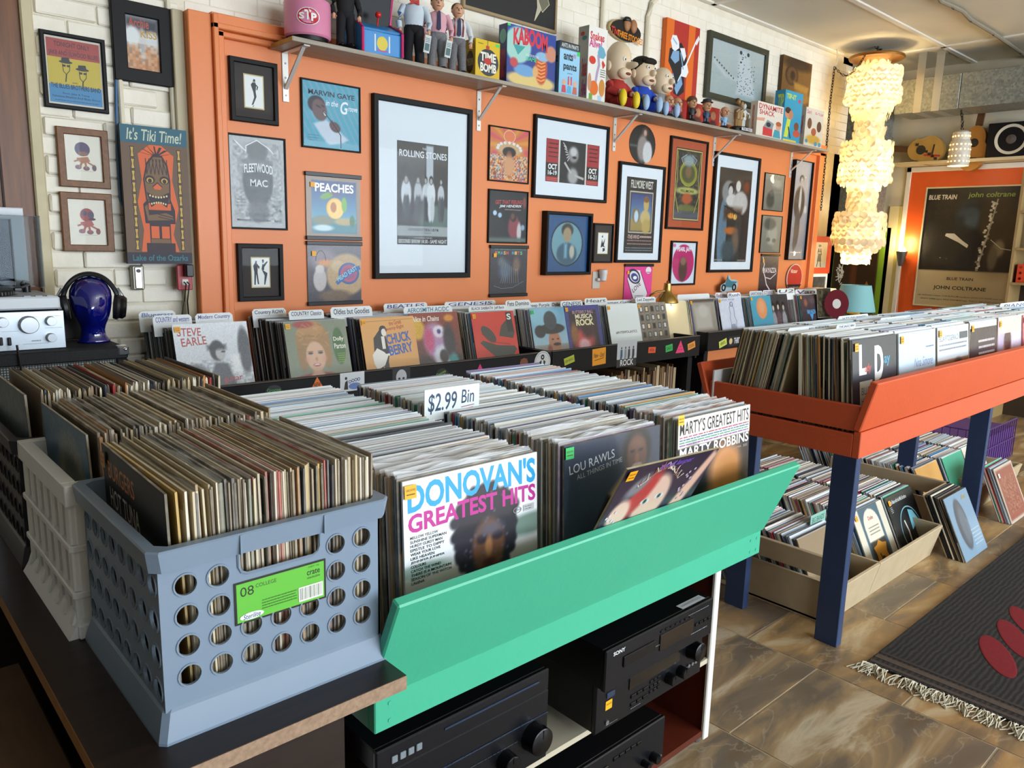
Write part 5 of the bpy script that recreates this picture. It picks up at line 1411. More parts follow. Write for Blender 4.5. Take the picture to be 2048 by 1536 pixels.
# outlets and jacks
BEIGE = M('grey_beige_metal', '#9a968a', .35, .5)
x0, x1, z0, z1 = rect_of([(262, 530), (287, 531), (289, 580), (264, 580)], Y=BY - .04)
t = thing('thermostat', 'small grey metal junction box on brick under the tiki sign', 'thermostat', ((x0 + x1) / 2, BY - .015, z0))
w, h = x1 - x0, z1 - z0
mb = MB(); mb.cbox(-w / 2, w / 2, -.035, 0, 0, h, .006); build(mb, 'housing', BEIGE, t)
mb = MB(); mb.cbox(-w * .3, w * .3, -.04, -.034, h * .06, h * .94, .003); build(mb, 'face_plate', M('brushed_plate', '#b4b6b4', .25, .8), t)
mb = MB(); mb.cyl((0, -.046, h * .78), (0, -.04, h * .78), w * .16, 14); build(mb, 'dial', BLACK, t)
x0, x1, z0, z1 = rect_of([(352, 530), (383, 531), (384, 580), (355, 580)], Y=3.60)
w, h = x1 - x0, z1 - z0
t = thing('wall_outlet', 'red wall outlet with black plugs beside orange pilaster', 'outlet', ((x0 + x1) / 2, 3.605, z0))
mb = MB(); mb.cbox(-w / 2, w / 2, -.012, 0, 0, h, .003); build(mb, 'cover_plate', M('red_plate', '#a3202c', .35), t)
mb = MB(); mb.cbox(-w * .1, w * .4, -.055, -.012, h * .55, h * 1.05, .004); build(mb, 'adapter', BLACK, t)
mb = MB(); mb.cbox(-w * .22, w * .22, -.016, -.012, h * .2, h * .45, .003); build(mb, 'socket', M('white_socket', '#d8d4cc', .4), t)
for k, s_ in enumerate((-.006, .008)):
 mb = MB(); mb.tube([(s_, -.016, h * .33), (s_, -.04, h * .25), (s_ - .01, -.035, -.05), (s_ * 3 - .02, -.03, -.16), (s_ * 4 - .02, -.03, -.32)], .003, 6); build(mb, 'cord', BLACK, t, smooth=True)
x0, x1, z0, z1 = rect_of([(1184, 543), (1199, 543), (1199, 577), (1184, 577)], Y=WY)
w, h = x1 - x0, z1 - z0
t = thing('night_light', 'white night light plugged into outlet under blue shadow box', 'night light', ((x0 + x1) / 2, WY, z0))
mb = MB(); mb.cbox(-w / 2, w / 2, -.006, 0, 0, h, .002); build(mb, 'cover_plate', M('grey_white_plate', '#c3c0ba', .4), t)
mb = MB(); mb.lathe([(.012, 0), (.024, .008), (.027, .05), (.03, .055), (.03, .08), (.012, .086)], 16, X=Matrix.Translation((w * .45, -.035, h * .42))); build(mb, 'shade', M('frosted_plastic', '#dfe2e6', .3), t, smooth=True)
mb = MB(); mb.cbox(-.01, w * .5, -.03, -.006, h * .45, h * .62, .003); build(mb, 'plug_body', M('white_plastic', '#d8d8d8', .4), t)
# --- above the shelf
def f_velvet(w, h):
 a = Art(w, h, 4, '#171618')
 for cx, cy in ((.30, .62), (.80, .5)):
  for P, c in (([(-.10, .3), (-.13, .1), (-.05, -.1), (.04, .05), (.06, .3)], '#2f5a4a'), ([(-.05, -.1), (.06, .02), (.13, -.2), (.05, -.32), (.0, -.2)], '#6b6858'), ([(.07, .0), (.17, .04), (.15, -.08), (.1, -.06)], '#b8b4a4'), ([(-.02, -.12), (.03, -.3), (-.04, -.45), (-.01, -.28)], '#b8b4a4'), ([(-.07, .34), (.05, .34), (.04, .22), (-.06, .2)], '#9fc0b8')):
   a.poly([(cx + p, cy + q) for p, q in P], c); a.line([(cx + p, cy + q) for p, q in P + P[:1]], .006, '#d0c49a')
 return a
x0 = at(925, 10, Y=BY - .02).x; x1 = at(1112, 68, Y=BY - .02).x
zb = at(1112, 68, Y=BY - .02).z
t = thing('framed_painting', 'black velvet painting with outlined figures above the toy shelf', 'painting', ((x0 + x1) / 2, BY - .008, zb))
build(frame_mb(x1 - x0, .50, .018, .02), 'frame', M('pale_wood_frame', '#a08a68', .5), t)
sheet(f_velvet(x1 - x0 - .036, .464), 'canvas', t, y=-.012, z=.018, mat=PAINTED)
x0, x1, z0, z1 = rect_of([(1219, 38), (1280, 52), (1280, 88), (1219, 72)], Y=BY - .02)
w, h = x1 - x0, z1 - z0
t = thing('wall_plaque', 'black oval plaque with jagged orange lettering above shelf', 'plaque', ((x0 + x1) / 2, BY - .008, z0 - .01))
mb = MB(); mb.prism([(w * .5 * math.cos(k * PI / 16) - .015, h * .5 + .01 + h * .62 * math.sin(k * PI / 16)) for k in range(32)], -.018, 0); build(mb, 'rim', M('tan_plaque_edge', '#b39a6a', .5), t)
mb = MB(); mb.prism([(w * .48 * math.cos(k * PI / 16), h * .5 + .01 + h * .60 * math.sin(k * PI / 16)) for k in range(32)], -.026, -.018); build(mb, 'oval', M('black_plaque', '#1b1a1a', .4), t)
a = Art(w * 1.1, h, 4, '#111111'); a.cut = lambda u, v: False
a.text('The', .04, .18, .26, .62, '#b8342a', .03, .1).text('THREE STOOGES', .22, .14, .98, .52, '#e08a1c', .03, rot=-.06)
sheet(a, 'lettering', t, y=-.03)
for cx, hat in ((-.005, True), (.065, False)):
 mb = MB(); mb.ball((cx, -.03, h * .95), (.032, .022, .045)); build(mb, 'relief_head', M('plaque_skin', '#a8764e', .5), t, smooth=True)
 if hat:
  mb = MB(); mb.ball((cx, -.031, h * .95 + .028), (.036, .024, .022)); build(mb, 'relief_hat', M('black_plaque', '#1b1a1a', .4), t, smooth=True)
def f_guitar(w, h):
 a = Art(w, h, 4, '#b02a1e')
 a.box(0, 0, .22, 1, '#de6a18').box(.66, 0, .86, 1, '#de6a18')
 K, Wt, Bl = '#14141a', '#e6ecf2', '#7da4cc'
 a.poly([(.1, .45), (.12, .62), (.3, .66), (.45, .74), (.62, .62), (.66, .45), (.6, .3), (.62, .1), (.45, .02), (.3, .05), (.28, .3)], K)
 a.poly([(.14, .72), (.18, .80), (.3, .81), (.38, .74), (.4, .66), (.28, .60), (.2, .62)], Wt).poly([(.16, .5), (.22, .6), (.4, .62), (.42, .5), (.3, .44)], Bl).poly([(.5, .42), (.66, .48), (.72, .38), (.66, .3), (.5, .3)], Wt).poly([(.42, .66), (.56, .68), (.62, .58), (.56, .5)], Wt)
 a.line([(.42, .22), (.66, .5), (.92, .84)], .035, Wt).poly([(.88, .80), (.96, .90), (1.0, .86), (.92, .76)], Wt).poly([(.32, .12), (.5, .3), (.56, .2), (.4, .04)], Bl).line([(.25, .3), (.4, .1)], .03, Bl)
 return a.line([(.20, .76), (.32, .7)], .03, '#9ab8d8').line([(.45, .6), (.55, .4)], .03, Bl)
wallpic('canvas_print', 'orange and red striped canvas of guitarist above shelf', 'painting', [(1332, 33), (1400, 58), (1390, 212), (1328, 182)], 0, .035, M('orange_canvas_edge', '#d8661c', .6), f_guitar, Y=BY - .008, glass=False)
def f_leopard(w, h):
 a = Art(w, h, 60, '#b9c4c0')
 a.grad('#bcc6c4', '#a9b6b2').blob([(.5, .9), (.62, .95), (.70, .9), (.72, .75), (.8, .5), (.85, .1), (.5, .1), (.52, .5), (.5, .7)], '#c9d2d2', .03).blob([(.06, .72), (.1, .6), (.3, .42), (.5, .4), (.5, .34), (.28, .36), (.06, .58)], '#c3cccc', .02).speck(.015, 3)
 r = random.Random(4)
 for k in range(85):
  u, v = r.uniform(.5, .83), r.uniform(.12, .88)
  if u > .7 and v > .72: continue
  a.oval(u, v, .010, .009, '#4a5254', 6)
 for k in range(9): a.oval(.07 + .045 * k, .66 - .035 * k, .012, .02, '#3a4244', 6)
 return a.oval(.54, .90, .025, .04, '#2f3638', 8).oval(.68, .90, .025, .04, '#2f3638', 8).oval(.55, .72, .02, .02, '#3a4042', 8)
wallpic('framed_painting', 'dark green framed painting of a spotted leopard', 'painting', [(1422, 62), (1538, 98), (1531, 222), (1412, 196)], .045, .03, M('dark_green_gilt_frame', '#3a3d30', .4), f_leopard, Y=BY - .008)
def f_gram(w, h):
 a = Art(w, h, 44, '#6a4a1e')
 a.grad('#7a5826', '#5c3d16').ell(.5, .9, .5, .14, '#33200c', .5).ell(.32, .62, .22, .22, '#2a1a0c', .12).ell(.33, .62, .18, .18, '#5a3a1a', .25).ell(.35, .62, .08, .1, '#20140a', .4).blob([(.4, .5), (.95, .45), (.9, .28), (.45, .35)], '#a07a34', .03).ell(.7, .2, .3, .14, '#8a6428', .3).speck(.03, 3)
 return a
wallpic('canvas_print', 'brown sepia canvas of gramophone horn above shelf end', 'painting', [(1566, 109), (1624, 128), (1617, 216), (1561, 204)], 0, .03, M('brown_canvas_edge', '#4a3212', .6), f_gram, Y=BY - .008, glass=False)
# ================================================================== BLACK BINS: RECORDS, DIVIDERS, STICKERS
KZ, KL, KYB = .779, .26, 3.165
CARDW = M('divider_card', '#e2e8ea', .45)
def cover(seed, bg, fn=None, res=40):
 a = Art(RW, RW, res, bg)
 if fn: fn(a)
 return a
def c_steve(a):
 a.grad('#dfe6ee', '#c9d2da').patch(['#cfd6de', '#aeb6c0', '#e6ebf0', '#8d96a2'], 0, 0, 1, .5, 3, 2, .5).blob([(.40, 0), (.42, .3), (.50, .46), (.66, .44), (.74, .2), (.78, 0)], '#565c66', .02).ell(.54, .62, .10, .14, '#3a3d44', .2).ell(.58, .58, .065, .09, '#b9bcc0', .25).rect(.42, .64, .66, .69, '#2c2f36', .03).ell(.62, .60, .03, .012, '#3a3d44', .4).ell(.22, .26, .2, .2, '#6a707a', .25).ell(.22, .24, .12, .12, '#9aa2ac', .3).ell(.92, .6, .09, .32, '#50555e', .25).rect(.72, .3, .84, .55, '#eef2f6', .03).speck(.05, 4)
 a.text('STEVE', .05, .84, .36, .95, '#b34a4a', .015, rot=-.03).text('EARLE', .09, .70, .42, .81, '#b34a4a', .015, rot=.05).text('guitar', .58, .16, .84, .26, '#b54a54', .015, rot=.06).text('town', .62, .05, .84, .14, '#b54a54', .015, rot=.06)
def c_dolly(a):
 a.grad('#7c8672', '#8d9684').ell(.42, .70, .27, .30, '#a57f50', .14).ell(.42, .86, .19, .13, '#b58a58', .25).ell(.30, .95, .16, .05, '#a03a3a', .4).ell(.62, .50, .08, .2, '#a88050', .4).ell(.24, .48, .08, .2, '#a07a4c', .4)
 for k in range(34): a.ell(.18 + .5 * random.random(), .55 + .42 * random.random(), .05, .012, random.choice(['#c9a06a', '#8f6a40', '#b58c58']), .6, .5, rot=random.uniform(-1, 1))
 a.rect(.36, .16, .52, .36, '#c89878', .03).ell(.44, .47, .155, .22, '#ddb498', .12).ell(.36, .52, .04, .016, '#3c4450', .4).ell(.52, .52, .04, .016, '#3c4450', .4).ell(.36, .545, .045, .01, '#8a6a48', .5).ell(.52, .545, .045, .01, '#8a6a48', .5).ell(.44, .345, .06, .024, '#b04a4a', .3).ell(.44, .35, .045, .010, '#f0e6e0', .3).ell(.445, .43, .02, .03, '#c08c70', .6).ell(.30, .43, .04, .04, '#d89c88', .8, .6).ell(.58, .43, .04, .04, '#d89c88', .8, .6)
 a.ell(.44, .08, .46, .15, '#9a3034', .12).ell(.44, .16, .12, .10, '#d0a48a', .3).ell(.84, .6, .1, .28, '#3f6a34', .1).speck(.015, 3)
 a.text('Dolly', .76, .66, .93, .74, '#f0f0e4', .02).text('Parton', .76, .56, .95, .64, '#f0f0e4', .02).scrib(.8, .34, .92, .5, '#9ac04a', 5, 4)
def c_chuck(a):
 B, W_ = '#17181e', '#e9e6e0'
 a.poly([(.18, .45), (.2, .68), (.32, .80), (.42, .72), (.46, .45), (.42, .30), (.42, .02), (.35, .02), (.32, .24), (.26, .02), (.2, .02), (.24, .3)], B).oval(.39, .80, .07, .07, B).oval(.4, .76, .045, .06, W_).poly([(.34, .7), (.40, .7), (.40, .5), (.34, .5)], W_).poly([(.14, .42), (.24, .52), (.36, .45), (.42, .38), (.34, .24), (.2, .18), (.15, .28)], W_).line([(.38, .40), (.58, .42)], .035, W_)
 a.text('the Great', .52, .86, .76, .93, '#b54a34', .01, rot=.12).text('Twenty-Eight', .42, .76, .80, .83, '#b54a34', .01, rot=.12).text('CHUCK', .44, .56, .90, .72, '#2f5fb0', .03, rot=.1).text('BERRY', .46, .38, .92, .54, '#2f5fb0', .03, rot=.1).line([(.02, .94), (.98, .955)], .006, '#8a6a3a')
def c_clown(a):
 a.grad('#8a3420', '#4a2a2c').rect(0, 0, 1, .25, '#2a2226', .1).ell(.12, .74, .16, .18, '#d0a428', .3).ell(.5, .5, .26, .34, '#b08ab4', .3, rot=.3).ell(.56, .68, .12, .1, '#e0d8e6', .3).ell(.56, .68, .04, .04, '#4a3a8a', .4).ell(.6, .25, .2, .2, '#cfd4e0', .3).ell(.6, .26, .09, .11, '#2a1c24', .3).ell(.34, .55, .1, .2, '#c04a7a', .5).ell(.75, .5, .12, .3, '#2a2430', .4).ell(.8, .15, .1, .15, '#3a9a9a', .4).ell(.8, .9, .1, .06, '#d08a2a', .5).speck(.05, 8)
 a.text('Alice in Chains', .04, .86, .6, .95, '#e6dcd2', .02, .2)
def c_heart(a):
 G = '#3d3c38'
 a.oval(.34, .60, .2, .10, G, rot=-.75).poly([(.58, .56), (.66, .74), (.80, .84), (.94, .80), (.96, .60), (.9, .5)], G).poly([(.12, .46), (.2, .50), (.5, .40), (.92, .36), (.96, .30), (.72, .02), (.5, .14), (.25, .34)], G).box(.80, .62, .94, .98, '#26262a').line([(.18, .62), (.4, .46), (.8, .4)], .012, '#8a1f18').text('S', .82, .84, .92, .95, '#e0e0dc', .03)
def c_cowboy(a):
 a.grad('#5fa0c4', '#b8cdd6').ell(.3, .85, .4, .2, '#8ac0d8', .5).grad('#9aa4a6', '#8a5a48', 0, 0, 1, .3).ell(.5, .05, .34, .16, '#b03a34', .15).ell(.55, .34, .16, .24, '#b07a62', .12).ell(.52, .6, .34, .10, '#2a2c34', .12).ell(.5, .76, .17, .18, '#3a4550', .12).ell(.2, .56, .14, .12, '#2c2e38', .15).ell(.6, .30, .10, .03, '#2a1c1a', .25).ell(.5, .4, .03, .015, '#2a1c1a', .4).ell(.64, .4, .03, .015, '#2a1c1a', .4).ell(.4, .2, .06, .1, '#8a4a3c', .5).speck(.02, 2)
def c_rock(a):
 a.rect(.1, .08, .9, .9, '#2c2230', .02).ell(.45, .3, .3, .24, '#c04a4a', .5).ell(.45, .22, .16, .12, '#e0b0b8', .5).ell(.2, .45, .1, .2, '#8a5a34', .5).ell(.6, .55, .2, .2, '#3a1e28', .5).speck(.04, 6)
 a.text('BUTTERFLY BALL', .22, .84, .82, .9, '#d0a8c0').text('MUSICA', .28, .74, .78, .83, '#e6e2c0', .03).text('ROCK', .28, .60, .80, .73, '#e6e2b8', .04).line([(.02, .02), (.98, .02), (.98, .98), (.02, .98), (.02, .02)], .03, '#3a3f8a')
def c_inter(a):
 a.text('#INTERPOL', .18, .38, .62, .435, '#23252a', .015).text('ANTICS', .62, .38, .86, .435, '#5a2c44', .01)
def c_bldg(a):
 a.grad('#8a8278', '#6a6258').speck(.05, 3)
 for i in range(5):
  for j in range(5):
   x, y = .06 + i * .19, .06 + j * .185
   a.box(x, y, x + .11, y + .13, '#4a443e').box(x + .02, y + .02, x + .09, y + .11, ['#c9ced0', '#8d949a', '#2a2826', '#d8c8a8'][(i * 3 + j * 2) % 4])
def c_gray(a):
 a.grad('#9a948c', '#7d7468').rect(.15, .30, .8, .82, '#a8a49c', .05).ell(.5, .72, .2, .15, '#b4b2ac', .4).rect(0, .93, 1, 1, '#4a443c', .02).rect(-.1, .0, .06, 1, '#2a3a6a', .02)
def c_ink(a):
 a.speck(.03, 2).ell(.5, .4, .22, .4, '#c3cbdc', .3)
 a.line([(.5, .85), (.42, .75), (.44, .6), (.4, .5), (.42, .35), (.38, .15), (.42, .02)], .012, '#3a3f5a').line([(.55, .84), (.62, .72), (.60, .55), (.66, .42), (.62, .3), (.66, .02)], .012, '#3a3f5a').oval(.53, .84, .07, .06, '#3a3f5a', 14, hole=.75)
 for k in range(6): a.line([(.42 + .03 * k, .35), (.44 + .035 * k, .18)], .012, '#4a5070')
 a.text('IGGY POP', .05, .93, .7, .97, '#6a7088')
def c_sun(a):
 a.grad('#4a9cb4', '#3f8aa4').ell(.5, .68, .25, .27, '#d08a5c', .08).ell(.5, .72, .15, .16, '#d89a70', .5).speck(.01, 2)
 for k in range(7): a.line([(.15 + .1 * k, .18), (.18 + .1 * k, .2), (.2 + .1 * k, .17)], .012, '#2c5a6c')
def c_band(a):
 a.grad('#3a3c40', '#26272a')
 for cx, cy, s_ in ((.2, .66, 1), (.45, .68, 1.1), (.72, .66, .9)):
  a.ell(cx, cy, .1 * s_, .14 * s_, '#1a1818', .25).ell(cx, cy - .02, .05, .07, '#b8aca4', .3).ell(cx, cy - .36, .12, .26, '#8a8c92' if s_ != 1.1 else '#5a4850', .3)
 a.speck(.05, 3)
def c_lav(a):
 a.grad('#4a4048', '#2c2830').ell(.3, .78, .1, .1, '#8a5a44', .5).ell(.25, .12, .2, .1, '#b04a3c', .5).ell(.7, .85, .2, .1, '#5a4c50', .5).speck(.04, 5)
 a.text('VAN HALEN', .3, .46, .78, .58, '#5aa8e0', .03).poly([(.44, .46), (.66, .46), (.55, .28)], '#4a90c8')
KF = [(345, 651, 490, 641, c_steve, '#d6dde6', 'white and grey sleeve with red lettering in black bin', '#f0a818', 60), (565, 646, 689, 637, c_dolly, '#7c8672', 'olive sleeve with big blonde hair portrait in black bin', '#f0b020', 56), (717, 637, 826, 632, c_chuck, '#dda35c', 'tan sleeve with guitarist drawing and blue lettering', '#f0a818', 20),
      (824, 629, 911, 623, c_clown, '#6a2c22', 'rust-red sleeve with painted pale face in black bin', None, 44), (945, 625, 1021, 622, c_heart, '#cf3326', 'red sleeve with dark grey heart shapes', '#f0a818', 4), (1059, 617, 1131, 615, c_cowboy, '#7ab0c8', 'sky blue sleeve with moustached man in black hat', '#35c46a', 44),
      (1131, 613, 1191, 609, c_rock, '#3a3f8a', 'blue-bordered sleeve with dripping yellow lettering', '#f0a818', 40), (1212, 609, 1273, 607, c_inter, '#dfe9ec', 'plain white sleeve with one short line of type', '#f0b020', 4), (1276, 607, 1329, 604, c_bldg, '#6a6258', 'sleeve showing grey tenement building windows', '#f0a818', 16),
      (1381, 600, 1423, 597, c_gray, '#8a8278', 'grey-brown sleeve lit by lamp in far black bin', '#f0a818', 24), (1437, 597, 1479, 594, c_ink, '#c8d0e0', 'pale sleeve with ink line figure in far black bin', '#f0b020', 20), (1499, 593, 1539, 591, c_sun, '#4596b0', 'blue sleeve with hazy orange sun', '#f0a818', 34),
      (1539, 590, 1573, 588, c_band, '#2c2d30', 'dark sleeve with long-haired band beside orange sun cover', None, 30), (1598, 591, 1632, 588, c_lav, '#3a343a', 'dark sleeve with light blue winged lettering, last in far bin', '#f0b020', 26)]
KX = []
for i, (xa, ya, xb, yb, fn, bg, lb, st, res) in enumerate(KF):
 Yt = 3.245
 p, q = at(xa, ya, Y=Yt), at(xb, yb, Y=Yt)
 xc = (p.x + q.x) / 2; ztop = (p.z + q.z) / 2
 a = cover(i, bg, fn, res)
 zb = min(max(ztop - RW * math.cos(KL), .765), .80)
 yy = KYB + (.012 if i in (3, 12) else 0) + (.0 if i != 8 else .006)
 featured(lb, a, (xc, yy, zb), lean=KL, sticker=st, col=bg, spos=(.02, .93))
 KX.append(xc)
# packed rows behind the covers, one run per column
KROW = [(KX[0], 3.175, 3.535, DARKS + NEWER[:4]), (KX[1], 3.175, 3.54, DARKS + NEWER[:6]), (KX[2], 3.175, 3.54, DARKS + NEWER), (KX[3], 3.185, 3.50, NEWER), (KX[4], 3.175, 3.54, NEWER + OLD[:8]), (KX[5], 3.175, 3.54, NEWER), (KX[6], 3.18, 3.54, NEWER), (KX[7], 3.175, 3.54, NEWER + DARKS), (KX[8], 3.18, 3.5, OLD[:8] + NEWER), (KX[9], 3.175, 3.54, NEWER + OLD[:5]), (KX[10], 3.175, 3.54, NEWER), (KX[11], 3.175, 3.54, NEWER), (KX[12], 3.19, 3.5, NEWER + DARKS), (KX[13], 3.175, 3.5, NEWER + ['#8a2430'])]
names = ['white and grey sleeve', 'blonde portrait', 'tan guitarist sleeve', 'painted face', 'red heart sleeve', 'black hat sleeve', 'blue-bordered sleeve', 'plain white sleeve', 'tenement sleeve', 'grey-brown lamp-lit sleeve', 'ink figure sleeve', 'orange sun sleeve', 'dark band sleeve', 'light blue winged lettering']
for i, (xc, ya, yb, pal) in enumerate(KROW):
 stuff_row('record_run', 'packed sleeves standing behind the ' + names[i], 'packed records', xc, ya, yb, .772, KL - .02, pal, 50 + i, topw=.6)
gx = at(1348, 640, Y=3.22)
stuff_row('record_run', 'pale sleeves lit by the brass lamp between two black bins', 'packed records', 4.56, 3.19, 3.5, .775, .22, ['#e8e0cc', '#efe9da', '#d8c8a0', '#c9b48a', '#e0dcd0'], 77, topw=.4, w=.26)
DIV = [('Bluegrass', 278, 622, 352, 640, '#4a68a8'), ('Modern Country', 391, 626, 466, 643, '#5a4aa0'), ('COUNTRY and western', 306, 630, 384, 648, '#5a58a8'), ('Country ROW', 505, 617, 573, 633, '#2a2c4a'), ('COUNTRY Classics', 578, 620, 648, 634, '#1f2a50'), ('Oldies but Goodies', 662, 613, 745, 632, '#1f3050'),
       ('BEATLES', 768, 606, 855, 618, '#2a2f8a'), ('AEROSMITH AC/DC', 808, 612, 905, 627, '#2a6a8a'), ('GENESIS', 890, 602, 992, 613, '#3a3a80'), ('BLACK SABBATH  Jeff Beck', 938, 611, 1014, 623, '#5a3a44'), ('Fats Domino', 1012, 600, 1062, 614, '#22242a'), ('Deep Purple  Dylan', 1052, 604, 1128, 618, '#233050'), ('GENESIS', 1122, 601, 1166, 615, '#22506a'),
       ('Heart', 1170, 596, 1215, 607, '#3a4a4a'), ('James Gang', 1206, 600, 1268, 612, '#22242a'), ('Led Zeppelin', 1272, 594, 1312, 606, '#2a2c4a'), ('Queen', 1356, 588, 1420, 600, '#4a2a6a'), ('Red Hot', 1432, 585, 1456, 597, '#8a3050'), ('Rush', 1456, 585, 1482, 595, '#3a4a8a'), ('SANTANA', 1500, 582, 1526, 592, '#3a3f7a'), ('STEELY', 1527, 580, 1552, 590, '#6a3a7a'), ('U2', 1556, 577, 1590, 588, '#555555'), ('Van', 1592, 578, 1634, 590, '#5a3a7a')]
DLB = ['white divider card lettered Bluegrass, far left of long black bin', 'white divider card lettered Modern Country above white grey sleeve', 'white divider card lettered COUNTRY and western behind white grey sleeve', 'white divider card lettered Country ROW left of olive portrait sleeve', 'white divider card lettered COUNTRY Classics above olive portrait sleeve', 'white divider card lettered Oldies but Goodies above tan sleeve', 'white divider card with dark blue capitals right of the oldies card', 'white divider card with turquoise capitals above rust-red sleeve', 'long white divider card against wall behind red heart sleeve', 'white divider card with brown block capitals above red heart sleeve', 'white divider card with black scribbled lettering left of black hat sleeve', 'white divider card with long blue lettering above black hat sleeve', 'white divider card with teal capitals above blue-bordered sleeve', 'white divider card with grey lettering left of plain white sleeve', 'white divider card with thin black lettering above plain white sleeve', 'white divider card with navy lettering above tenement sleeve', 'white divider card with purple lettering above grey-brown lamp-lit sleeve', 'white divider card with red lettering above ink figure sleeve, left one', 'white divider card with blue lettering above ink figure sleeve, right one', 'white divider card with navy capitals above orange sun sleeve', 'white divider card with violet capitals right of orange sun sleeve', 'white divider card with grey lettering above dark band sleeve', 'white divider card with violet lettering above the last dark sleeve']
for i, (tx, xa, ya, xb, yb, c) in enumerate(DIV):
 Yp = 3.50 if i in (0, 3, 6, 8) else 3.36 if (i % 3) else 3.30
 p, q = at(xa, (ya + yb) / 2, Y=Yp), at(xb, (ya + yb) / 2, Y=Yp)
 zt = (at((xa + xb) / 2, ya, Y=Yp)).z; zl = at((xa + xb) / 2, yb, Y=Yp).z
 w, h = q.x - p.x, zt - zl
 e = thing('divider_card', DLB[i], 'card', ((p.x + q.x) / 2, Yp, zl), (-.2, 0, 0), 'hand-lettered divider cards')
 mb = MB(); r = min(.012, h * .3)
 mb.prism([(-w / 2, -.05), (w / 2, -.05), (w / 2, h - r), (w / 2 - r, h), (-w / 2 + r, h), (-w / 2, h - r)], 0, .0015); build(mb, 'card', CARDW, e)
 a = Art(w, h, 2, '#e2e8ea'); a.cut = lambda u, v: False
 a.text(tx, .07, .22, .93, .82, c, .012, .12).line([(.1, .1), (.9, .12)], .004, '#8a5a7a')
 sheet(a, 'lettering', e, y=-.0004)
# stickers and cards on the bin fronts
def sticker(label, px, py, w, h, fn, Yp=3.0, bg='#ffffff', tri=False, rot=0, name='sticker', round_=False):
 p = at(px, py, Y=Yp - .001)
 e = thing(name, label, 'sticker', (p.x, Yp - .0004, p.z - h / 2), (0, rot, 0), 'stickers on the black bins')
 a = Art(w, h, 2, bg)
 if tri or round_: a.cut = lambda u, v: False
 if tri: a.poly([(0, 0), (1, 0), (.5, 1)], bg)
 if round_: a.oval(.5, .5, .5, .5, bg)
 fn(a)
 sheet(a, 'print', e)
BY1 = 3.0
sticker('orange triangle sticker NEW AND USED under olive sleeve', 635, 776, .115, .10, lambda a: a.text('NEW', .36, .55, .64, .75, '#2a1a10', .02).text('AND', .42, .38, .58, .5, '#2a1a10').text('USED', .3, .12, .72, .32, '#2a1a10', .02), bg='#f07a1e', tri=True)
sticker('white card with drummer sketch on black bin front', 705, 763, .125, .085, lambda a: a.poly([(.15, .1), (.2, .5), (.3, .6), (.32, .1)], '#1c1c20').oval(.24, .7, .05, .08, '#1c1c20').oval(.6, .25, .26, .18, '#6a88c8').oval(.4, .5, .06, .09, '#3a4a80', hole=.6).oval(.52, .55, .06, .09, '#3a4a80', hole=.6).oval(.64, .58, .06, .09, '#3a4a80', hole=.6).oval(.76, .6, .06, .09, '#3a4a80', hole=.6), bg='#dfe6ee')
sticker('record-shaped sticker with green GROOVE word, left', 548, 788, .08, .07, lambda a: a.oval(.5, .5, .5, .55, '#15161a').box(.2, .1, .8, .5, '#d0703a').oval(.5, .3, .12, .14, '#4aa0b0').text('Groove', .12, .62, .88, .85, '#4a9a5a', .02), bg='#15161a', round_=True)
sticker('record-shaped sticker with green GROOVE word, below painted face sleeve', 889, 752, .085, .085, lambda a: a.oval(.5, .5, .5, .5, '#0e0f12').box(.25, .2, .75, .6, '#d8883a').oval(.5, .4, .1, .1, '#3a8a9a').text('Groove', .15, .64, .85, .84, '#6aa03a', .02), bg='#0e0f12', round_=True, rot=-.35)
sticker('grey photo sticker of a round bald head on black bin', 803, 752, .10, .085, lambda a: a.oval(.5, .45, .3, .42, '#b9bcc2').oval(.38, .36, .07, .07, '#2a2c30').oval(.62, .36, .07, .07, '#2a2c30').poly([(.3, 0), (.7, 0), (.6, .12), (.4, .12)], '#8a8d94'), bg='#1a1b20')
sticker('small pink triangle sticker under red heart sleeve', 960, 741, .085, .07, lambda a: a.text('NEW', .35, .3, .65, .5, '#6a1030', .01).scrib(.25, .1, .75, .22, '#6a1030', 1, 3), bg='#e0287a', tri=True)
sticker('small brown eared animal sticker on black bin edge', 1048, 727, .06, .06, lambda a: a.poly([(.05, 1), (.3, .55), (.3, .2), (.5, .05), (.7, .2), (.7, .55), (.95, 1), (.6, .7), (.4, .7)], '#7a4424').oval(.4, .35, .05, .06, '#f0e8e0', 8).oval(.6, .35, .05, .06, '#f0e8e0', 8), bg='#7a4424', tri=False, round_=True)
sticker('round white sticker with black pen nib emblem', 1085, 724, .125, .125, lambda a: a.oval(.5, .5, .45, .45, '#9aa0a6', hole=.94).poly([(.44, .25), (.30, .5), (.44, .6)], '#17181c').poly([(.56, .25), (.70, .5), (.56, .6)], '#17181c').oval(.5, .72, .11, .12, '#17181c').oval(.5, .72, .04, .04, '#e0e4e6').text('ELECTRIC', .28, .10, .72, .17, '#3a3d42'), bg='#d8dde0', round_=True)
sticker('slanted yellow-green tag sticker', 1140, 720, .085, .042, lambda a: a.text('NEW ARRIVALS', .1, .3, .9, .7, '#3a4a10', .01), bg='#b8c43a', rot=-.22)
sticker('orange square sticker with handwritten NEW and USED', 1199, 713, .12, .10, lambda a: a.text('New - Used', .1, .45, .9, .75, '#3a2408', .01, .2).line([(.15, .3), (.85, .38)], .03, '#3a2408'), bg='#f0a01c', rot=-.05)
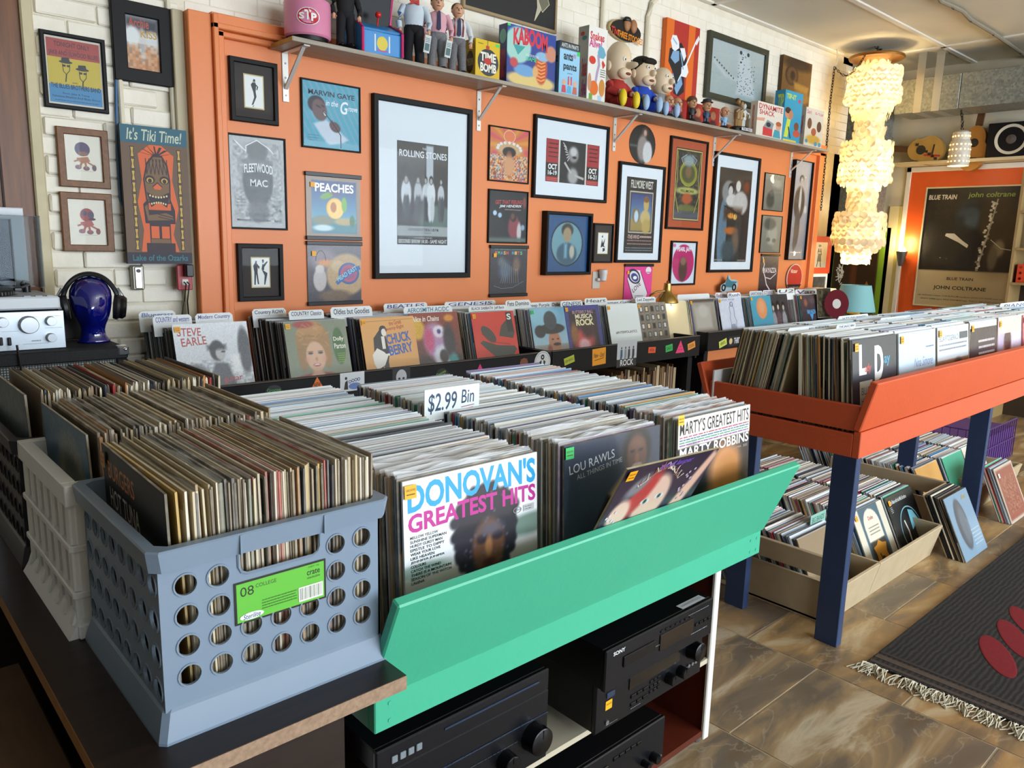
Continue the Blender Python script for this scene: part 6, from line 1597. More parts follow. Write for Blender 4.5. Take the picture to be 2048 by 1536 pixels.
sticker('black and white band photo sticker reading ROCK', 1254, 707, .19, .165, lambda a: [a.box(0, .3, 1, 1, '#c3cad2'), [a.oval(x, .72, .03, .05, '#2a2a30', 8).poly([(x - .05, .66), (x + .05, .66), (x + .06, .42), (x + .03, .3), (x - .06, .3)], c) for x, c in ((.22, '#3a5a7a'), (.42, '#8a94a0'), (.6, '#3a3c44'), (.82, '#2c3038'))], a.text('ROCK', .18, .05, .85, .28, '#e6e8ea', .02)], bg='#26282e')
sticker('small red-orange tag sticker', 1304, 700, .075, .038, lambda a: a.text('ROCK', .2, .25, .8, .75, '#5a1408', .02), bg='#f05a2c', rot=.05)
sticker('small green tag sticker', 1339, 696, .075, .045, lambda a: a.text('SALE', .15, .25, .85, .75, '#0a4a20', .02), bg='#2fb858', rot=-.12)
sticker('pink triangle sticker at right end of ROCK bin', 1361, 693, .10, .085, lambda a: a.text('NEW', .4, .42, .6, .56, '#6a1030').text('AND USED', .28, .2, .72, .32, '#6a1030'), bg='#f03a78', tri=True)
sticker('small orange tag sticker at right end of ROCK bin', 1384, 691, .085, .045, lambda a: a.text('COOL', .15, .25, .85, .75, '#5a2c08', .02), bg='#e8963a', rot=-.22)
sticker('small yellow tag sticker on far black bin', 1447, 686, .10, .05, lambda a: a.text('VINYL', .15, .25, .85, .75, '#3a3c10', .02), Yp=3.08, bg='#c8d05a', rot=-.25)
sticker('long black strip sticker with white capitals on far black bin', 1484, 679, .36, .075, lambda a: a.oval(.08, .5, .06, .3, '#d0b88a').text('THIRD MAN RECORDS', .2, .2, .97, .8, '#c9ccd2', .03), Yp=3.08, bg='#0c0d10', rot=-.02)
# old brown records on the shelf below the middle black bin
rr = random.Random(90)
m = MB()
x = 3.13
while x < 4.36:
 w = rr.choice((.006, .009, .012, .018, .03)); c = rr.choice(['#8a6a48', '#a58a62', '#6a4a34', '#b09a78', '#4a3426', '#9a7a52', '#7a2a24' if x < 3.6 else '#94764e', '#5a4634', '#c0ac8c'])
 m.paint(c); m.box(x, x + w * .92, 3.10 + rr.uniform(-.01, .01), 3.42, .352, .352 + rr.uniform(.27, .33)); x += w
build(m, 'album_run', SLEEVES, label='old brown record albums packed spine-out below ROCK bin', cat='record', group='packed records', kind='stuff', colors=True)
# ================================================================== ORANGE BIN RECORDS
OZ = bz - .568
def o_lady(a):
 a.grad('#2c3440', '#3c4652').ell(.6, .3, .3, .3, '#4c5560', .5).ell(.45, .15, .2, .12, '#b8bcc0', .5).speck(.02, 2)
 a.text('L', .14, .66, .30, .95, '#eef0f2', .04).text('ady', .26, .66, .40, .76, '#c04a4a', .02).text('D', .48, .58, .68, .92, '#eef0f2', .05).text('ay', .70, .70, .84, .80, '#3f9ac0', .02).text('D', .52, .26, .72, .50, '#e0e4e8', .05).text('R', .52, .06, .7, .22, '#dfe3e6', .04).scrib(.72, .3, .96, .4, '#b8bec4', 2, 4)
 a.box(.14, .22, .42, .60, '#d8e0d8').text('BILLIE', .18, .47, .36, .54, '#2a3040').text('HOLI-', .18, .38, .36, .44, '#2a3040').text('DAY', .2, .28, .36, .35, '#2a3040')
def o_nina(a):
 a.grad('#bcd4ea', '#c9deee').ell(.42, .12, .22, .36, '#4a96c8', .1).ell(.42, .3, .1, .1, '#2f78ac', .4)
 a.text('Nina Simone', .4, .62, .92, .72, '#6a86b0', 0, .3).text('and Piano', .52, .5, .86, .57, '#6a86b0', 0, .3).scrib(.72, .8, .95, .84, '#7a90b0', 1, 2).scrib(.62, .3, .95, .4, '#8aa4c0', 3, 2)
def o_ella(a):
 a.rect(-.1, .62, 1.1, 1.1, '#c9d4dc', .01).rect(-.1, -.1, 1.1, .62, '#8f6a4a', .01).ell(.65, .32, .25, .3, '#2f2c2c', .15).ell(.7, .2, .16, .2, '#6a4a38', .3)
 a.text('ELLA FITZGERALD', .06, .84, .66, .90, '#6a7684').scrib(.06, .72, .94, .82, '#8a98a6', 2, 4).box(.7, .84, .96, .92, '#4a525c').box(.16, .1, .46, .52, '#d8dcb8').text('SEALED', .19, .40, .43, .48, '#2a3040').text('AND', .22, .29, .4, .36, '#2a3040').text('THE', .22, .18, .4, .25, '#2a3040')
def o_dark(a):
 a.grad('#3a3238', '#4a4046').rect(.3, .1, .9, .4, '#6a6668', .1).speck(.06, 3)
 a.scrib(.3, .5, .9, .8, '#c9c2c6', 4, 5)
def o_pink(a):
 a.grad('#b8b0cc', '#a89ab8').ell(.4, .45, .2, .35, '#b07a6a', .3).ell(.4, .7, .16, .14, '#4a3436', .3).rect(.55, .3, .95, .9, '#cfc9de', .05).speck(.05, 5)
def o_red(a):
 a.grad('#c06a74', '#a84a58').ell(.5, .4, .3, .3, '#d8a08a', .4)
def o_grey(a):
 a.grad('#8a94a0', '#6a7480').ell(.5, .5, .3, .3, '#b8a890', .4)
OF = [(1703, 680, 1778, 669, o_lady, '#343c48', 'dark sleeve with big white initials and note card in orange bin', 56), (1790, 669, 1858, 661, o_nina, '#c0d6ea', 'pale blue sleeve with blue silhouette in orange bin', 44), (1861, 661, 1917, 651, o_ella, '#9a8068', 'brown and pale sleeve with yellow note card in orange bin', 40), (1923, 649, 1972, 642, o_dark, '#40383e', 'dark maroon sleeve with rows of white print in orange bin', 30), (1975, 640, 2018, 634, o_pink, '#b0a4c0', 'lilac sleeve with portrait in orange bin', 30), (2029, 632, 2068, 626, o_red, '#b45866', 'rosy red sleeve at right edge of orange bin', 10)]
oxs = []
for i, (xa, ya, xb, yb, fn, bg, lb, res) in enumerate(OF):
 p, q = at(xa, ya, Y=.972), at(xb, yb, Y=.972)
 xc = (p.x + q.x) / 2
 if i == 0: xc = 2.225 + RW / 2
 else: xc = oxs[-1] + .332
 oxs.append(xc)
 featured(lb, cover(0, bg, fn, res), (xc, .935, OZ), lean=.12, sticker='#f0a818', col=bg, spos=(.03, .93))
oxs.append(oxs[-1] + .332)
for i, xc in enumerate(oxs):
 stuff_row('record_run', 'jazz sleeves in clear plastic, %s column of orange bin' % ['first', 'second', 'third', 'fourth', 'fifth', 'sixth', 'seventh'][i], 'packed records', xc, .942, 1.105, OZ, .11, (OLD[:6] + OLD[10:13] + OLD) if i == 0 else NEWER, 120 + i, topw=.9)
 stuff_row('record_run', 'sleeves leaning forward at the back of the %s column in orange bin' % ['first', 'second', 'third', 'fourth', 'fifth', 'sixth', 'seventh'][i], 'packed records', xc, 1.205, 1.385, OZ, -.18, (OLD[:6] + OLD[10:13] + OLD) if i == 0 else NEWER, 140 + i, topw=.7)
for i, (tx, xa, ya, xb, yb, Yp) in enumerate([('ALL THE JAZZ', 1576, 652, 1662, 668, 1.20), ('THE JAZZ BIN', 1673, 648, 1711, 658, 1.13), ('JAZZ DRUMMERS', 1676, 630, 1736, 645, 1.30), ('Orchestra', 1760, 633, 1820, 648, 1.20), ('THE TRIO BIN', 1894, 621, 1939, 631, 1.25), ('JAZZ GUITARISTS', 1947, 611, 1998, 623, 1.30), ('PIANO', 2000, 604, 2060, 617, 1.2)]):
 p, q = at(xa, (ya + yb) / 2, Y=Yp), at(xb, (ya + yb) / 2, Y=Yp)
 zt, zl = at((xa + xb) / 2, ya, Y=Yp).z, at((xa + xb) / 2, yb, Y=Yp).z
 w, h = q.x - p.x, (zt - zl)
 e = thing('divider_card', 'white divider card lettered "%s" above the orange bin' % tx, 'card', ((p.x + q.x) / 2, Yp, zl), None, 'jazz divider cards')
 mb = MB(); r = min(.01, h * .3)
 mb.prism([(-w / 2, -.06), (w / 2, -.06), (w / 2, h - r), (w / 2 - r, h), (-w / 2 + r, h), (-w / 2, h - r)], 0, .0015); build(mb, 'card', CARDW, e)
 a = Art(w, h, 2, '#e2e8ea'); a.cut = lambda u, v: False
 a.text(tx, .12 if i else .45, .25, .92, .78, '#2a4a7a', .008, .12)
 sheet(a, 'lettering', e, y=-.0004)
# ================================================================== FLOOR CRATES AND THEIR RECORDS
TANB = M('beige_painted_board', '#bfad8d', .6, noise=.3, ns=14, col2='#a08c6a', bump=.1, bs=60)
def floor_bin(label, x0, x1, xm, y0, y1, upper=True):
 t = thing('floor_bin', label, 'record bin', (x0, y0, 0), group='floor record bins')
 W_ = x1 - x0
 for a_, b_ in ((0, xm - x0), (xm - x0 + .006, W_)):
  mb = MB(); X = Matrix.Rotation(math.atan2(.04, .165), 4, 'X'); mb.cbox(a_, b_, 0, .014, 0, .172, .002, X=X); build(mb, 'front_board', TANB, t)
 for xx in (0, xm - x0, W_ - .014):
  mb = MB(); mb.prism([(0, 0), (.36, 0), (.41, .17), (-.035, .17)], xx, xx + .014)
  mb.v = [(y, x, z) for x, y, z in mb.v]; mb.f = [f[::-1] for f in mb.f]; build(mb, 'end_board', TANB, t)
 mb = MB(); mb.box(0, W_, .005, y1 - y0, .004, .012); build(mb, 'bin_floor', TANB, t)
 if upper:
  mb = MB(); mb.cbox(-.03, -.008, -.02, .62, .205, .285, .002); build(mb, 'upper_rail', TANB, t)
  mb = MB(); mb.cbox(-.03, -.008, -.02, .0, .0, .285, .002, X=Matrix.Translation((.0, .0, 0))); build(mb, 'rail_post', TANB, t)
floor_bin('beige board record bin on floor under the orange bin, near half', 2.87, 3.974, 3.25, 1.236, 2.1)
floor_bin('beige board record bin on floor under the orange bin, far half', 4.36, 5.60, 4.9, 1.32, 2.1)
def f_duke(a):
 a.rect(.18, -.1, .82, 1.1, '#2f5468', .01).ell(.5, .72, .25, .24, '#d8d2c0', .03).rect(.25, .5, .75, .72, '#d8d2c0', .01).rect(.25, -.1, .75, .5, '#2a2018', .01)
 a.text('Duke', .42, .80, .58, .86, '#a83a34', .02).scrib(.34, .58, .68, .72, '#9a9484', 3, 3).poly([(.3, .42), (.42, .44), (.5, .50), (.6, .44), (.72, .42), (.66, .3), (.72, .12), (.5, -.0), (.3, .1), (.34, .3)], '#c98a1e').line([(.44, .3), (.52, .1), (.6, .2)], .03, '#2a1a0a').oval(.5, .18, .08, .08, '#2a1a0a')
def f_basie(a):
 a.text('Count Basie with the Mills Brothers', .06, .87, .72, .93, '#d8dcdc', .01).scrib(.06, .74, .14, .84, '#b8bcbc', 4, 4).oval(.56, .38, .37, .38, '#7ab4bc', 40, hole=.95)
 a.poly([(.56, .38), (.60, .70), (.75, .66), (.86, .50)], '#6fb4c4').line([(.40, .12), (.42, .4), (.38, .56)], .04, '#c9c4b8').text('2.0.4', .66, .3, .82, .35, '#c9ccd0').oval(.56, .2, .05, .05, '#c0a040', 10)
def f_blue(a):
 a.ell(.4, .52, .22, .4, '#3a4452', .1).ell(.45, .5, .14, .3, '#55606e', .4).rect(.62, .1, 1, .5, '#7f9cb4', .1)
 a.scrib(.6, .12, .95, .4, '#a8c0d0', 5, 4).text('Art', .66, .86, .86, .93, '#a8944a', .02, .3)
def f_rust(a):
 a.rect(.05, .05, .95, .95, '#8a4a3c', .02).patch(['#8a4a3c', '#a8765a', '#6f3a30'], .15, .15, .85, .8, 2, 3, .6)
p, q = at(1703, 1034, Y=1.40), at(1760, 1010, Y=1.40)
dkx = (p.x + q.x) / 2
featured('cream and blue sleeve with golden emblem in the floor bin', cover(0, '#d0cab8', f_duke, 40), (dkx, 1.268, .014), lean=.45, sticker='#f0a818', col='#cfc8b4')
p, q = at(1772, 1003, Y=1.39), at(1822, 976, Y=1.39)
bsx = (p.x + q.x) / 2
featured('black sleeve with turquoise ring design in the floor bin', cover(0, '#14161a', f_basie, 24), (bsx, 1.262, .014), lean=.45, sticker='#f0a818', col='#1c1d20')
featured('slate blue sleeve with shadowed head leaning on the floor', cover(0, '#6f8ea8', f_blue, 40), (4.16, 1.085, .002), lean=.45, sticker=None, col='#55687a')
featured('rust red sleeve with pale linework leaning at right of floor bins', cover(0, '#b8aca0', f_rust, 40), (4.955, 1.105, .002), lean=.42, sticker='#e6e8e8', spos=(.1, .85), col='#a8a098')
stuff_row('record_run', 'dark and tan sleeves leaning behind the slate blue cover', 'packed records', 4.16, 1.093, 1.17, .002, .45, DARKS + OLD[:10], 160, topw=.2, pitch=.006)
stuff_row('record_run', 'sleeves leaning behind the rust red cover', 'packed records', 4.955, 1.113, 1.165, .002, .42, NEWER, 161, topw=.3)
for i, (xc, ya, yb) in enumerate(((3.055, 1.275, 1.95), (dkx, 1.275, 2.0), (bsx, 1.272, 2.0), (4.55, 1.36, 2.05), (4.92, 1.36, 2.05), (5.28, 1.36, 2.1))):
 stuff_row('record_run', 'clear-sleeved records filling the floor bin, %s column from left' % ['first', 'second', 'third', 'fourth', 'fifth', 'sixth'][i], 'packed records', xc, ya, yb, .014, .45, NEWER + OLD[:6], 170 + i, topw=.6, pitch=.006)
a = Art(.14, .05, 2, '#8fc0b0'); a.text('BIG BANDS', .1, .25, .9, .75, '#2a5a50', .01)
p = at(1632, 1038, Y=1.45)
e = thing('divider_card', 'pale green divider card in the floor bin', 'card', (p.x + .02, 1.45, p.z - .025)); mb = MB(); mb.box(-.07, .07, 0, .0015, -.08, .05); build(mb, 'card', M('green_card', '#8fc0b0', .5), e); sheet(a, 'lettering', e, y=-.0004)
# ================================================================== RUG
def rug_mat():
 m, nt, b = _new('black_woven_wool')
 N, L = nt.nodes, nt.links
 tc = N.new('ShaderNodeTexCoord')
 w1 = N.new('ShaderNodeTexWave'); w1.wave_type = 'BANDS'; w1.bands_direction = 'Y'; w1.inputs['Scale'].default_value = 17; w1.inputs['Distortion'].default_value = 3.5; w1.inputs['Detail'].default_value = 3
 mp = N.new('ShaderNodeMapping'); mp.inputs['Scale'].default_value = (60, 8, 1)
 n1 = N.new('ShaderNodeTexNoise'); n1.inputs['Scale'].default_value = 4; n1.inputs['Detail'].default_value = 5
 L.new(tc.outputs['Object'], w1.inputs[0]); L.new(tc.outputs['Object'], mp.inputs[0]); L.new(mp.outputs[0], n1.inputs['Vector'])
 mu = N.new('ShaderNodeMath'); mu.operation = 'MULTIPLY'; L.new(w1.outputs['Fac'], mu.inputs[0]); L.new(n1.outputs[0], mu.inputs[1])
 cr = N.new('ShaderNodeValToRGB'); cr.color_ramp.elements[0].color = (*lin('#0b0a0c'), 1); cr.color_ramp.elements[1].color = (*lin('#383431'), 1); cr.color_ramp.elements[1].position = .75
 L.new(mu.outputs[0], cr.inputs[0]); L.new(cr.outputs[0], b.inputs['Base Color']); b.inputs['Roughness'].default_value = .95
 bp = N.new('ShaderNodeBump'); bp.inputs['Strength'].default_value = .3; bp.inputs['Distance'].default_value = .003
 L.new(mu.outputs[0], bp.inputs['Height']); L.new(bp.outputs[0], b.inputs['Normal'])
 return m
RUGM = rug_mat()
t = thing('rug', 'black woven rug with red motifs and cream fringe on the tiles', 'rug', (2.70, 1.0, 0))
mb = MB(); mb.box(0, 2.6, -1.75, 0, .0005, .011); build(mb, 'woven_field', RUGM, t)
for k, (a_, b_, c) in enumerate(((.012, .03, '#4d4038'), (.055, .085, '#54463c'), (.10, .115, '#3a322e'))):
 mb = MB(); mb.box(a_, b_, -1.74, -.004, .011, .0122); build(mb, 'border_stripe', M('rug_stripe_%d' % k, c, .95, noise=.4, ns=90), t)
REDM = M('red_wool', '#7d111c', .95, noise=.4, ns=80, col2='#5c0a13')
for cx, cy, rx, ry in ((.42, -.30, .16, .05), (.62, -.30, .16, .045), (.82, -.28, .13, .04), (.42, -.46, .18, .05), (.62, -.46, .16, .045), (.9, -.46, .14, .04), (.45, -.62, .16, .05), (.7, -.62, .16, .05)):
 mb = MB(); mb.lathe([(1, 0), (1, .0012), (.9, .0018)], 24, X=Matrix.Translation((cx, cy, .011)) @ Matrix.Rotation(.5, 4, 'Z') @ Matrix.Diagonal((rx, ry, 1, 1))); build(mb, 'red_motif', REDM, t)
rr = random.Random(8); mb = MB()
for k in range(620):
 y = -rr.uniform(0, 1.74); L_ = rr.uniform(.04, .085); dx = rr.uniform(-.02, .02)
 pts = [(.004, y, .006), (-L_ * .35, y + dx * .5, rr.uniform(.008, .02)), (-L_ * .7, y + dx + rr.uniform(-.01, .01), rr.uniform(.003, .014)), (-L_, y + dx * 2 + rr.uniform(-.012, .012), .003)]
 mb.tube(pts, .0019, 4)
build(mb, 'fringe', M('cream_wool_fringe', '#cfc9b4', .9), t, kind='stuff')
# ================================================================== TOYS AND GAMES ON THE SHELF
def sx(px, Y=3.45):
 """x on the shelf below photo column px"""
 z = SZ
 lo, hi = 1.0, 8.0
 for _ in range(40):
  m_ = (lo + hi) / 2
  v = np.array([m_, Y, z - CAMH]); d = v @ FWD
  if 1024 + FPX * (v @ RGT) / d < px: lo = m_
  else: hi = m_
 return (lo + hi) / 2
PINK = M('pink_enamel', '#d987a8', .3)
x = sx(620)
t = thing('canister', 'pink canister with red oval logo at left end of shelf', 'canister', (x, 3.47, SZ))
mb = MB(); mb.lathe([(.088, 0), (.092, .004), (.092, .022), (.088, .026)], 32); build(mb, 'base', BLACK, t, smooth=True)
mb = MB(); mb.lathe([(.098, .022), (.105, .03), (.106, .17), (.103, .18), (.02, .186)], 36); build(mb, 'body', PINK, t, smooth=True)
mb = MB(); mb.tube([(-.06, 0, .18), (-.05, -.01, .205), (-.02, -.015, .22), (.02, -.015, .22), (.05, -.01, .205), (.06, 0, .18)], .004, 6); build(mb, 'handle', BRK, t, smooth=True)
a = Art(.105, .075, 2, '#ffffff'); a.cut = lambda u, v: False
a.oval(.5, .5, .5, .5, '#f2eeee').oval(.5, .5, .46, .455, '#1f2f8a').oval(.5, .5, .45, .44, '#c3202c').text('S', .10, .32, .34, .70, '#f4f2f0', .04).text('T', .34, .30, .62, .86, '#f4f2f0', .04).text('P', .62, .24, .86, .70, '#f4f2f0', .04).scrib(.3, .12, .7, .2, '#f0c0c0', 1, 2)
m_ = a.mb()
RC = .1068
m_.v = [((RC - y_) * math.sin(x_ / RC), -(RC - y_) * math.cos(x_ / RC) , z_) for x_, y_, z_ in m_.v]
o = build(m_, 'logo', GLOSSY, t, (0, 0, .06), (0, 0, -.45), colors=True)
SKINM = M('doll_skin', '#d0a080', .5)
def doll(name, label, x, y, hgt, shirt, trousers, tie=None, hair='#3a2a1c', suit=False, base=False, rot=-.4, checks=None, susp=None):
 """dressed standing doll, height hgt"""
 t = thing(name, label, 'doll', (x, y, SZ), (0, 0, rot), 'standing dressed dolls')
 s_ = hgt / .36
 z0 = .02 * s_ if base else 0
 mt = M('cloth_' + trousers, trousers, .85, noise=.5 if checks else .2, ns=160 if checks else 30, col2=checks)
 ms = M('cloth_' + shirt, shirt, .8, noise=.2, ns=25)
 if base:
  mb = MB()
  for k in range(4): mb.lathe([(.062 - .006 * k, .006 * k), (.066 - .006 * k, .006 * k + .003), (.062 - .006 * k, .006 * k + .006)], 24)
  build(mb, 'base', BLACK, t, smooth=True)
 mb = MB()
 for q in (-1, 1):
  mb.tube([(q * .030 * s_, 0, z0 + .012), (q * .030 * s_, 0, z0 + .06 * s_), (q * .026 * s_, .002, z0 + .12 * s_), (q * .022 * s_, 0, z0 + .185 * s_)], [.026 * s_, .024 * s_, .027 * s_, .03 * s_], 12)
 mb.ball((0, 0, z0 + .185 * s_), (.048 * s_, .034 * s_, .034 * s_)); build(mb, 'trousers', mt, t, smooth=True)
 for q in (-1, 1):
  mb = MB(); mb.ball((q * .032 * s_, -.012, z0 + .010), (.020 * s_, .036 * s_, .012)); build(mb, 'shoe', BLACK, t, smooth=True)
 mb = MB(); mb.lathe([(.044 * s_, 0), (.050 * s_, .03 * s_), (.054 * s_, .075 * s_), (.045 * s_, .102 * s_), (.018 * s_, .116 * s_)], 20, X=Matrix.Translation((0, 0, z0 + .19 * s_)) @ Matrix.Diagonal((1, .72, 1, 1)))
 for q in (-1, 1):
  mb.tube([(q * .050 * s_, 0, z0 + .288 * s_), (q * .068 * s_, -.004, z0 + .25 * s_), (q * .078 * s_, -.01, z0 + .21 * s_), (q * .074 * s_, -.022, z0 + .175 * s_)], [.018 * s_, .018 * s_, .016 * s_, .013 * s_], 10)
 build(mb, 'jacket' if suit else 'shirt', ms, t, smooth=True)
 for q in (-1, 1):
  mb = MB()
  mb.ball((q * .073 * s_, -.026, z0 + .163 * s_), (.010 * s_, .008 * s_, .014 * s_))
  for k in range(4): mb.tube([(q * .073 * s_ + (k - 1.5) * .0045 * s_, -.028, z0 + .156 * s_), (q * .072 * s_ + (k - 1.5) * .005 * s_, -.031, z0 + .143 * s_)], .0022 * s_, 5)
  mb.tube([(q * .066 * s_, -.03, z0 + .165 * s_), (q * .060 * s_, -.036, z0 + .154 * s_)], .0025 * s_, 5)
  build(mb, 'hand', SKINM, t, smooth=True)
 mb = MB(); mb.lathe([(.016 * s_, .0), (.015 * s_, .02 * s_)], 12, X=Matrix.Translation((0, 0, z0 + .30 * s_))); mb.ball((0, -.004, z0 + .345 * s_), (.033 * s_, .036 * s_, .04 * s_)); mb.ball((0, -.04 * s_, z0 + .342 * s_), (.006 * s_, .009 * s_, .008 * s_))
 for q in (-1, 1): mb.ball((q * .033 * s_, 0, z0 + .343 * s_), (.005 * s_, .008 * s_, .011 * s_))
 build(mb, 'head', SKINM, t, smooth=True)
 for q in (-1, 1):
  mb = MB(); mb.ball((q * .012 * s_, -.0375 * s_, z0 + .352 * s_), (.0042 * s_, .002 * s_, .003 * s_)); build(mb, 'eye', M('doll_pupil', '#1c2430', .3), t, smooth=True)
 mb = MB(); mb.ball((0, -.0365 * s_, z0 + .325 * s_), (.010 * s_, .003 * s_, .0025 * s_)); build(mb, 'mouth', M('doll_mouth', '#7a3a34', .5), t, smooth=True)
 mb = MB(); mb.ball((0, .006, z0 + .358 * s_), (.036 * s_, .036 * s_, .032 * s_)); build(mb, 'hair', M('doll_hair' + hair, hair, .8), t, smooth=True)
 if tie:
  mb = MB(); mb.prism([(-.005, 0), (.005, 0), (.008, -.015), (.010, -.09 * s_), (0, -.10 * s_), (-.010, -.09 * s_), (-.008, -.015)], -.0445 * s_, -.0405 * s_, X=Matrix.Translation((0, 0, z0 + .298 * s_))) if tie != 'bow' else mb.prism([(0, .004), (.022, .014), (.022, -.012), (0, -.004), (-.022, -.012), (-.022, .014)], -.046 * s_, -.036 * s_, X=Matrix.Translation((0, 0, z0 + .298 * s_)))
  build(mb, 'bow_tie' if tie == 'bow' else 'tie', M('red_bow', '#c83a34', .6) if tie == 'bow' else M('navy_tie', '#23264e', .6), t)
 if susp:
  for q in (-1, 1):
   mb = MB(); mb.tube([(q * .024 * s_, -.038 * s_, z0 + .20 * s_), (q * .026 * s_, -.041 * s_, z0 + .25 * s_), (q * .024 * s_, -.036 * s_, z0 + .29 * s_), (q * .022 * s_, -.0, z0 + .306 * s_)], .004 * s_, 6); build(mb, 'braces', M('red_braces', '#a8343c', .6), t)
 return t
doll('figurine', 'dark suited figurine on black round stand beside pink canister', sx(694), 3.46, .30, '#18181b', '#18181c', suit=True, base=True, rot=-.3)
doll('dressed_doll', 'standing doll in pale shirt, black trousers and red bow tie', sx(832), 3.47, .36, '#c9d6e0', '#141417', tie='bow', rot=-.5)
doll('dressed_doll', 'standing doll in pink shirt, grey trousers and navy tie', sx(876), 3.46, .345, '#dba8b4', '#77787a', tie='navy', rot=-.4, checks='#55565a')
doll('dressed_doll', 'standing doll in white shirt with red braces and checked trousers', sx(916), 3.46, .335, '#d8dcde', '#77777a', tie='navy', rot=-.4, checks='#46464a', susp=True, hair='#5a3a22')
for px, lb in ((851, 'left'), (893, 'right')):
 e = thing('price_tag', 'white price tag hanging between dolls, %s one' % lb, 'tag', (sx(px, 3.40), 3.395, SZ + .06), (0, .15, -.3))
 mb = MB(); mb.cbox(-.016, .016, 0, .001, 0, .085, .0003); build(mb, 'card', CARDW, e); a = Art(.03, .08, 2, '#c9d4d4'); a.box(.1, .1, .9, .55, '#4a6a6a').scrib(.1, .6, .9, .9, '#3a4a5a', 3, 2); sheet(a, 'print', e, y=-.0004, z=.002)
# toy arcade cabinet
x = sx(752)
t = thing('toy_arcade', 'blue and pink tabletop arcade game between figurine and dolls', 'arcade game', (x, 3.47, SZ), (0, 0, -.12))
BLU = M('arcade_blue', '#3f8ed0', .35); PK = M('arcade_pink', '#c8326e', .35); SCR = M('dark_screen', '#0a0b0e', .3, spec=.15)
prof = [(-.11, 0), (.11, 0), (.11, .36), (.06, .40), (.0, .40), (-.03, .35), (-.005, .33), (.01, .17), (-.085, .135), (-.115, .12)]
prof = [(-.10, 0), (.10, 0), (.10, .40), (-.01, .40), (.0, .33), (.03, .17), (-.075, .125), (-.10, .105)]
for q in (-1, 1):
 mb = MB(); mb.prism(prof, q * .105 - .006, q * .105 + .006, X=Matrix.Rotation(PI / 2, 4, 'Z')); mb.v = [(-a_, b_, c_) for a_, b_, c_ in mb.v]; mb.v = [(a_, b_, c_) for a_, b_, c_ in mb.v]; build(mb, 'side_panel', BLU, t)
 mb = MB(); mb.tube([(q * .105, -.102, 0), (q * .105, -.102, .107), (q * .105, -.077, .127), (q * .105, .03, .172), (q * .105, .0, .33)], .0075, 6); build(mb, 'edge_trim', PK, t)
mb = MB(); mb.box(-.10, .10, -.095, .095, 0, .10); build(mb, 'front_panel', BLU, t)
mb = MB(); mb.cbox(-.10, .10, -.006, .006, 0, .125, .002, X=Matrix.Translation((0, -.09, .108)) @ Matrix.Rotation(-1.16, 4, 'X')); build(mb, 'control_panel', BLU, t)
mb = MB(); mb.box(-.095, .095, -.004, .004, 0, .18, X=Matrix.Translation((0, .032, .165)) @ Matrix.Rotation(.18, 4, 'X')); build(mb, 'screen', SCR, t)
mb = MB(); mb.cyl((0, -.04, .14), (0, -.05, .18), .004, 8); mb.ball((0, -.052, .19), .015); build(mb, 'joystick', M('red_ball', '#d0241c', .25), t, smooth=True)
a = Art(.18, .085, 2, '#3f8ed0'); a.oval(.5, .5, .16, .38, '#d8c43a').box(.27, .05, .31, .95, '#d8e0e6').box(.69, .05, .73, .95, '#d8e0e6').line([(.36, .1), (.64, .1)], .03, '#c8326e')
sheet(a, 'front_print', t, y=-.0958, z=.008)
a = Art(.05, .20, 2, '#c8326e'); a.box(.1, .5, .9, .95, '#e0c83a').box(.1, .1, .9, .4, '#d85a8a').line([(.1, .2), (.9, .8)], .1, '#3a6ac0')
sheet(a, 'side_print', t, x=-.118, y=-.0, z=.18, rot=(0, 0, -PI / 2))
CARDM = {}
def gamebox(label, quad, Y, dep, fn, side, sidetxt=None, res=34, rot=0.0):
 P = [at(*p, Y=Y) for p in quad]
 w = ((P[1].x - P[0].x) + (P[2].x - P[3].x)) / 2
 h = ((P[0].z + P[1].z) / 2) - SZ
 t = thing('game_box', label, 'game box', ((P[0].x + P[2].x) / 2, Y, SZ), (0, 0, rot), 'board game boxes on the shelf')
 mb = MB(); mb.cbox(-w / 2, w / 2, 0, dep, 0, h, .0015); build(mb, 'box', M('carton_' + side, side, .5), t)
 a = Art(w, h, res, '#ffffff'); fn(a); sheet(a, 'front_print', t, y=-.0006, mat=GLOSSY)
 a = Art(dep, h, 2, side)
 if sidetxt: sidetxt(a)
 sheet(a, 'side_print', t, x=-w / 2 - .0006, y=dep / 2, rot=(0, 0, -PI / 2), mat=GLOSSY)
 return t
def g_bomb(a):
 a.grad('#d8b818', '#d0ac12'); a.oval(.52, .42, .43, .36, '#1e2a30').oval(.52, .42, .40, .335, '#23303a').text('TIME', .2, .44, .84, .68, '#e8e4d8', .04).text('BOMB', .2, .16, .86, .40, '#e8e4d8', .04).oval(.5, .45, .15, .09, '#b8261c').box(.42, .76, .56, .86, '#b83a24').line([(.49, .86), (.49, 1)], .02, '#3a3020').scrib(.1, .86, .3, .92, '#8a6a10', 1, 2).box(.82, .88, .97, .96, '#3ad05a')
gamebox('yellow game box with black bomb circle', [(951, 78), (1000, 85), (999, 150), (951, 142)], 3.40, .09, g_bomb, '#c09a10', lambda a: a.oval(.5, .4, .35, .3, '#3a3420').text('TIME BOMB', .2, .3, .8, .5, '#b8a060', .02), 6)
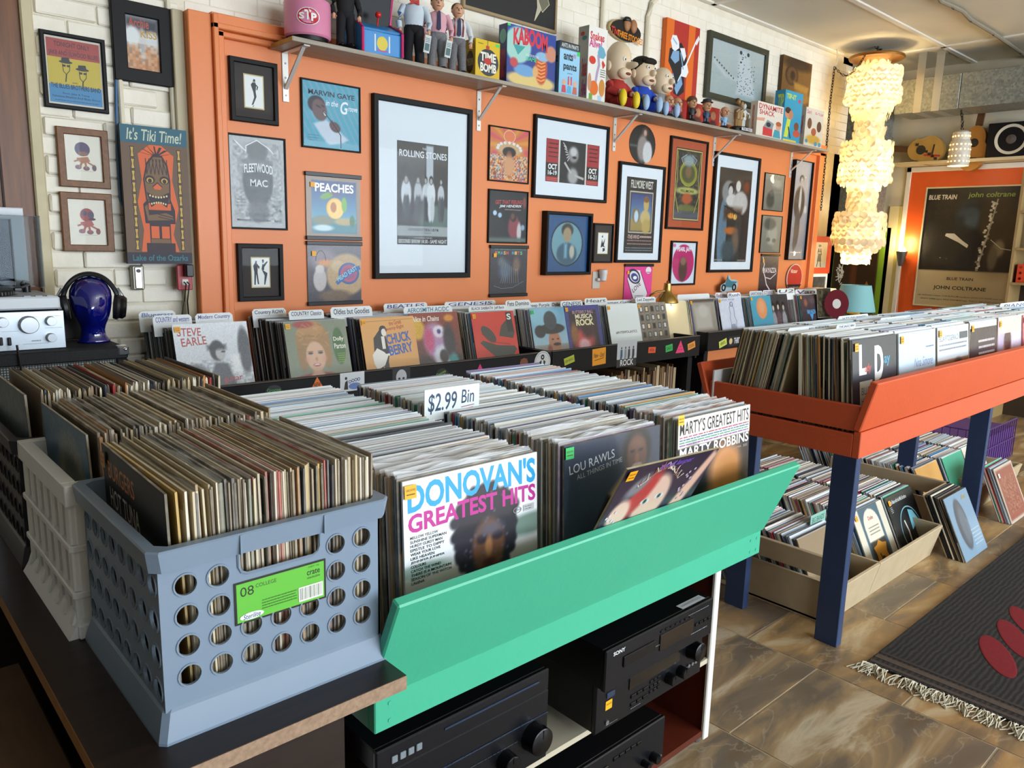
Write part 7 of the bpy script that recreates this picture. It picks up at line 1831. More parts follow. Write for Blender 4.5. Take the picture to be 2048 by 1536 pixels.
def g_kaboom(a):
 a.grad('#2c4a9a', '#2f3a86').ell(.22, .68, .26, .3, '#9fd0c8', .12).ell(.5, .12, .5, .14, '#d8c07a', .2).ell(.36, .28, .22, .10, '#6aa0d0', .2).ell(.7, .38, .13, .28, '#c0503a', .15).ell(.72, .58, .14, .08, '#8ab8d8', .2).ell(.9, .66, .12, .14, '#c98a72', .2).ell(.14, .38, .08, .08, '#c04a50', .3).ell(.58, .3, .06, .1, '#d8a870', .3)
 a.text('KABOOM', .12, .66, .82, .95, '#d0324a', .05, wave=.05).text('BALLOON BUSTING', .38, .535, .64, .575, '#d8ecec').text('GAME', .38, .46, .60, .53, '#4ac88a', .02)
 for k in range(6): a.line([(.62, .18 + k * .06), (.7, .16 + k * .06), (.78, .2 + k * .06)], .02, '#e8a04a')
 return a.poly([(.22, .52), (.12, .68), (.36, .68)], '#3aa0a0').box(.0, .96, .06, 1, '#3ad05a')
gamebox('large blue game box with red balloon lettering', [(1014, 46), (1111, 71), (1110, 172), (1013, 154)], 3.42, .07, g_kaboom, '#23306a', lambda a: a.text('KABOOM', .2, .1, .8, .6, '#b02a44', .03).oval(.5, .8, .4, .12, '#6aa890'), 50)
def g_ants(a):
 a.grad('#9fd0ec', '#86c0e4').rect(-.1, .86, 1.1, 1.1, '#2a3036', .01)
 a.text('ANTS IN PANTS', .08, .89, .92, .97, '#dfe6ea', .01).text('ants', .2, .66, .66, .80, '#1c2a3a', .03).text('IN', .68, .72, .8, .8, '#c05a90', .02).text('pants', .2, .44, .86, .60, '#1c2a3a', .03).scrib(.4, .40, .66, .43, '#3a5a70', 1, 2).box(.86, .78, 1, .86, '#3ad05a')
 for cx, c in ((.25, '#c04a5a'), (.52, '#5aa8d0'), (.8, '#c0604a')): a.oval(cx, .24, .10, .05, '#d8a888').poly([(cx - .12, .04), (cx + .12, .04), (cx + .08, .18), (cx - .08, .18)], c)
 a.box(.44, .2, .5, .36, '#c04a6a').box(.58, .2, .64, .36, '#c04a6a')
gamebox('light blue game box with bold lower-case black lettering', [(1119, 82), (1159, 88), (1158, 184), (1118, 176)], 3.40, .055, g_ants, '#5f86a0', lambda a: a.text('ants', .2, .6, .8, .75, '#1c2a3a', .02), 30)
def g_snake(a):
 a.grad('#e9e9e4', '#dcdcd6')
 a.text("Snakes", .08, .82, .84, .93, '#c83244', .03).text("Alive!", .04, .72, .72, .83, '#c83a8a', .03).oval(.24, .55, .18, .055, '#d03a26').line([(.45, .25), (.52, .4), (.6, .5), (.55, .62), (.68, .72)], .12, '#a898b8').poly([(.5, .66), (.6, .78), (.84, .74), (.96, .66), (.84, .6), (.6, .6)], '#6aa8c4').poly([(.8, .58), (.95, .52), (.82, .46), (.74, .54)], '#c83a26')
 a.oval(.36, .18, .24, .10, '#d86a20').oval(.12, .25, .10, .12, '#c08a6a').oval(.8, .2, .16, .12, '#c8863a').box(.12, .0, .3, .1, '#6aa040').box(.6, .0, .8, .09, '#a8c4e0').scrib(.68, .34, .96, .46, '#6a6a6a', 4, 3)
gamebox('tall white game box with striped snake', [(1178, 46), (1216, 64), (1210, 198), (1175, 190)], 3.41, .085, g_snake, '#b8b6ae', lambda a: a.text('Snakes', .45, .32, .9, .58, '#c02a3a', .03).text('Alive!', .45, .06, .9, .3, '#b03a80', .03).oval(.4, .9, .2, .03, '#c0503a').oval(.6, .84, .25, .03, '#5a8a94'), 10)
def g_dyn(a):
 a.grad('#e3ddd2', '#dcd4c6')
 a.text('DYNAMITE', .05, .80, .96, .95, '#b8343c', .02).text('SHACK', .08, .64, .66, .78, '#b8343c', .02).box(.25, .05, .62, .30, '#c83a3c').poly([(.26, .3), (.4, .52), (.66, .44), (.60, .26)], '#8a929a').oval(.45, .38, .09, .07, '#2c3036').poly([(.0, .52), (.3, .56), (.28, .46), (.0, .44)], '#d8a088').poly([(.64, .04), (.95, .04), (.9, .28), (.7, .28)], '#3f9ab0').oval(.84, .38, .1, .12, '#d8a088').oval(.84, .46, .11, .07, '#b0603a')
gamebox('cream game box with red block lettering and shack picture', [(1515, 203), (1566, 212), (1564, 276), (1512, 262)], 3.40, .06, g_dyn, '#cfc2ae', lambda a: a.text('DYNAMITE SHACK', .3, .1, .6, .9, '#b0403c', .02), 6)
def g_tip(a):
 a.grad('#2f9fc8', '#2a94be')
 a.text('TIP-IT', .08, .84, .62, .94, '#c8d83a', .04).oval(.82, .84, .08, .04, '#c04a5a').oval(.22, .56, .16, .10, '#d0906a').oval(.22, .62, .16, .06, '#3a2418').oval(.40, .54, .12, .09, '#c08060').poly([(.08, .1), (.3, .1), (.4, .45), (.2, .46)], '#c8d84a').oval(.75, .34, .14, .08, '#7a4630').oval(.78, .2, .2, .07, '#c0503a').box(.05, .0, .8, .06, '#d8c43a').line([(.3, .3), (.45, .1)], .05, '#1c1c1c')
gamebox('turquoise game box with yellow letters, second from shelf end', [(1571, 179), (1606, 188), (1599, 284), (1564, 276)], 3.42, .09, g_tip, '#2788ac', lambda a: a.text('TIP', .3, .62, .9, .92, '#b8cc3a', .03), 6)
def g_last(a):
 a.grad('#ddd8cc', '#d2cbbb').ell(.5, .2, .4, .12, '#c8a040', .3)
 a.text("Don't", .06, .84, .3, .94, '#c04a6a', .02).text('Go To Jail', .5, .84, .95, .92, '#c04a6a', .02).oval(.24, .6, .12, .14, '#6a4630').oval(.78, .56, .13, .14, '#5a3c2a').oval(.5, .4, .14, .1, '#b0583a').oval(.14, .14, .08, .05, '#4a8aa0').oval(.66, .1, .09, .06, '#3a8ab0').oval(.88, .1, .09, .06, '#3a8ab0')
gamebox('small cream game box with two children at shelf end', [(1613, 215), (1648, 221), (1642, 294), (1606, 286)], 3.41, .06, g_last, '#c8b8a8', lambda a: a.text('GAME', .3, .3, .7, .8, '#b85a70', .02), 24)
# big-headed plush dolls
PALE = M('plush_vinyl_skin', '#e2cdae', .45)
def plush(label, px, y, s_, hair, shirt, feet, bald=False, nose=1.0, rot=-.5, hand=False):
 t = thing('plush_doll', label, 'doll', (sx(px, y), y, SZ), (0, 0, rot), 'big-headed seated dolls')
 ms = M('plush_' + shirt, shirt, .9, bump=.3, bs=200)
 mb = MB(); mb.ball((0, 0, .085 * s_), (.075 * s_, .06 * s_, .085 * s_))
 for q in (-1, 1):
  mb.tube([(q * .06 * s_, 0, .13 * s_), (q * .085 * s_, -.03 * s_, .09 * s_), (q * .06 * s_, -.07 * s_, .07 * s_)], [.024 * s_, .024 * s_, .02 * s_], 10)
 build(mb, 'body', ms, t, smooth=True)
 for q in (-1, 1):
  mb = MB(); mb.tube([(q * .04 * s_, -.02 * s_, .03 * s_), (q * .055 * s_, -.09 * s_, .03 * s_)], [.03 * s_, .028 * s_], 10); build(mb, 'leg', ms, t, smooth=True)
 for q in (-1, 1):
  mb = MB(); mb.ball((q * .058 * s_, -.105 * s_, .042 * s_), (.024 * s_, .022 * s_, .048 * s_)); build(mb, 'shoe', M('plush_feet_' + feet, feet, .5), t, smooth=True)
 for q in (-1, 1):
  mb = MB()
  mb.ball((q * .055 * s_, -.078 * s_, .075 * s_), (.016 * s_, .02 * s_, .016 * s_))
  for k in range(4): mb.tube([(q * .055 * s_ + (k - 1.5) * .008 * s_, -.09 * s_, .078 * s_), (q * .055 * s_ + (k - 1.5) * .010 * s_, -.106 * s_, .070 * s_)], .005 * s_, 6)
  build(mb, 'hand', PALE, t, smooth=True)
 mb = MB()
 hz = .235 * s_
 mb.ball((0, -.005, hz + (.02 * s_ if nose > 2 else 0)), (.078 * s_, .08 * s_, (.112 if nose > 2 else .092) * s_), 24, 16)
 mb.ball((0, -.055 * s_, hz - .045 * s_), (.05 * s_, .035 * s_, .035 * s_))
 mb.ball((0, -.09 * s_, hz - .012 * s_), (.018 * s_, .03 * s_ * nose, .02 * s_))
 for q in (-1, 1): mb.ball((q * .078 * s_, 0, hz - .01 * s_), (.012 * s_, .02 * s_, .028 * s_))
 build(mb, 'head', PALE, t, smooth=True)
 for q in (-1, 1):
  mb = MB(); mb.ball((q * .028 * s_, -.075 * s_, hz + .022 * s_), (.012 * s_, .008 * s_, .013 * s_)); build(mb, 'eye', M('doll_eye_white', '#eceae4', .3), t, smooth=True)
  mb = MB(); mb.ball((q * .027 * s_, -.0825 * s_, hz + .02 * s_), (.005 * s_, .003 * s_, .006 * s_)); build(mb, 'pupil', M('doll_pupil', '#1c2430', .3), t, smooth=True)
 mb = MB(); mb.ball((0, -.086 * s_, hz - .055 * s_), (.022 * s_, .008 * s_, .008 * s_)); build(mb, 'mouth', M('doll_mouth', '#7a3a34', .5), t, smooth=True)
 if not bald:
  mb = MB(); mb.ball((0, .012 * s_, hz + .032 * s_), (.085 * s_, .08 * s_, .075 * s_), 24, 14); mb.ball((0, -.06 * s_, hz + .062 * s_), (.055 * s_, .03 * s_, .022 * s_)); build(mb, 'hair', M('doll_hair' + hair, hair, .8), t, smooth=True)
 return t
plush('seated doll with bald high head, long nose and yellow shoes', 1231, 3.47, 1.12, '#8a5a3a', '#a8322c', '#e3c81e', bald=True, nose=2.2, rot=-.02)
plush('seated doll with black bowl haircut and blue jumper', 1281, 3.44, 1.05, '#15130f', '#2348b0', '#9ab8d8', rot=-.12)
plush('seated doll with shaved round head and grey jacket', 1318, 3.47, 1.0, '#555555', '#8d8f90', '#9ab8d8', bald=True, rot=-.05)
# small figures in front of red boxes
REDC = M('red_carton', '#a8221e', .4)
for k, (pa, pb, lb) in enumerate(((1340, 1372, 'left'), (1380, 1408, 'middle'), (1412, 1437, 'right'))):
 xa, xb = sx(pa, 3.50), sx(pb, 3.50)
 e = thing('figure_box', 'red window box standing behind small figures, %s of three' % lb, 'box', ((xa + xb) / 2, 3.50, SZ), None, 'red figure boxes')
 w = xb - xa; h = .16
 mb = MB(); mb.cbox(-w / 2, w / 2, 0, .08, 0, h, .002); build(mb, 'carton', REDC, e)
 a = Art(w * .9, h * .9, 16, '#b02a22'); a.ell(.5, .62, .22, .22, '#d0946c', .2).ell(.5, .2, .3, .2, '#5a2a2a', .3); sheet(a, 'front_print', e, y=-.0006, z=.008)
def bobble(label, px, y, s_, cloth, hair, hat=False, blue=False):
 t = thing('bobblehead', label, 'figurine', (sx(px, y), y, SZ), (0, 0, -.4), 'small bobblehead figures')
 mb = MB(); mb.lathe([(.032, 0), (.034, .004), (.03, .016), (.02, .02)], 20); build(mb, 'base', BLACK, t, smooth=True)
 mb = MB()
 for q in (-1, 1): mb.tube([(q * .011, 0, .015), (q * .011, 0, .045 * s_)], .009, 8)
 mb.lathe([(.02, .04 * s_), (.024, .06 * s_), (.02, .085 * s_), (.008, .092 * s_)], 14)
 for q in (-1, 1): mb.tube([(q * .022, 0, .082 * s_), (q * .030, -.008, .062 * s_), (q * .018, -.02, .055 * s_)], .007, 7)
 build(mb, 'body', M('bobble_' + cloth, cloth, .5), t, smooth=True)
 mb = MB(); mb.ball((0, 0, .122 * s_), (.034, .034, .04)); mb.ball((0, -.036, .118 * s_), (.007, .009, .008))
 for q in (-1, 1): mb.ball((q * .034, 0, .12 * s_), (.005, .008, .01))
 build(mb, 'head', M('bobble_skin', '#c0906c', .35), t, smooth=True)
 for q in (-1, 1):
  mb = MB(); mb.ball((q * .012, -.0325, .128 * s_), (.0045, .002, .0035)); build(mb, 'eye', M('doll_pupil', '#1c2430', .3), t, smooth=True)
 mb = MB(); mb.ball((0, -.033, .104 * s_), (.011, .003, .003)); build(mb, 'mouth', M('doll_mouth', '#7a3a34', .5), t, smooth=True)
 if hair:
  mb = MB(); mb.ball((0, .006, .136 * s_), (.039, .038, .034)); build(mb, 'hair', M('bobble_hair' + hair, hair, .5), t, smooth=True)
 if hat:
  mb = MB(); mb.lathe([(.045, .0), (.045, .004), (.034, .006), (.030, .024), (.01, .028)], 18, X=Matrix.Translation((0, 0, .145 * s_))); build(mb, 'cap', M('bobble_cap', '#22242a', .6), t, smooth=True)
bobble('small bobblehead in magenta, leftmost on the shelf', 1336, 3.405, .85, '#a83a6a', None)
bobble('small pale bobblehead in front of left red box', 1353, 3.40, .8, '#c0889a', None)
bobble('small curly-haired bobblehead in dark suit', 1382, 3.405, 1.05, '#2a2a2e', '#5a3a22')
bobble('small bobblehead in black cap and blue jacket', 1411, 3.405, 1.05, '#3a4a64', None, hat=True)
bobble('small bald bobblehead in light blue shirt', 1447, 3.405, .95, '#8ab0d0', None)
t = thing('figurine_group', 'bronze and white figures on dark oval lettered base', 'figurine', (sx(1478, 3.45), 3.45, SZ))
mb = MB(); mb.lathe([(.105, 0), (.108, .01), (.10, .04), (.09, .045)], 32, X=Matrix.Diagonal((1, .6, 1, 1))); build(mb, 'base', BLACK, t, smooth=True)
a = Art(.15, .022, 2, '#c9ccd0'); a.text('THE TRIO', .08, .15, .92, .85, '#20232a', .03); sheet(a, 'base_plate', t, y=-.068, z=.012)
for q, c, hh in ((-.045, '#8a6a3c', .23), (.0, '#9a7a48', .215), (.04, '#c3c6c4', .205)):
 mb = MB()
 for u in (-1, 1): mb.tube([(q + u * .012, 0, .04), (q + u * .012, 0, .11)], [.012, .014], 8)
 mb.lathe([(.024, .10), (.028, .13), (.026, .17), (.01, .18)], 14, X=Matrix.Translation((q, 0, 0)))
 mb.tube([(q + .025, 0, .165), (q + .05, -.02, .15), (q + .045, -.03, .12)], .009, 7); mb.tube([(q - .025, 0, .165), (q - .04, -.02, .15), (q - .02, -.03, .17)], .009, 7)
 mb.ball((q, -.003, hh), (.018, .019, .023)); build(mb, 'figure', M('fig_' + c, c, .4), t, smooth=True)
 mb = MB(); mb.ball((q, .004, hh + .01), (.02, .02, .016)); build(mb, 'hair', M('fig_hair', '#3a2a1a', .6), t, smooth=True)
# ================================================================== LEFT END: SPEAKER CABINET, STEREO, GLASS HEAD
SPY = 3.05
xr = at(254, 700, Y=SPY).x; zt = at(250, 692, Y=SPY).z
TOLEX = M('black_tolex', '#17181b', .7, bump=.5, bs=260)
def weave_mat():
 m, nt, b = _new('silver_grille_cloth')
 N, L = nt.nodes, nt.links
 tc = N.new('ShaderNodeTexCoord')
 ck = N.new('ShaderNodeTexBrick'); ck.inputs['Scale'].default_value = 1.0; ck.offset = 0.0
 ck.inputs['Brick Width'].default_value = .0085; ck.inputs['Row Height'].default_value = .0085; ck.inputs['Mortar Size'].default_value = .0016; ck.inputs['Mortar Smooth'].default_value = .2
 ck.inputs['Color1'].default_value = (*lin('#8d928f'), 1); ck.inputs['Color2'].default_value = (*lin('#6e7370'), 1); ck.inputs['Mortar'].default_value = (*lin('#14161a'), 1)
 sw = N.new('ShaderNodeMapping'); sw.inputs['Rotation'].default_value = (-PI / 2, 0, 0)
 L.new(tc.outputs['Object'], sw.inputs[0]); L.new(sw.outputs[0], ck.inputs['Vector']); L.new(ck.outputs['Color'], b.inputs['Base Color'])
 b.inputs['Roughness'].default_value = .5; b.inputs['Metallic'].default_value = .3
 return m
t = thing('speaker_cabinet', 'black guitar speaker cabinet with silver woven grille', 'speaker', (xr - .75, SPY, .35))
H_ = zt - .35
mb = MB(); mb.cbox(0, .75, 0.012, .5, 0, H_, .008); build(mb, 'cabinet', TOLEX, t)
for x0, x1, z0, z1 in ((0, .75, H_ - .045, H_), (0, .75, 0, .045), (0, .04, .045, H_ - .045), (.71, .75, .045, H_ - .045)):
 mb = MB(); mb.cbox(x0, x1, -.012, .014, z0, z1, .005); build(mb, 'frame_edge', TOLEX, t)
mb = MB(); mb.box(.04, .71, .0, .013, .045, H_ - .045); build(mb, 'grille_cloth', weave_mat(), t)
mb = MB(); mb.cbox(.715, .754, -.016, .03, H_ - .035, H_ + .003, .006); mb.ball((.74, -.016, H_ - .01), .006); build(mb, 'corner_guard', M('chrome', '#c9ccd0', .15, 1), t)
mb = MB(); mb.box(.0, .75, .05, .5, -.35, 0); build(mb, 'stand', M('dark_stand', '#101013', .7), t)
mb = MB(); mb.tube([(.40, -.018, H_ + .03), (.405, -.02, H_ - .05), (.395, -.02, H_ - .2), (.40, -.02, H_ - .45)], .004, 6); build(mb, 'cable', BLACK, t, smooth=True)
SPT = zt
ALU = M('silver_aluminium', '#c9d3dc', .3, .55)
ALUK = M('spun_aluminium', '#aeb2b6', .3, .95)
ry = 3.10
x1 = at(131, 690, Y=ry).x
zb = SPT + .004; zt2 = at(120, 621, Y=ry).z
t = thing('stereo_receiver', 'silver stereo receiver with round dials at left edge', 'receiver', (x1 - .46, ry, zb))
h = zt2 - zb
mb = MB(); mb.cbox(0, .46, .006, .34, 0, h - .004, .003); build(mb, 'case', M('receiver_case', '#2a2c30', .5), t)
mb = MB(); mb.cbox(0, .462, 0, .007, -.002, h, .0015); build(mb, 'fascia', ALU, t)
for px, py, r in ((58, 650, .030), (102, 642, .0165), (103, 675, .0155), (5, 645, .017)):
 p = at(px, py, Y=ry - .01)
 mb = MB(); mb.lathe([(r * 1.05, 0), (r * 1.05, .004), (r, .006), (r * .96, .022), (r * .9, .024), (0.0005, .024)], 28, X=Matrix.Translation((p.x - (x1 - .46), 0, p.z - zb)) @ Matrix.Rotation(PI / 2, 4, 'X'), cap=False); build(mb, 'dial', ALUK, t, smooth=True)
for px in (2, 19):
 p = at(px, 683, Y=ry - .006); mb = MB(); mb.cbox(-.005, .005, -.012, 0, -.014, .014, .002, X=Matrix.Translation((p.x - (x1 - .46), 0, p.z - zb))); build(mb, 'switch', BLACK, t)
a = Art(.2, h * .9, 2, '#c9d3dc'); a.cut = lambda u, v: False
a.scrib(.35, .9, .62, .93, '#8a949c', 1, 2).scrib(.75, .9, .95, .93, '#8a949c', 1, 3).scrib(.7, .55, .98, .575, '#8a949c', 1, 4).text('SANSUI', .48, .18, .62, .22, '#5a646c', .01).scrib(.35, .1, .75, .13, '#8a949c', 1, 5).scrib(.05, .5, .3, .525, '#8a949c', 1, 6)
sheet(a, 'lettering', t, x=.36, z=.005, y=-.0006)
# record player on top
zb2 = zt2 + .004
x2 = at(121, 610, Y=ry + .02).x
t = thing('record_player', 'white turntable with tinted dust cover raised', 'turntable', (x2 - .44, ry + .02, zb2))
WPL = M('white_turntable_plastic', '#d3dae0', .35)
mb = MB(); mb.cbox(0, .44, 0, .34, .0, .045, .006); build(mb, 'plinth', WPL, t)
mb = MB(); mb.lathe([(.145, 0), (.15, .004), (.15, .016), (.146, .02), (.01, .021)], 40, X=Matrix.Translation((.19, .17, .045))); build(mb, 'platter', BLACK, t, smooth=True)
mb = MB()
for k in range(64):
 an = 2 * PI * k / 64; mb.box(-.002, .002, -.001, .001, .003, .014, X=Matrix.Translation((.19 + .1505 * math.cos(an), .17 + .1505 * math.sin(an), .045)) @ Matrix.Rotation(an + PI / 2, 4, 'Z'))
build(mb, 'strobe_dots', ALUK, t, kind='stuff')
mb = MB(); mb.cyl((.385, .25, .045), (.385, .25, .075), .014, 14); mb.tube([(.385, .25, .078), (.375, .14, .08), (.33, .06, .072)], .004, 8); mb.cbox(.31, .335, .04, .065, .062, .076, .003); mb.lathe([(.016, 0), (.016, .02)], 14, X=Matrix.Translation((.39, .30, .07)) @ Matrix.Rotation(PI / 2, 4, 'X')); build(mb, 'tonearm', M('tonearm_black', '#1a1b1f', .3), t, smooth=True)
for k in range(3):
 mb = MB(); mb.cbox(.33 + k * .035, .352 + k * .035, .004, .02, .045, .049, .001); build(mb, 'button', M('grey_button', '#a8b0b6', .4), t)
# raised clear cover
zc = at(60, 432, Y=ry + .34).z - zb2
mb = MB(); d = .004
for (a0, a1, b0, b1, c0, c1) in ((0, .44, .30, .304, .06, zc), (.436, .44, .21, .304, .06, zc), (0, .44, .21, .304, zc - .004, zc)):
 mb.box(a0, a1, b0, b1, c0, c1)
build(mb, 'dust_cover', ACRYL, t)
# white framed disc clock leaning behind the record player
xx = at(52, 500, Y=3.48)
t = thing('framed_mirror', 'white square frame with round dark mirror behind turntable', 'mirror', (xx.x - .30, 3.50, at(50, 585, Y=3.48).z - .02))
hh = at(45, 416, Y=3.48).z - (at(50, 585, Y=3.48).z - .02)
build(frame_mb(.60, hh + .0, .045, .03), 'frame', WPL, t, loc=(0, 0, 0))
mb = MB(); mb.box(-.26, .26, -.01, 0, .04, hh - .04); build(mb, 'panel', M('dark_mirror', '#20242a', .08, .6), t)
mb = MB(); mb.lathe([(.20, 0), (.215, .006), (.23, 0)], 40, X=Matrix.Translation((-.02, -.012, hh / 2)) @ Matrix.Rotation(PI / 2, 4, 'X'), cap=False); build(mb, 'ring', ALUK, t, smooth=True)
# cobalt glass head wearing headphones
hp = at(195, 688, Y=3.22)
HS = (at(180, 553, Y=3.22).z - SPT) / .285
COB = M('cobalt_glass', '#06107a', .04, spec=.9, coat=1.0, trans=.25, ior=1.5)
t = thing('glass_head', 'cobalt blue glass display head wearing black headphones', 'display head', (hp.x - .012, 3.22, SPT), (0, 0, -.25))
prof = []
def head_mb():
 m = MB(); n = 40
 lev = [(0, .062, .055, 0), (.008, .066, .058, 0), (.014, .060, .054, 0), (.03, .050, .048, 0), (.055, .047, .047, .0), (.075, .052, .055, -.005), (.095, .060, .068, -.012), (.115, .068, .078, -.014), (.14, .075, .086, -.014), (.17, .080, .092, -.010), (.20, .083, .096, -.004), (.225, .080, .094, .0), (.25, .069, .082, .004), (.268, .052, .062, .006), (.28, .028, .034, .006), (.285, .004, .004, .006)]
 for z, rx, ry_, oy in lev:
  for k in range(n):
   an = 2 * PI * k / n
   x_, y_ = rx * math.cos(an), ry_ * math.sin(an) + oy
   f = max(0, -math.sin(an)) ** 16
   bump = .030 * math.exp(-((z - .148) / .016) ** 2) * f + .010 * math.exp(-((z - .170) / .02) ** 2) * f + .008 * math.exp(-((z - .118) / .008) ** 2) * f + .012 * math.exp(-((z - .095) / .012) ** 2) * f
   g = math.exp(-((abs(math.degrees(an) - 270) - 24) / 11) ** 2) * math.exp(-((z - .172) / .011) ** 2) * .016
   m.v.append((x_ * HS, (y_ - bump + g) * HS, z * HS)); m.c.append((0, 0, 0))
 for i in range(len(lev) - 1):
  for k in range(n):
   l = (k + 1) % n
   m.f.append((i * n + k, i * n + l, (i + 1) * n + l, (i + 1) * n + k)); m.m.append(0)
 m.f.append(tuple(range(n - 1, -1, -1))); m.m.append(0)
 m.f.append(tuple((len(lev) - 1) * n + k for k in range(n))); m.m.append(0)
 return m
o = build(head_mb(), 'head', COB, t)
o.data.shade_smooth()
e = thing('headphones', 'black over-ear headphones on the blue glass head', 'headphones', (hp.x - .012, 3.22, SPT), (0, 0, -.25))
PAD = M('black_leatherette', '#141417', .45)
mb = MB(); pts = [(.107 * HS * math.cos(a_), .004, (.168 + .128 * math.sin(a_)) * HS) for a_ in np.linspace(.15, PI - .15, 24)]
for dy in (-.012, 0, .012): mb.tube([(p[0], p[1] + dy, p[2]) for p in pts], .009, 8)
build(mb, 'headband', PAD, e, smooth=True)
for q in (-1, 1):
 X = Matrix.Translation((q * .088 * HS, -.0, .155 * HS)) @ Matrix.Rotation(q * (PI / 2 + .12), 4, 'Y')
 mb = MB(); mb.lathe([(.022, -.004), (.046, -.002), (.050, .010), (.044, .020), (.03, .022)], 28, X=X); build(mb, 'ear_pad', PAD, e, smooth=True)
 mb = MB(); mb.lathe([(.044, .018), (.046, .03), (.036, .042), (.01, .044)], 28, X=X); build(mb, 'ear_cup', M('black_gloss_plastic', '#101114', .25), e, smooth=True)
 mb = MB(); mb.tube([(q * .12 * HS, 0, .12 * HS), (q * .135 * HS, 0, .16 * HS), (q * .125 * HS, 0, .20 * HS), (q * .106 * HS, 0, .235 * HS)], .005, 6); build(mb, 'yoke', ALUK, e, smooth=True)
mb = MB(); mb.cbox(-.05, .04, 0, .16, 0, .006, .002, X=Matrix.Translation((0, 0, .0)) @ Matrix.Rotation(1.25, 4, 'X'));
t = build(mb, 'remote_pad', M('keypad_black', '#1a1b1e', .5), None, (hp.x - .06, 3.33, SPT + .001), label='black keypad device leaning behind the glass head', cat='keypad')
# ================================================================== STEREO GEAR IN THE CABINET
BM = M('black_component_metal', '#121317', .38, .3)
FASC = M('black_brushed_fascia', '#17191f', .3, .4)
DISP = M('dark_display', '#1d1714', .1)
LGT = '#9aa2ac'
KNB = M('black_knob', '#101115', .25, .3)
def gear(label, x, y, z, w, h, d, kind_):
 t = thing('stereo_component', label, 'stereo', (x, y, z), None, 'stereo components under the green bin')
 mb = MB(); mb.cbox(0, w, .012, d, .004, h, .002); build(mb, 'chassis', BM, t)
 mb = MB(); mb.cbox(-.002, w + .002, 0, .013, .002, h + .001, .003); build(mb, 'fascia', FASC, t)
 return t
def knob(t, x, z, r, d=.022):
 mb = MB(); mb.lathe([(r * 1.04, 0), (r, .003), (r * .95, d), (r * .85, d + .002), (.0005, d + .002)], 26, X=Matrix.Translation((x, 0, z)) @ Matrix.Rotation(PI / 2, 4, 'X'), cap=False); mb.box(-.0012, .0012, -d - .003, -d - .001, r * .3, r * .9, X=Matrix.Translation((x, 0, z))); build(mb, 'knob', KNB, t, smooth=True)
def btn(t, x0, x1, z0, z1, m=None, dy=.003):
 mb = MB(); mb.cbox(x0, x1, -dy, .001, z0, z1, min(.0015, dy * .4)); build(mb, 'button', m or KNB, t)
# receiver with big volume knob, disc player on top
jx, jy, jz = 1.285, 1.072, CAMH - 1.160
t = gear('black receiver with yellow price sticker and large volume knob', jx, jy, jz, .435, .135, .36, 0)
a = Art(.43, .13, 2, '#17191f'); a.cut = lambda u, v: False
a.text('JVC', .09, .86, .17, .93, '#c9ced4', .03).scrib(.25, .9, .56, .92, LGT, 1, 3).scrib(.08, .08, .18, .10, LGT, 1, 2).scrib(.3, .12, .4, .14, LGT, 1, 4).scrib(.8, .3, .95, .33, LGT, 1, 4).text('EX-P', .66, .86, .76, .9, LGT, .01)
sheet(a, 'lettering', t, x=.2175, y=-.0006, z=.002)
mb = MB(); mb.cbox(.12, .33, -.003, .001, .075, .115, .001); build(mb, 'display', DISP, t)
knob(t, .385, .092, .027, .03); knob(t, .285, .045, .016); knob(t, .335, .045, .016)
for i in range(3):
 for j in range(2): btn(t, .13 + i * .024, .15 + i * .024, .025 + j * .022, .034 + j * .022)
for i in range(3):
 for j in range(3): btn(t, .205 + i * .016, .218 + i * .016, .03 + j * .014, .038 + j * .014)
btn(t, .035, .065, .085, .10, M('blue_black_button', '#26364e', .3));
for k in range(3):
 mb = MB(); mb.cyl((.375 + k * .016, -.004, .045), (.375 + k * .016, .002, .045), .005, 10); build(mb, 'jack', ALUK, t)
mb = MB(); mb.cyl((.04, -.004, .022), (.04, .002, .022), .006, 12); build(mb, 'jack', ALUK, t)
s_ = Art(.024, .024, 2, '#f0b01c'); s_.text('GROOVE', .1, .5, .9, .7, '#6a4a00', .01); sheet(s_, 'price_sticker', t, x=.045, z=.055, y=-.0012)
sx_, sy_, sz_ = 1.262, 1.030, CAMH - 1.018
t = gear('black disc player with white label strip on top of receiver', sx_, sy_, sz_, .43, .105, .33, 0)
a = Art(.425, .10, 2, '#17191f'); a.cut = lambda u, v: False
a.text('SONY', .05, .84, .15, .94, '#d8dce0', .03).text('DVD', .56, .62, .61, .70, '#b8a070', .02).scrib(.3, .5, .5, .53, LGT, 1, 3).scrib(.74, .88, .95, .91, LGT, 1, 4).scrib(.78, .3, .95, .34, LGT, 1, 3)
sheet(a, 'lettering', t, x=.215, y=-.0006, z=.002)
mb = MB(); mb.cbox(.06, .18, -.004, .001, .045, .072, .0015); build(mb, 'disc_tray', KNB, t)
mb = MB(); mb.cbox(.20, .34, -.003, .001, .035, .078, .001); build(mb, 'display', DISP, t)
for k in range(7): btn(t, .20 + k * .02, .212 + k * .02, .084, .089)
for k in range(4): btn(t, .35 + k * .019, .364 + k * .019, .05, .058)
s_ = Art(.10, .022, 2, '#d8dce2'); s_.scrib(.08, .3, .92, .7, '#7a8088', 2, 3)
sheet(s_, 'label_strip', t, x=.36, y=.012, z=.1067, rot=(-PI / 2, 0, 0))
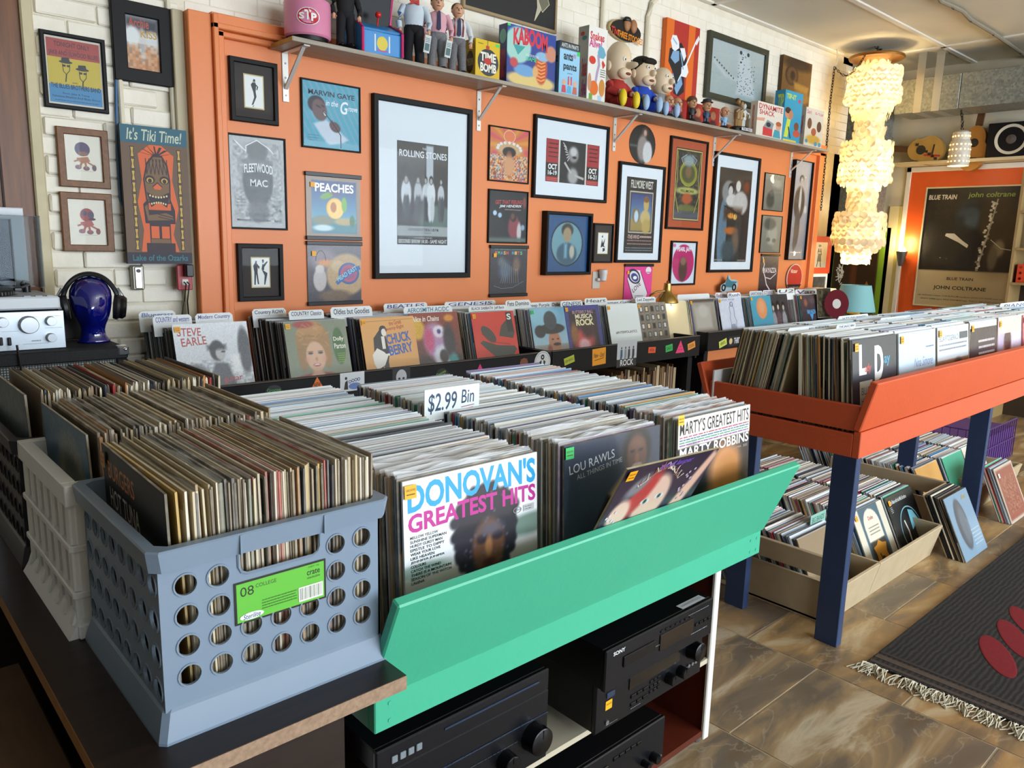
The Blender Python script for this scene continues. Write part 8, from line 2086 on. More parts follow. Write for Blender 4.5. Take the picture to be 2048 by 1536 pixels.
# amplifier at left
t = gear('black amplifier with two large knobs, left of the receiver', .668, 1.052, CAMH - 1.115, .43, .165, .34, 0)
knob(t, .305, .055, .022, .028); knob(t, .385, .075, .032, .032)
a = Art(.42, .15, 2, '#17191f'); a.cut = lambda u, v: False
a.scrib(.05, .72, .9, .74, '#3a4252', 1, 3).scrib(.3, .5, .8, .52, '#4a5262', 1, 4)
sheet(a, 'lettering', t, x=.215, y=-.0006, z=.005)
mb = MB(); mb.box(.0, .43, -.0015, .001, .112, .114); build(mb, 'groove_line', M('blue_black_button', '#26364e', .3), t)
# slim player above it
t = gear('slim black player with four small grey keys above the amplifier', .66, 1.045, CAMH - .945, .43, .05, .30, 0)
for k in range(4): btn(t, .03 + k * .018, .043 + k * .018, .016, .03, M('grey_key', '#7d868e', .4))
mb = MB(); mb.box(.15, .40, -.002, .001, .03, .034); build(mb, 'tray_line', M('blue_black_button', '#26364e', .3), t)
# decks on the bottom shelf
for x, y, w, h, lb in ((1.20, 1.12, .44, .135, 'black cassette deck on the bottom shelf right'), (.70, 1.10, .43, .15, 'black component on the bottom shelf left')):
 t = gear(lb, x, y, .052, w, h, .34, 0)
 mb = MB(); mb.cbox(.05, .20, -.004, .001, .03, .10, .002); build(mb, 'cassette_door', DISP, t)
 knob(t, w - .05, .035, .014); knob(t, w - .09, .035, .010)
 for k in range(5): btn(t, .22 + k * .024, .24 + k * .024, .10, .11)
 for k in range(2):
  mb = MB(); mb.cyl((w - .03 + k * .016, -.004, .02), (w - .03 + k * .016, .002, .02), .005, 10); build(mb, 'jack', ALUK, t)
# ================================================================== BRASS DESK LAMP BEHIND THE MIDDLE BIN
BRASS = M('brushed_brass', '#b89a5a', .28, 1.0)
p = at(1333, 604, Y=3.30)
t = thing('desk_lamp', 'brass bell-shaped lamp shining on records between black bins', 'lamp', (p.x, 3.30, p.z))
mb = MB(); mb.lathe([(.082, -.004), (.084, 0), (.080, .018), (.062, .045), (.036, .068), (.030, .085), (.026, .13), (.02, .134)], 32, cap=False); build(mb, 'shade', BRASS, t, smooth=True)
mb = MB(); mb.lathe([(.006, .13), (.010, .138), (.006, .15), (.001, .152)], 12); build(mb, 'finial', M('rust_finial', '#7a3a1e', .5), t, smooth=True)
mb = MB(); mb.tube([(-.03, .0, .08), (-.09, .02, .075), (-.125, .05, .05), (-.13, .09, -.03), (-.12, .12, -.25)], .007, 8); build(mb, 'arm', BRASS, t, smooth=True)
mb = MB(); mb.ball((0, 0, .022), (.028, .028, .034)); build(mb, 'bulb', M('lamp_bulb', '#fff2d8', .3, emis='#ffe2b0', estr=14), t, smooth=True)
lamp('desk_lamp_light', (p.x, 3.27, p.z - .02), 5.5, (1.0, .86, .66), .03)
# ================================================================== CAPIZ SHELL CHANDELIER
CHX = 7.42
c0 = at(1748, 118, X=CHX); c1 = at(1716, 522, X=CHX)
chy, zpl, zbt = (c0.y + c1.y) / 2, c0.z, c1.z
t = thing('chandelier', 'tall cascading shell-disc chandelier glowing warm by the far wall', 'chandelier', (CHX, chy, zpl))
mb = MB(); mb.lathe([(.02, .03), (.235, .016), (.238, .006), (.232, -.008), (.02, -.012)], 40); build(mb, 'ceiling_plate', M('copper_plate', '#9a6a30', .35, .7), t, smooth=True)
mb = MB(); mb.tube([(0, 0, .02), (.004, .0, CZ - zpl)], .008, 8)
for k in range(4): mb.tube([(.02 * math.cos(k), .02 * math.sin(k), .03 + .03 * k), (-.03 * math.cos(k * 2), .02, .05 + .02 * k), (.03, -.03 * math.sin(k), .08)], .005, 6)
build(mb, 'hook_and_wire', M('dark_wire', '#3a342c', .4, .6), t, smooth=True)
m, nt, b = _new('capiz_shell')
nt.nodes.remove(b)
df = nt.nodes.new('ShaderNodeBsdfDiffuse'); df.inputs[0].default_value = (*lin('#f1ead8'), 1)
tr = nt.nodes.new('ShaderNodeBsdfTranslucent'); tr.inputs[0].default_value = (*lin('#f6e6c0'), 1)
gl = nt.nodes.new('ShaderNodeBsdfGlossy'); gl.inputs['Roughness'].default_value = .3
m1 = nt.nodes.new('ShaderNodeMixShader'); m1.inputs[0].default_value = .5
m2 = nt.nodes.new('ShaderNodeMixShader'); m2.inputs[0].default_value = .06
nt.links.new(df.outputs[0], m1.inputs[1]); nt.links.new(tr.outputs[0], m1.inputs[2]); nt.links.new(m1.outputs[0], m2.inputs[1]); nt.links.new(gl.outputs[0], m2.inputs[2])
nt.links.new(m2.outputs[0], nt.nodes['Material Output'].inputs[0])
SHELL = m
dm = MB(); dm.disc((0, 0, 0), .035, (0, -1, 0), 12)
shell_me = mesh_of(dm, 'shell_disc', SHELL)
Ht = zpl - zbt
def zpx(y): return -(y - 120) / (520 - 120) * Ht
rings = []
for y0, y1, ra, rb in ((132, 140, .11, .13), (146, 200, .22, .235), (206, 232, .19, .15), (240, 284, .125, .13), (288, 356, .22, .225), (362, 372, .19, .14), (378, 424, .125, .125), (428, 482, .22, .235), (488, 496, .19, .18), (500, 520, .125, .115)):
 n = max(1, int(round((y1 - y0) / 9.5)))
 for k in range(n + 1):
  f = k / max(1, n); rings.append((zpx(y0 + (y1 - y0) * f), ra + (rb - ra) * f))
rr = random.Random(12)
cand = []
tocam = math.atan2(-chy, -CHX)
for i, (z, r) in enumerate(rings):
 n = int(2 * PI * r / .060)
 for k in range(n):
  an = 2 * PI * (k + (.5 if i % 2 else 0)) / n
  cand.append((math.cos(an - tocam) * r, an, z + rr.uniform(-.006, .006), r + rr.uniform(-.008, .008)))
cand.sort(key=lambda q: -q[0])
rest = MB()
for k, (_, an, z, r) in enumerate(cand):
 X = Matrix.Translation((r * math.cos(an), r * math.sin(an), z)) @ Matrix.Rotation(an + PI / 2 + rr.uniform(-.5, .5), 4, 'Z') @ Matrix.Rotation(rr.uniform(-.2, .2), 4, 'X')
 if k < 290:
  o = bpy.data.objects.new('shell_disc', shell_me); put(o, t); o.matrix_local = X
 else:
  rest.add(dm.v, dm.f, 0, X)
build(rest, 'far_shell_discs', SHELL, t, kind='stuff')
mb = MB()
for k in range(10):
 an = k * PI / 5
 mb.tube([(.12 * math.cos(an), .12 * math.sin(an), -.02), (.115 * math.cos(an), .115 * math.sin(an), -Ht)], .0012, 4)
build(mb, 'strings', M('string_white', '#d8d0b8', .7), t)
BULB = M('hot_bulb', '#fff4dc', .4, emis='#ffe0a0', estr=90)
for y in (180, 340, 505):
 mb = MB(); mb.ball((0, 0, zpx(y)), (.05, .05, .065)); build(mb, 'bulb', BULB, t, smooth=True)
 lamp('chandelier_light', (CHX, chy, zpl + zpx(y)), 15 if y != 340 else 11, (1.0, .80, .52), .06)
def chain_mb(path, L_=.032, r=.0035):
 m = MB(); pts = [Vector(p) for p in path]
 # resample
 out = [pts[0]]; acc = 0
 for a_, b_ in zip(pts, pts[1:]):
  n = max(1, int((b_ - a_).length / (L_ * .72)))
  for k in range(1, n + 1): out.append(a_.lerp(b_, k / n))
 for i, (a_, b_) in enumerate(zip(out, out[1:])):
  c = (a_ + b_) / 2; d = (b_ - a_).normalized(); s_ = d.cross(Vector((.3, .5, .8))).normalized()
  if i % 2: s_ = d.cross(s_)
  m.tube([c + d * (L_ * .5 * math.cos(q)) + s_ * (L_ * .27 * math.sin(q)) for q in np.linspace(0, 2 * PI, 9)[:-1]], r, 4, closed=True)
 return m
CHM = M('dark_brass_chain', '#4a4030', .4, .8)
hk = at(1668, 104, Y=3.62)
pl = Vector((CHX - .22, chy, zpl + .01))
hk2 = Vector((hk.x, 3.60, at(1662, 133, Y=3.62).z))
path = [hk2.lerp(pl, f) - Vector((0, 0, .13 * math.sin(f * PI))) for f in np.linspace(0, 1, 12)]
build(chain_mb(path), 'swag_chain', CHM, label='dark chain swagged from the wall hook to the chandelier', cat='chain', smooth=True)
build(chain_mb([(hk2.x, 3.60, hk2.z), (hk2.x - .02, 3.60, at(1655, 200, Y=3.60).z), (hk2.x - .01, 3.60, at(1650, 300, Y=3.6).z), (hk2.x - .0, 3.60, at(1638, 420, Y=3.6).z)], .034, .004), 'hanging_chain', CHM, label='dark chain hanging straight down past the shelf end', cat='chain', smooth=True)
conduit([(hk.x + .02, 3.60, CZ), (hk.x + .02, 3.59, hk.z - .1), (hk.x - .01, 3.59, hk2.z)], .006, PIPE, 'white hook strap holding the chain near the ceiling', 'hook')
# ================================================================== DUCTWORK
def galv():
 m, nt, b = _new('galvanised_steel')
 N, L = nt.nodes, nt.links
 tc = N.new('ShaderNodeTexCoord'); v = N.new('ShaderNodeTexVoronoi'); v.inputs['Scale'].default_value = 55
 L.new(tc.outputs['Object'], v.inputs['Vector'])
 cr = N.new('ShaderNodeValToRGB'); cr.color_ramp.elements[0].color = (*lin('#7d8482'), 1); cr.color_ramp.elements[1].color = (*lin('#a8aeaa'), 1)
 L.new(v.outputs['Color'], cr.inputs[0]); L.new(cr.outputs[0], b.inputs['Base Color'])
 b.inputs['Metallic'].default_value = .65; b.inputs['Roughness'].default_value = .45
 MATS['galv'] = m
 return m
GALV = galv()
DX0 = 7.90
zlo = at(1920, 216, X=DX0).z; zhi = at(1920, 146, X=DX0).z
ya, yb = at(1790, 200, X=DX0).y, at(2048, 160, X=DX0).y - 1.2
t = thing('air_duct', 'galvanised horizontal air duct hung under the ceiling', 'duct', (DX0, yb, zlo))
for k in range(4):
 y0, y1 = (ya - yb) * k / 4, (ya - yb) * (k + 1) / 4
 mb = MB(); mb.cbox(0, .42, y0 + .002, y1 - .002, 0, zhi - zlo, .004); build(mb, 'duct_section', GALV, t)
for px in (1836, 1872):
 yy = at(px, 200, X=DX0).y - yb
 mb = MB(); mb.box(-.004, 0, yy - .035, yy + .035, -.004, CZ - zlo); mb.box(0, .42, yy - .035, yy + .035, -.004, 0); build(mb, 'hanger_strap', M('bright_strap', '#b4b8b8', .35, .7), t)
vyl, vyr = at(1676, 330, X=DX0 + .1).y, at(1748, 330, X=DX0 + .1).y
vz0, vz1 = at(1700, 455, X=DX0 + .1).z, at(1700, 182, X=DX0 + .1).z
t = thing('air_duct', 'dull galvanised vertical duct in the corner behind chandelier', 'duct', (DX0 + .1, vyr, vz0))
n = 3
for k in range(n):
 mb = MB(); hh = (vz1 - vz0) / n; mb.cbox(0, .36, 0, vyl - vyr, k * hh + .002, (k + 1) * hh - .002, .004); build(mb, 'duct_section', GALV, t)
 mb = MB(); mb.cbox(-.008, .37, -.008, vyl - vyr + .008, (k + 1) * hh - .012, (k + 1) * hh + .012, .003); build(mb, 'duct_flange', GALV, t)
# ================================================================== FAR CORNER: PANEL, POSTER, PAINTING, DOOR
RZ = (0, 0, -PI / 2)
PX = FX - .02
pa = at(1824, 345, X=PX)
pyl = pa.y; ptop = pa.z; pyr = at(2048, 330, X=PX).y - .35
mb = MB(); mb.box(0, pyl - pyr, -.018, .0, 0, ptop)
w_ = pyl - pyr
panel = build(mb, 'trim_2', M('deep_orange_paint', '#d4571c', .45, noise=.15, ns=5), None, (FX - .001, (pyl), 0), (0, 0, -PI / 2), kind='structure')
mb = MB(); mb.cbox(-.045, .0, -.035, 0, 0, ptop + .05, .003); mb.cbox(-.045, w_, -.035, 0, ptop, ptop + .05, .003); build(mb, 'panel_frame', CEILS, panel)
mb = MB(); mb.cbox(-.12, w_, -.24, 0, ptop + .055, ptop + .085, .003); build(mb, 'ledge', M('cream_ledge_paint', '#cfbf98', .5), panel)
LZ = ptop + .087
def f_train(w, h):
 a = Art(w, h, 70, '#cdb98f')
 a.rect(-.1, .305, 1.1, 1.1, '#17130f', .004).ell(.85, .66, .3, .3, '#54401c', .8, .8).ell(.48, .76, .13, .13, '#1c2732', .4).ell(.53, .73, .075, .09, '#43586a', .5).ell(.50, .79, .1, .04, '#3a4c5c', .8).ell(.40, .52, .3, .16, '#0f0d0c', .3).ell(.85, .5, .06, .07, '#8a7a5a', .4).ell(.8, .42, .05, .1, '#6f6248', .4)
 a.poly([(.27, .62), (.36, .62), (.46, .56), (.53, .525), (.52, .50), (.42, .545), (.26, .60)], '#e6e2d6')
 r = random.Random(3)
 for k in range(34):
  f = k / 33; a.oval(.76 - .12 * f + r.uniform(-.03, .03), .86 - .54 * f, .018, .010, r.choice(['#c9c4b4', '#8a8678', '#e0dccc']), 8)
 a.line([(.78, .90), (.74, .70), (.66, .35)], .014, '#a8a290').line([(.76, .57), (.88, .50), (.98, .49)], .008, '#c9c4b4').line([(.78, .86), (.72, .88)], .02, '#c9c4b4')
 a.text('BLUE TRAIN', .025, .905, .34, .945, '#e6e0d0', .02, .12).text('john coltrane', .46, .905, .95, .96, '#8fa84a', .015, .12)
 a.text('BLUE TRAIN', .34, .225, .63, .25, '#2a221a', .012).text('JOHN COLTRANE', .20, .135, .78, .175, '#1c1610', .015)
 return a.text('LEE MORGAN trumpet  CURTIS FULLER trombone  JOHN COLTRANE tenor sax', .03, .078, .97, .092, '#3a3022').text('KENNY DREW piano  PAUL CHAMBERS bass  "PHILLY" JOE JONES drums', .07, .048, .93, .062, '#3a3022')
def sidepic(name, label, cat, quad, X, fw, d, fmat, fn, glass=True):
 y0, y1, z0, z1 = rect_of(quad, X=X - d)
 w, h = y0 - y1, z1 - z0
 t = thing(name, label, cat, (X, (y0 + y1) / 2, z0), RZ)
 if fw: build(frame_mb(w, h, fw, d), 'frame', fmat, t)
 else:
  mb = MB(); mb.box(-w / 2, w / 2, -d, 0, 0, h); build(mb, 'board', fmat, t)
 sheet(fn(w - 2 * fw, h - 2 * fw), 'print', t, y=-d * .4 if fw else -d - .0008, z=fw, mat=PRINT)
 if glass and fw:
  mb = MB(); mb.box(-w / 2 + fw, w / 2 - fw, -d * .4 - .005, -d * .4 - .004, fw, h - fw); build(mb, 'glass', GLASS, t)
 return t
sidepic('framed_poster', 'large dark saxophonist poster with tan lower half on orange panel', 'poster', [(1848, 378), (2040, 365), (2018, 624), (1828, 611)], FX - .02, .014, .02, M('thin_cream_frame', '#c9bc9a', .4), f_train)
# objects on the ledge
def on_ledge(px): return at(px, 325, X=FX - .13).y
def guitar_body(label, px, w, h, dark, strap, tilt):
 y = on_ledge(px)
 t = thing('guitar', label, 'guitar', (FX - .10, y, LZ), RZ)
 P = []
 for k in range(40):
  a_ = 2 * PI * k / 40
  r = 1 + .0 * math.cos(a_)
  x_ = math.cos(a_) * (w / 2) * (1 - .16 * math.exp(-((math.sin(a_) - .15) / .28) ** 2)) * (1 if math.sin(a_) < .2 else .82)
  P.append((x_, h / 2 + math.sin(a_) * h / 2))
 X = Matrix.Translation((0, 0, w * .36)) @ Matrix.Rotation(tilt, 4, 'Y') @ Matrix.Translation((0, 0, -h / 2))
 mb = MB(); mb.prism(P, -.09, -.01, X=X); build(mb, 'body', M('guitar_' + dark, dark, .35, noise=.4, ns=5), t)
 mb = MB(); mb.lathe([(w * .15, 0), (w * .15, .002)], 24, X=X @ Matrix.Translation((0, -.0915, h * .62)) @ Matrix.Rotation(PI / 2, 4, 'X')); build(mb, 'sound_hole', BLACK, t)
 mb = MB(); mb.box(-w * .2, w * .2, -.096, -.09, h * .26, h * .30, X=X); build(mb, 'bridge', M('dark_bridge', '#2a1a10', .5), t)
 if strap:
  mb = MB(); mb.box(-w * .48, -w * .42, -.0955, -.0905, h * .05, h * .5, X=X @ Matrix.Translation((w * .3, 0, 0))); build(mb, 'red_stripe', M('red_stripe', '#a82a20', .4), t)
  mb = MB()
  for q in range(7): mb.box(-w * .28 + .02 * q, -w * .2 + .02 * q, -.0955, -.0905, h * (.12 + .1 * q), h * (.2 + .1 * q), X=X)
  build(mb, 'black_artwork', BLACK, t)
 mb = MB(); mb.box(-.03, .03, -.075, -.05, h, h * 1.5, X=X); build(mb, 'neck', M('guitar_neck', '#5a3a20', .4), t)
 return t
guitar_body('yellow acoustic guitar with black artwork lying on the far ledge', 1852, .30, .34, '#b8944a', True, -1.45)
guitar_body('honey brown guitar leaning behind ceramic pendant lamp', 1946, .27, .42, '#a8742c', False, .1)
y = on_ledge(2020)
t = thing('loudspeaker', 'black loudspeaker with large white cone on the far ledge', 'speaker', (FX - .04, y, LZ), RZ)
hh = at(2020, 245, X=FX - .2).z - LZ
mb = MB(); mb.cbox(-.19, .19, -.19, 0, 0, hh, .004); build(mb, 'cabinet', BLK, t)
mb = MB(); mb.lathe([(.135, 0), (.135, .004), (.12, .002), (.05, -.018)], 36, X=Matrix.Translation((0.01, -.191, hh * .5)) @ Matrix.Rotation(PI / 2, 4, 'X'), cap=False); build(mb, 'cone', M('white_cone', '#d6cfba', .6), t, smooth=True)
mb = MB(); mb.lathe([(.05, -.016), (.04, .004), (.001, .01)], 24, X=Matrix.Translation((0.01, -.191, hh * .5)) @ Matrix.Rotation(PI / 2, 4, 'X'), cap=False); build(mb, 'dust_cap', M('grey_cap', '#5a504c', .6), t, smooth=True)
# ceramic pendant
PEX = 8.02
p0, p1 = at(1924, 262, X=PEX), at(1916, 332, X=PEX)
t = thing('pendant_lamp', 'white pierced ceramic pendant lamp hanging under the duct', 'lamp', (PEX, (p0.y + p1.y) / 2, p1.z))
H_ = p0.z - p1.z
mb = MB(); mb.lathe([(.088, 0), (.09, .01), (.088, H_ * .62), (.08, H_ * .72), (.072, H_ * .74), (.074, H_ * .95), (.05, H_), (.02, H_ * 1.02)], 32, cap=False); build(mb, 'shade', M('speckled_ceramic', '#d3cdbf', .4, noise=.4, ns=40, col2='#a8a49c'), t, smooth=True)
GLOW = M('lit_hole', '#ffd090', .5, emis='#ffc070', estr=5)
mb = MB()
for z in (.12, .27, .46, .60, .84):
 for k in range(16):
  an = 2 * PI * k / 16; r = .0905 if z < .7 else .0755
  mb.disc((r * math.cos(an), r * math.sin(an), H_ * z), .007, (math.cos(an), math.sin(an), 0), 8)
build(mb, 'pierced_holes', GLOW, t, kind='stuff')
mb = MB(); mb.disc((0, 0, .006), .075, (0, 0, -1), 24); build(mb, 'bulb_glow', M('pendant_bulb', '#ffc888', .5, emis='#ffb860', estr=6), t)
build(chain_mb([(0, 0, H_ * 1.02), (0, .01, H_ + .10), (.0, .03, zlo - p1.z - .0)], .04, .005), 'chain', M('dark_wire', '#3a342c', .4, .6), t, smooth=True)
lamp('pendant_light', (PEX, (p0.y + p1.y) / 2, p1.z - .04), 2.5, (1, .78, .48), .05)
# wall sconce
sp = at(1804, 503, X=FX - .12)
t = thing('wall_sconce', 'silver cone uplight sconce on the far wall beside poster', 'lamp', (FX - .12, sp.y, sp.z - .15))
mb = MB(); mb.lathe([(.018, 0), (.024, .01), (.056, .15), (.054, .152), (.02, .02)], 24, cap=False); build(mb, 'cone', M('brushed_nickel', '#8d8d8a', .3, .9), t, smooth=True)
mb = MB(); mb.cbox(.02, .12, -.012, .012, .05, .08, .003); build(mb, 'wall_arm', M('brushed_nickel', '#8d8d8a', .3, .9), t)
mb = MB(); mb.ball((0, 0, .15), (.035, .035, .05)); build(mb, 'bulb', BULB, t, smooth=True)
mb = MB(); mb.tube([(.02, 0, 0), (.03, .0, -.3), (.09, .0, -.9)], .004, 6); build(mb, 'cord', M('cream_cord', '#c9bd9c', .5), t)
lamp('sconce_light', (FX - .13, sp.y, sp.z + .10), 6, (1, .78, .45), .04)
# green door frame, dark painting, curtain-like strips
GRN = M('lime_green_paint', '#7ba02a', .5)
ay = at(1648, 470, X=FX - .05).y; by_ = at(1765, 600, X=FX - .05).y
mb = MB(); mb.box(0, ay - by_ + .2, -.03, 0, 0, at(1660, 455, X=FX - .05).z); build(mb, 'door_2', GRN, None, (FX, ay + .2, 0), RZ, kind='structure')
for px, w, c, nm in ((1772, .10, '#cfc49a', 'pale'), (1786, .05, '#b3a566', 'olive')):
 q = at(px, 560, X=FX - .04); mb = MB(); mb.cbox(-w / 2, w / 2, -.03, 0, 0, at(px, 412, X=FX - .04).z, .003); build(mb, 'trim_%d' % (3 if nm == 'pale' else 4), M('strip_' + nm, c, .5), None, (FX, q.y, 0), RZ, kind='structure')
def f_brown(w, h):
 a = Art(w, h, 30, '#33200f'); a.grad('#3a2512', '#2a1a0c').rect(.42, .0, .56, .62, '#5a2c14', .02)
 r = random.Random(6)
 a.poly([(.06, .36), (.12, .58), (.26, .66), (.3, .6), (.24, .5), (.26, .42), (.14, .34)], '#14110e')
 for k in range(16): a.line([(.08 + r.uniform(0, .18), .38 + r.uniform(0, .24)), (.1 + r.uniform(0, .18), .4 + r.uniform(0, .24))], .02, '#e6e2d6')
 return a.poly([(.16, .14), (.26, .40), (.34, .38), (.36, .14)], '#8a6a34').poly([(.58, .14), (.6, .36), (.74, .34), (.82, .44), (.9, .36), (.84, .28), (.78, .14)], '#8a6a34').box(.6, .36, .76, .39, '#c9bfa8')
sidepic('framed_painting', 'dark brown painting with striped figure behind the blue lamp', 'painting', [(1668, 458), (1758, 456), (1744, 640), (1662, 640)], FX - .06, .0, .03, M('brown_board', '#2c1c0e', .5), f_brown, glass=False)
def f_coat(w, h):
 a = Art(w, h, 4, '#d0c8b0'); K = '#3a3630'
 return a.oval(.48, .86, .1, .05, K).poly([(.34, .5), (.38, .76), (.58, .76), (.66, .5), (.60, .48), (.58, .6), (.40, .6)], K).poly([(.36, .24), (.40, .56), (.60, .56), (.66, .24)], '#55504a').line([(.42, .24), (.36, .04)], .05, K).line([(.58, .24), (.64, .04)], .05, K).poly([(.45, .76), (.52, .76), (.5, .6)], '#e6e0d0')
wallpic('matted_print', 'sketch of coated figure in bright red-orange mat at wall end', 'picture', [(1622, 473), (1663, 472), (1661, 546), (1617, 548)], 0, .008, M('bright_orange_mat', '#d8481e', .6), f_coat, bb=(.10, .22, .16, .16), bmat=M('bright_orange_mat', '#d8481e', .6), glass=False, Y=3.62)
wallpic('framed_print', 'small grey photo in white frame below the orange-matted sketch', 'picture', [(1624, 548), (1656, 547), (1652, 582), (1621, 583)], .03, .02, WHITE, lambda w, h: Art(w, h, 8, '#4a4a48').speck(.1, 2), Y=3.62)
# things standing right of the far bin
t = thing('side_table', 'low black stand at right end of the far bin', 'table', (6.55, 2.78, 0))
mb = MB(); mb.cbox(0, 1.0, 0, .78, .86, .88, .003); build(mb, 'table_top', BLK, t)
for x_, y_ in ((.03, .03), (.94, .03), (.03, .72), (.94, .72)):
 mb = MB(); mb.box(x_, x_ + .03, y_, y_ + .03, 0, .86); build(mb, 'leg', BLK, t)
q = at(1664, 637, Y=3.15)
t = thing('record', 'dark green-brown record sleeve standing beside red vinyl disc', 'record', (at(1650, 630, Y=3.18).x, 3.18, .88), (-.15, 0, 0))
mb = sleeve_mb(.004, .26, .26); o = build(mb, 'sleeve', [REC_FACE, REC_EDGE, POLY], t); o.color = (*lin('#2c2a1e'), 1)
a = Art(.25, .25, 20, '#2c2a1e'); a.patch(['#2c2a1e', '#5a5436', '#1c1a14', '#6a6248'], .05, .05, .95, .95, 2, 3, .8); sheet(a, 'cover_print', t, y=-.0028, z=.005, mat=GLOSSY)
q0, q1 = at(1674, 597, Y=3.10), at(1672, 640, Y=3.10)
r = (q0.z - q1.z) / 2
t = thing('vinyl_record', 'translucent red vinyl record standing on edge by blue lamp', 'record', (q1.x, 3.10, .88), (-.12, 0, -.5))
r = .125
mb = MB(); mb.lathe([(r, -.001), (r, .001), (r * .36, .0012)], 48, X=Matrix.Translation((0, 0, r)) @ Matrix.Rotation(PI / 2, 4, 'X')); build(mb, 'disc', M('red_vinyl', '#5a0a18', .5, spec=.08), t)
mb = MB(); mb.lathe([(r * .34, 0), (r * .34, .0006)], 32, X=Matrix.Translation((0, -.0014, r)) @ Matrix.Rotation(PI / 2, 4, 'X')); mb.lathe([(.006, .0006), (.006, .0012)], 10, X=Matrix.Translation((0, -.0014, r)) @ Matrix.Rotation(PI / 2, 4, 'X')); build(mb, 'centre_label', M('disc_label', '#b8b4b0', .5), t)
q = at(1650, 588, Y=3.35)
t = thing('cream_case', 'cream plastic case with rounded lid behind red vinyl', 'case', (q.x, 3.30, .88))
hh = at(1650, 578, Y=3.30).z - .88
mb = MB(); mb.cbox(-.13, .13, 0, .2, 0, hh - .06, .01); build(mb, 'case_body', M('dark_green_case', '#23261c', .5), t)
mb = MB(); mb.cbox(-.14, .14, -.01, .21, hh - .06, hh, .02); build(mb, 'lid', M('cream_plastic', '#d3ccba', .4), t)
# blue table lamp
LXP = 7.28
b0, b1 = at(1712, 570, X=LXP), at(1708, 622, X=LXP)
t = thing('table_lamp', 'table lamp with pale blue tapered shade and yellow base', 'lamp', (LXP, (b0.y + b1.y) / 2, .88))
zs0, zs1 = b1.z - .88, b0.z - .88
k = (at(1748, 620, X=LXP).y - at(1672, 620, X=LXP).y)
mb = MB(); mb.lathe([(.185, zs0), (.187, zs0 + .004), (.132, zs1), (.130, zs1), (.183, zs0 + .004)], 36, cap=False); build(mb, 'shade', M('pale_blue_shade', '#7fb4b8', .7, emis='#7fb4b8', estr=.12), t, smooth=True)
mb = MB(); mb.lathe([(.05, 0), (.06, .01), (.045, .03), (.055, zs0 * .5), (.02, zs0 * .95), (.01, zs1)], 24); build(mb, 'base', M('yellow_ceramic', '#d8981c', .3), t, smooth=True)
# bookcase at the right edge
SHX = 7.85
p0 = at(2002, 640, X=SHX); p1 = at(2046, 360, X=SHX)
ys = (p0.y + p1.y) / 2
WOOD = M('pale_plywood', '#a58a5c', .5, noise=.4, ns=7, col2='#8a7048', stretch=(6, 6, 1))
t = thing('bookcase', 'pale wooden bookcase at the right edge of the photo', 'shelf', (SHX, ys, 0))
mb = MB(); mb.box(0, .34, -.02, 0, 0, p1.z + .1); build(mb, 'side_panel', WOOD, t)
szs = [at(2040, y, X=SHX).z for y in (640, 568, 498, 424, 370)]
for z in szs:
 mb = MB(); mb.box(0, .34, -.75, -.02, z - .01, z + .01); build(mb, 'shelf_board', WOOD, t)
mb = MB(); mb.box(.33, .34, -.75, -.02, 0, p1.z); build(mb, 'back_board', M('dark_back', '#3a2c1c', .7), t)
e = thing('record', 'teal record sleeve face-out in the bookcase', 'record', (SHX + .12, ys - .20, szs[2] + .01), RZ)
o = build(sleeve_mb(.004, .28, szs[3] - szs[2] - .05), 'sleeve', [REC_FACE, REC_EDGE, POLY], e); o.color = (*lin('#2f7a74'), 1)
a = Art(.26, .24, 12, '#2f7a74'); a.ell(.6, .4, .3, .25, '#a8a06a', .5); sheet(a, 'cover_print', e, y=-.003, z=.01, mat=GLOSSY)
e = thing('storage_basket', 'orange perforated plastic basket in the bookcase', 'basket', (SHX + .04, ys - .08, szs[1] + .01), RZ)
m_ = MB(); m_.box(-.03, .30, .006, .16, 0, .01)
for i in range(6):
 for j in range(3): cell_hole(m_, -.03 + i * .055, .025 + i * .055, .01 + j * .05, .06 + j * .05, -.0025 + i * .055, .035 + j * .05, .012, 0, .004, 12)
build(m_, 'front', M('orange_red_plastic', '#d84a2a', .4), e)
mb = MB(); mb.box(-.03, -.026, .004, .16, 0, .16); mb.box(.296, .30, .004, .16, 0, .16); mb.box(-.03, .3, .156, .16, 0, .16); build(mb, 'walls', M('orange_red_plastic', '#d84a2a', .4), e)
for k in range(4):
 o = MB(); o.cbox(0, .2, -.12, .12, 0, .028, .002)
 build(o, 'book', M('paperback_%d' % k, ['#c9c0b0', '#8a8478', '#b8a890', '#6a645c'][k], .6), None, (SHX + .06, ys - .22, szs[0] + .011 + k * .0285), (0, 0, .06 * k), label='book lying in pile on lower shelf, %s' % ['bottom', 'second from bottom', 'third from bottom', 'top'][k], cat='book', group='books in bookcase')
# purple wire basket beyond the floor bins
q = at(2035, 860, Z=.30)
PUR = M('purple_wire', '#4a2a6a', .4)
t = thing('wire_basket', 'purple wire basket behind the floor record bins', 'basket', (5.70, 1.55, 0))
mb = MB()
for k in range(16): mb.tube([(k * .05, 0, .02), (k * .05, 0, .30)], .004, 5)
for z in (.02, .16, .30): mb.tube([(0, 0, z), (.75, 0, z)], .005, 5); mb.tube([(0, 0, z), (0, .7, z)], .005, 5)
for k in range(14): mb.tube([(0, k * .05, .02), (0, k * .05, .30)], .004, 5)
build(mb, 'wires', PUR, t)
mb = MB(); mb.box(.01, .74, .01, .7, .02, .24); build(mb, 'lining', M('purple_cloth', '#5a3a78', .8), t)
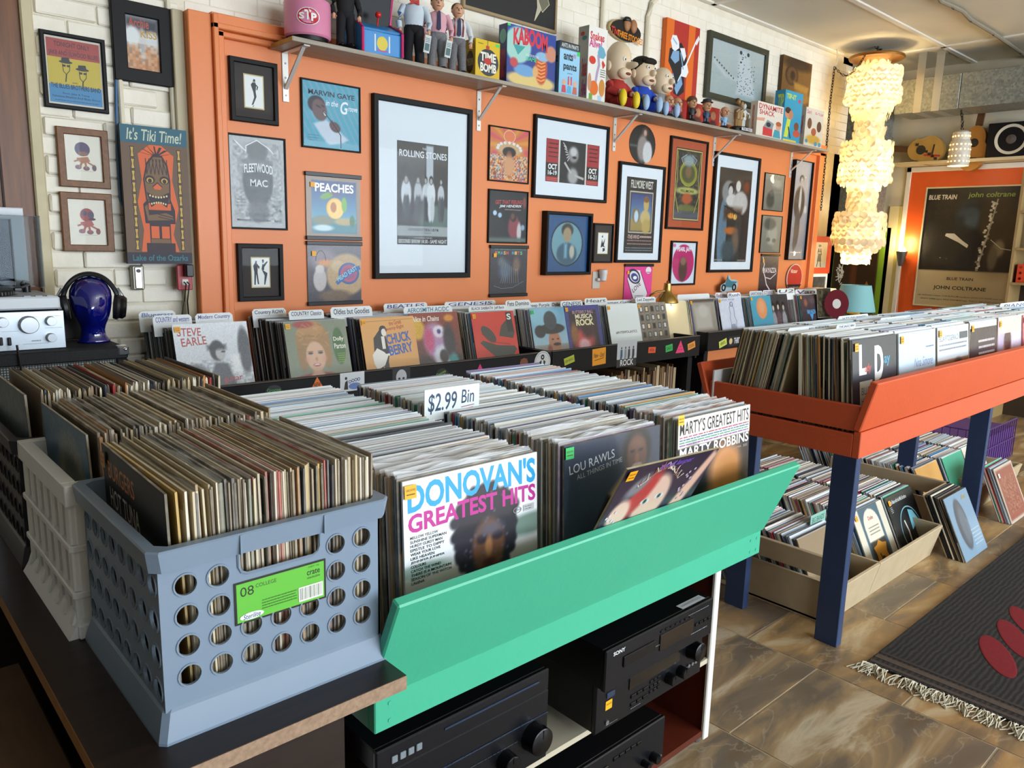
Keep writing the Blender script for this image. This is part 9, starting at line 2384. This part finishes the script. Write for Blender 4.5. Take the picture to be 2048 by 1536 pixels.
# cable run on the ceiling
pts = [at(x, y, Z=CZ - .02) for x, y in ((1700, -190), (1780, -110), (1860, -30), (1882, 2), (1905, 12), (1925, 22), (1940, 38), (1960, 50), (1985, 65), (2010, 82), (2040, 103), (2075, 125), (2150, 160), (2260, 190))]
mb = MB(); mb.tube(pts, .016, 8); mb.tube([p + Vector((.03, .01, .004)) for p in pts], .009, 6)
t = build(mb, 'cable_run', M('grey_cable', '#8a8272', .6), None, label='grey cable bundle tied along the ceiling at right', cat='cable', smooth=True)
for k in (4, 6, 8, 10):
 mb = MB(); c = pts[k]; mb.tube([c + Vector((.024 * math.cos(a_), .024 * math.sin(a_) * .3, .024 * math.sin(a_) - .0)) for a_ in np.linspace(0, 2 * PI, 10)[:-1]], .004, 5, closed=True); build(mb, 'cable_tie', BLACK, t)
# ================================================================== PIECES OF PARTS GO ONE LEVEL DEEPER
SUB = {'price_sticker': 'sleeve', 'cover_print': 'sleeve', 'screw': ('wall_plate', 'front_rail'), 'glass': 'frame', 'pupil': 'eye', 'lettering': ('card', 'fascia'), 'display': 'fascia', 'button': 'fascia', 'knob': 'fascia', 'jack': 'fascia', 'dial': ('fascia', 'face_plate'), 'switch': 'fascia', 'disc_tray': 'fascia', 'cassette_door': 'fascia', 'groove_line': 'fascia', 'tray_line': 'fascia',
       'front_print': ('box', 'carton', 'front_panel'), 'side_print': 'box', 'label_strip': 'chassis', 'logo': 'body', 'joystick': 'control_panel', 'centre_label': 'disc', 'dust_cap': 'cone', 'base_plate': 'base', 'label_card': 'front_wall', 'chipboard_edge': 'table_top', 'edge_band': 'table_top', 'end_band': 'board', 'red_motif': 'woven_field', 'border_stripe': 'woven_field', 'worn_top_edge': 'front_board', 'sound_hole': 'body', 'bridge': 'body', 'handle_surround': 'front_wall', 'mouth': 'head', 'cap': 'head', 'print': ('backing',), 'bulb': 'shade'}
kids = {}
for o in bpy.data.objects:
 if o.parent is not None: kids.setdefault(o.parent, []).append(o)
for par, ch in kids.items():
 if par.parent is not None: continue
 by = {}
 for o in ch: by.setdefault(o.name.split('.')[0], o)
 for o in ch:
  tg = SUB.get(o.name.split('.')[0])
  for nm in ((tg,) if isinstance(tg, str) else tg or ()):
   q = by.get(nm)
   if q is not None and q is not o and q.matrix_basis == Matrix.Identity(4):
    o.parent = q; break
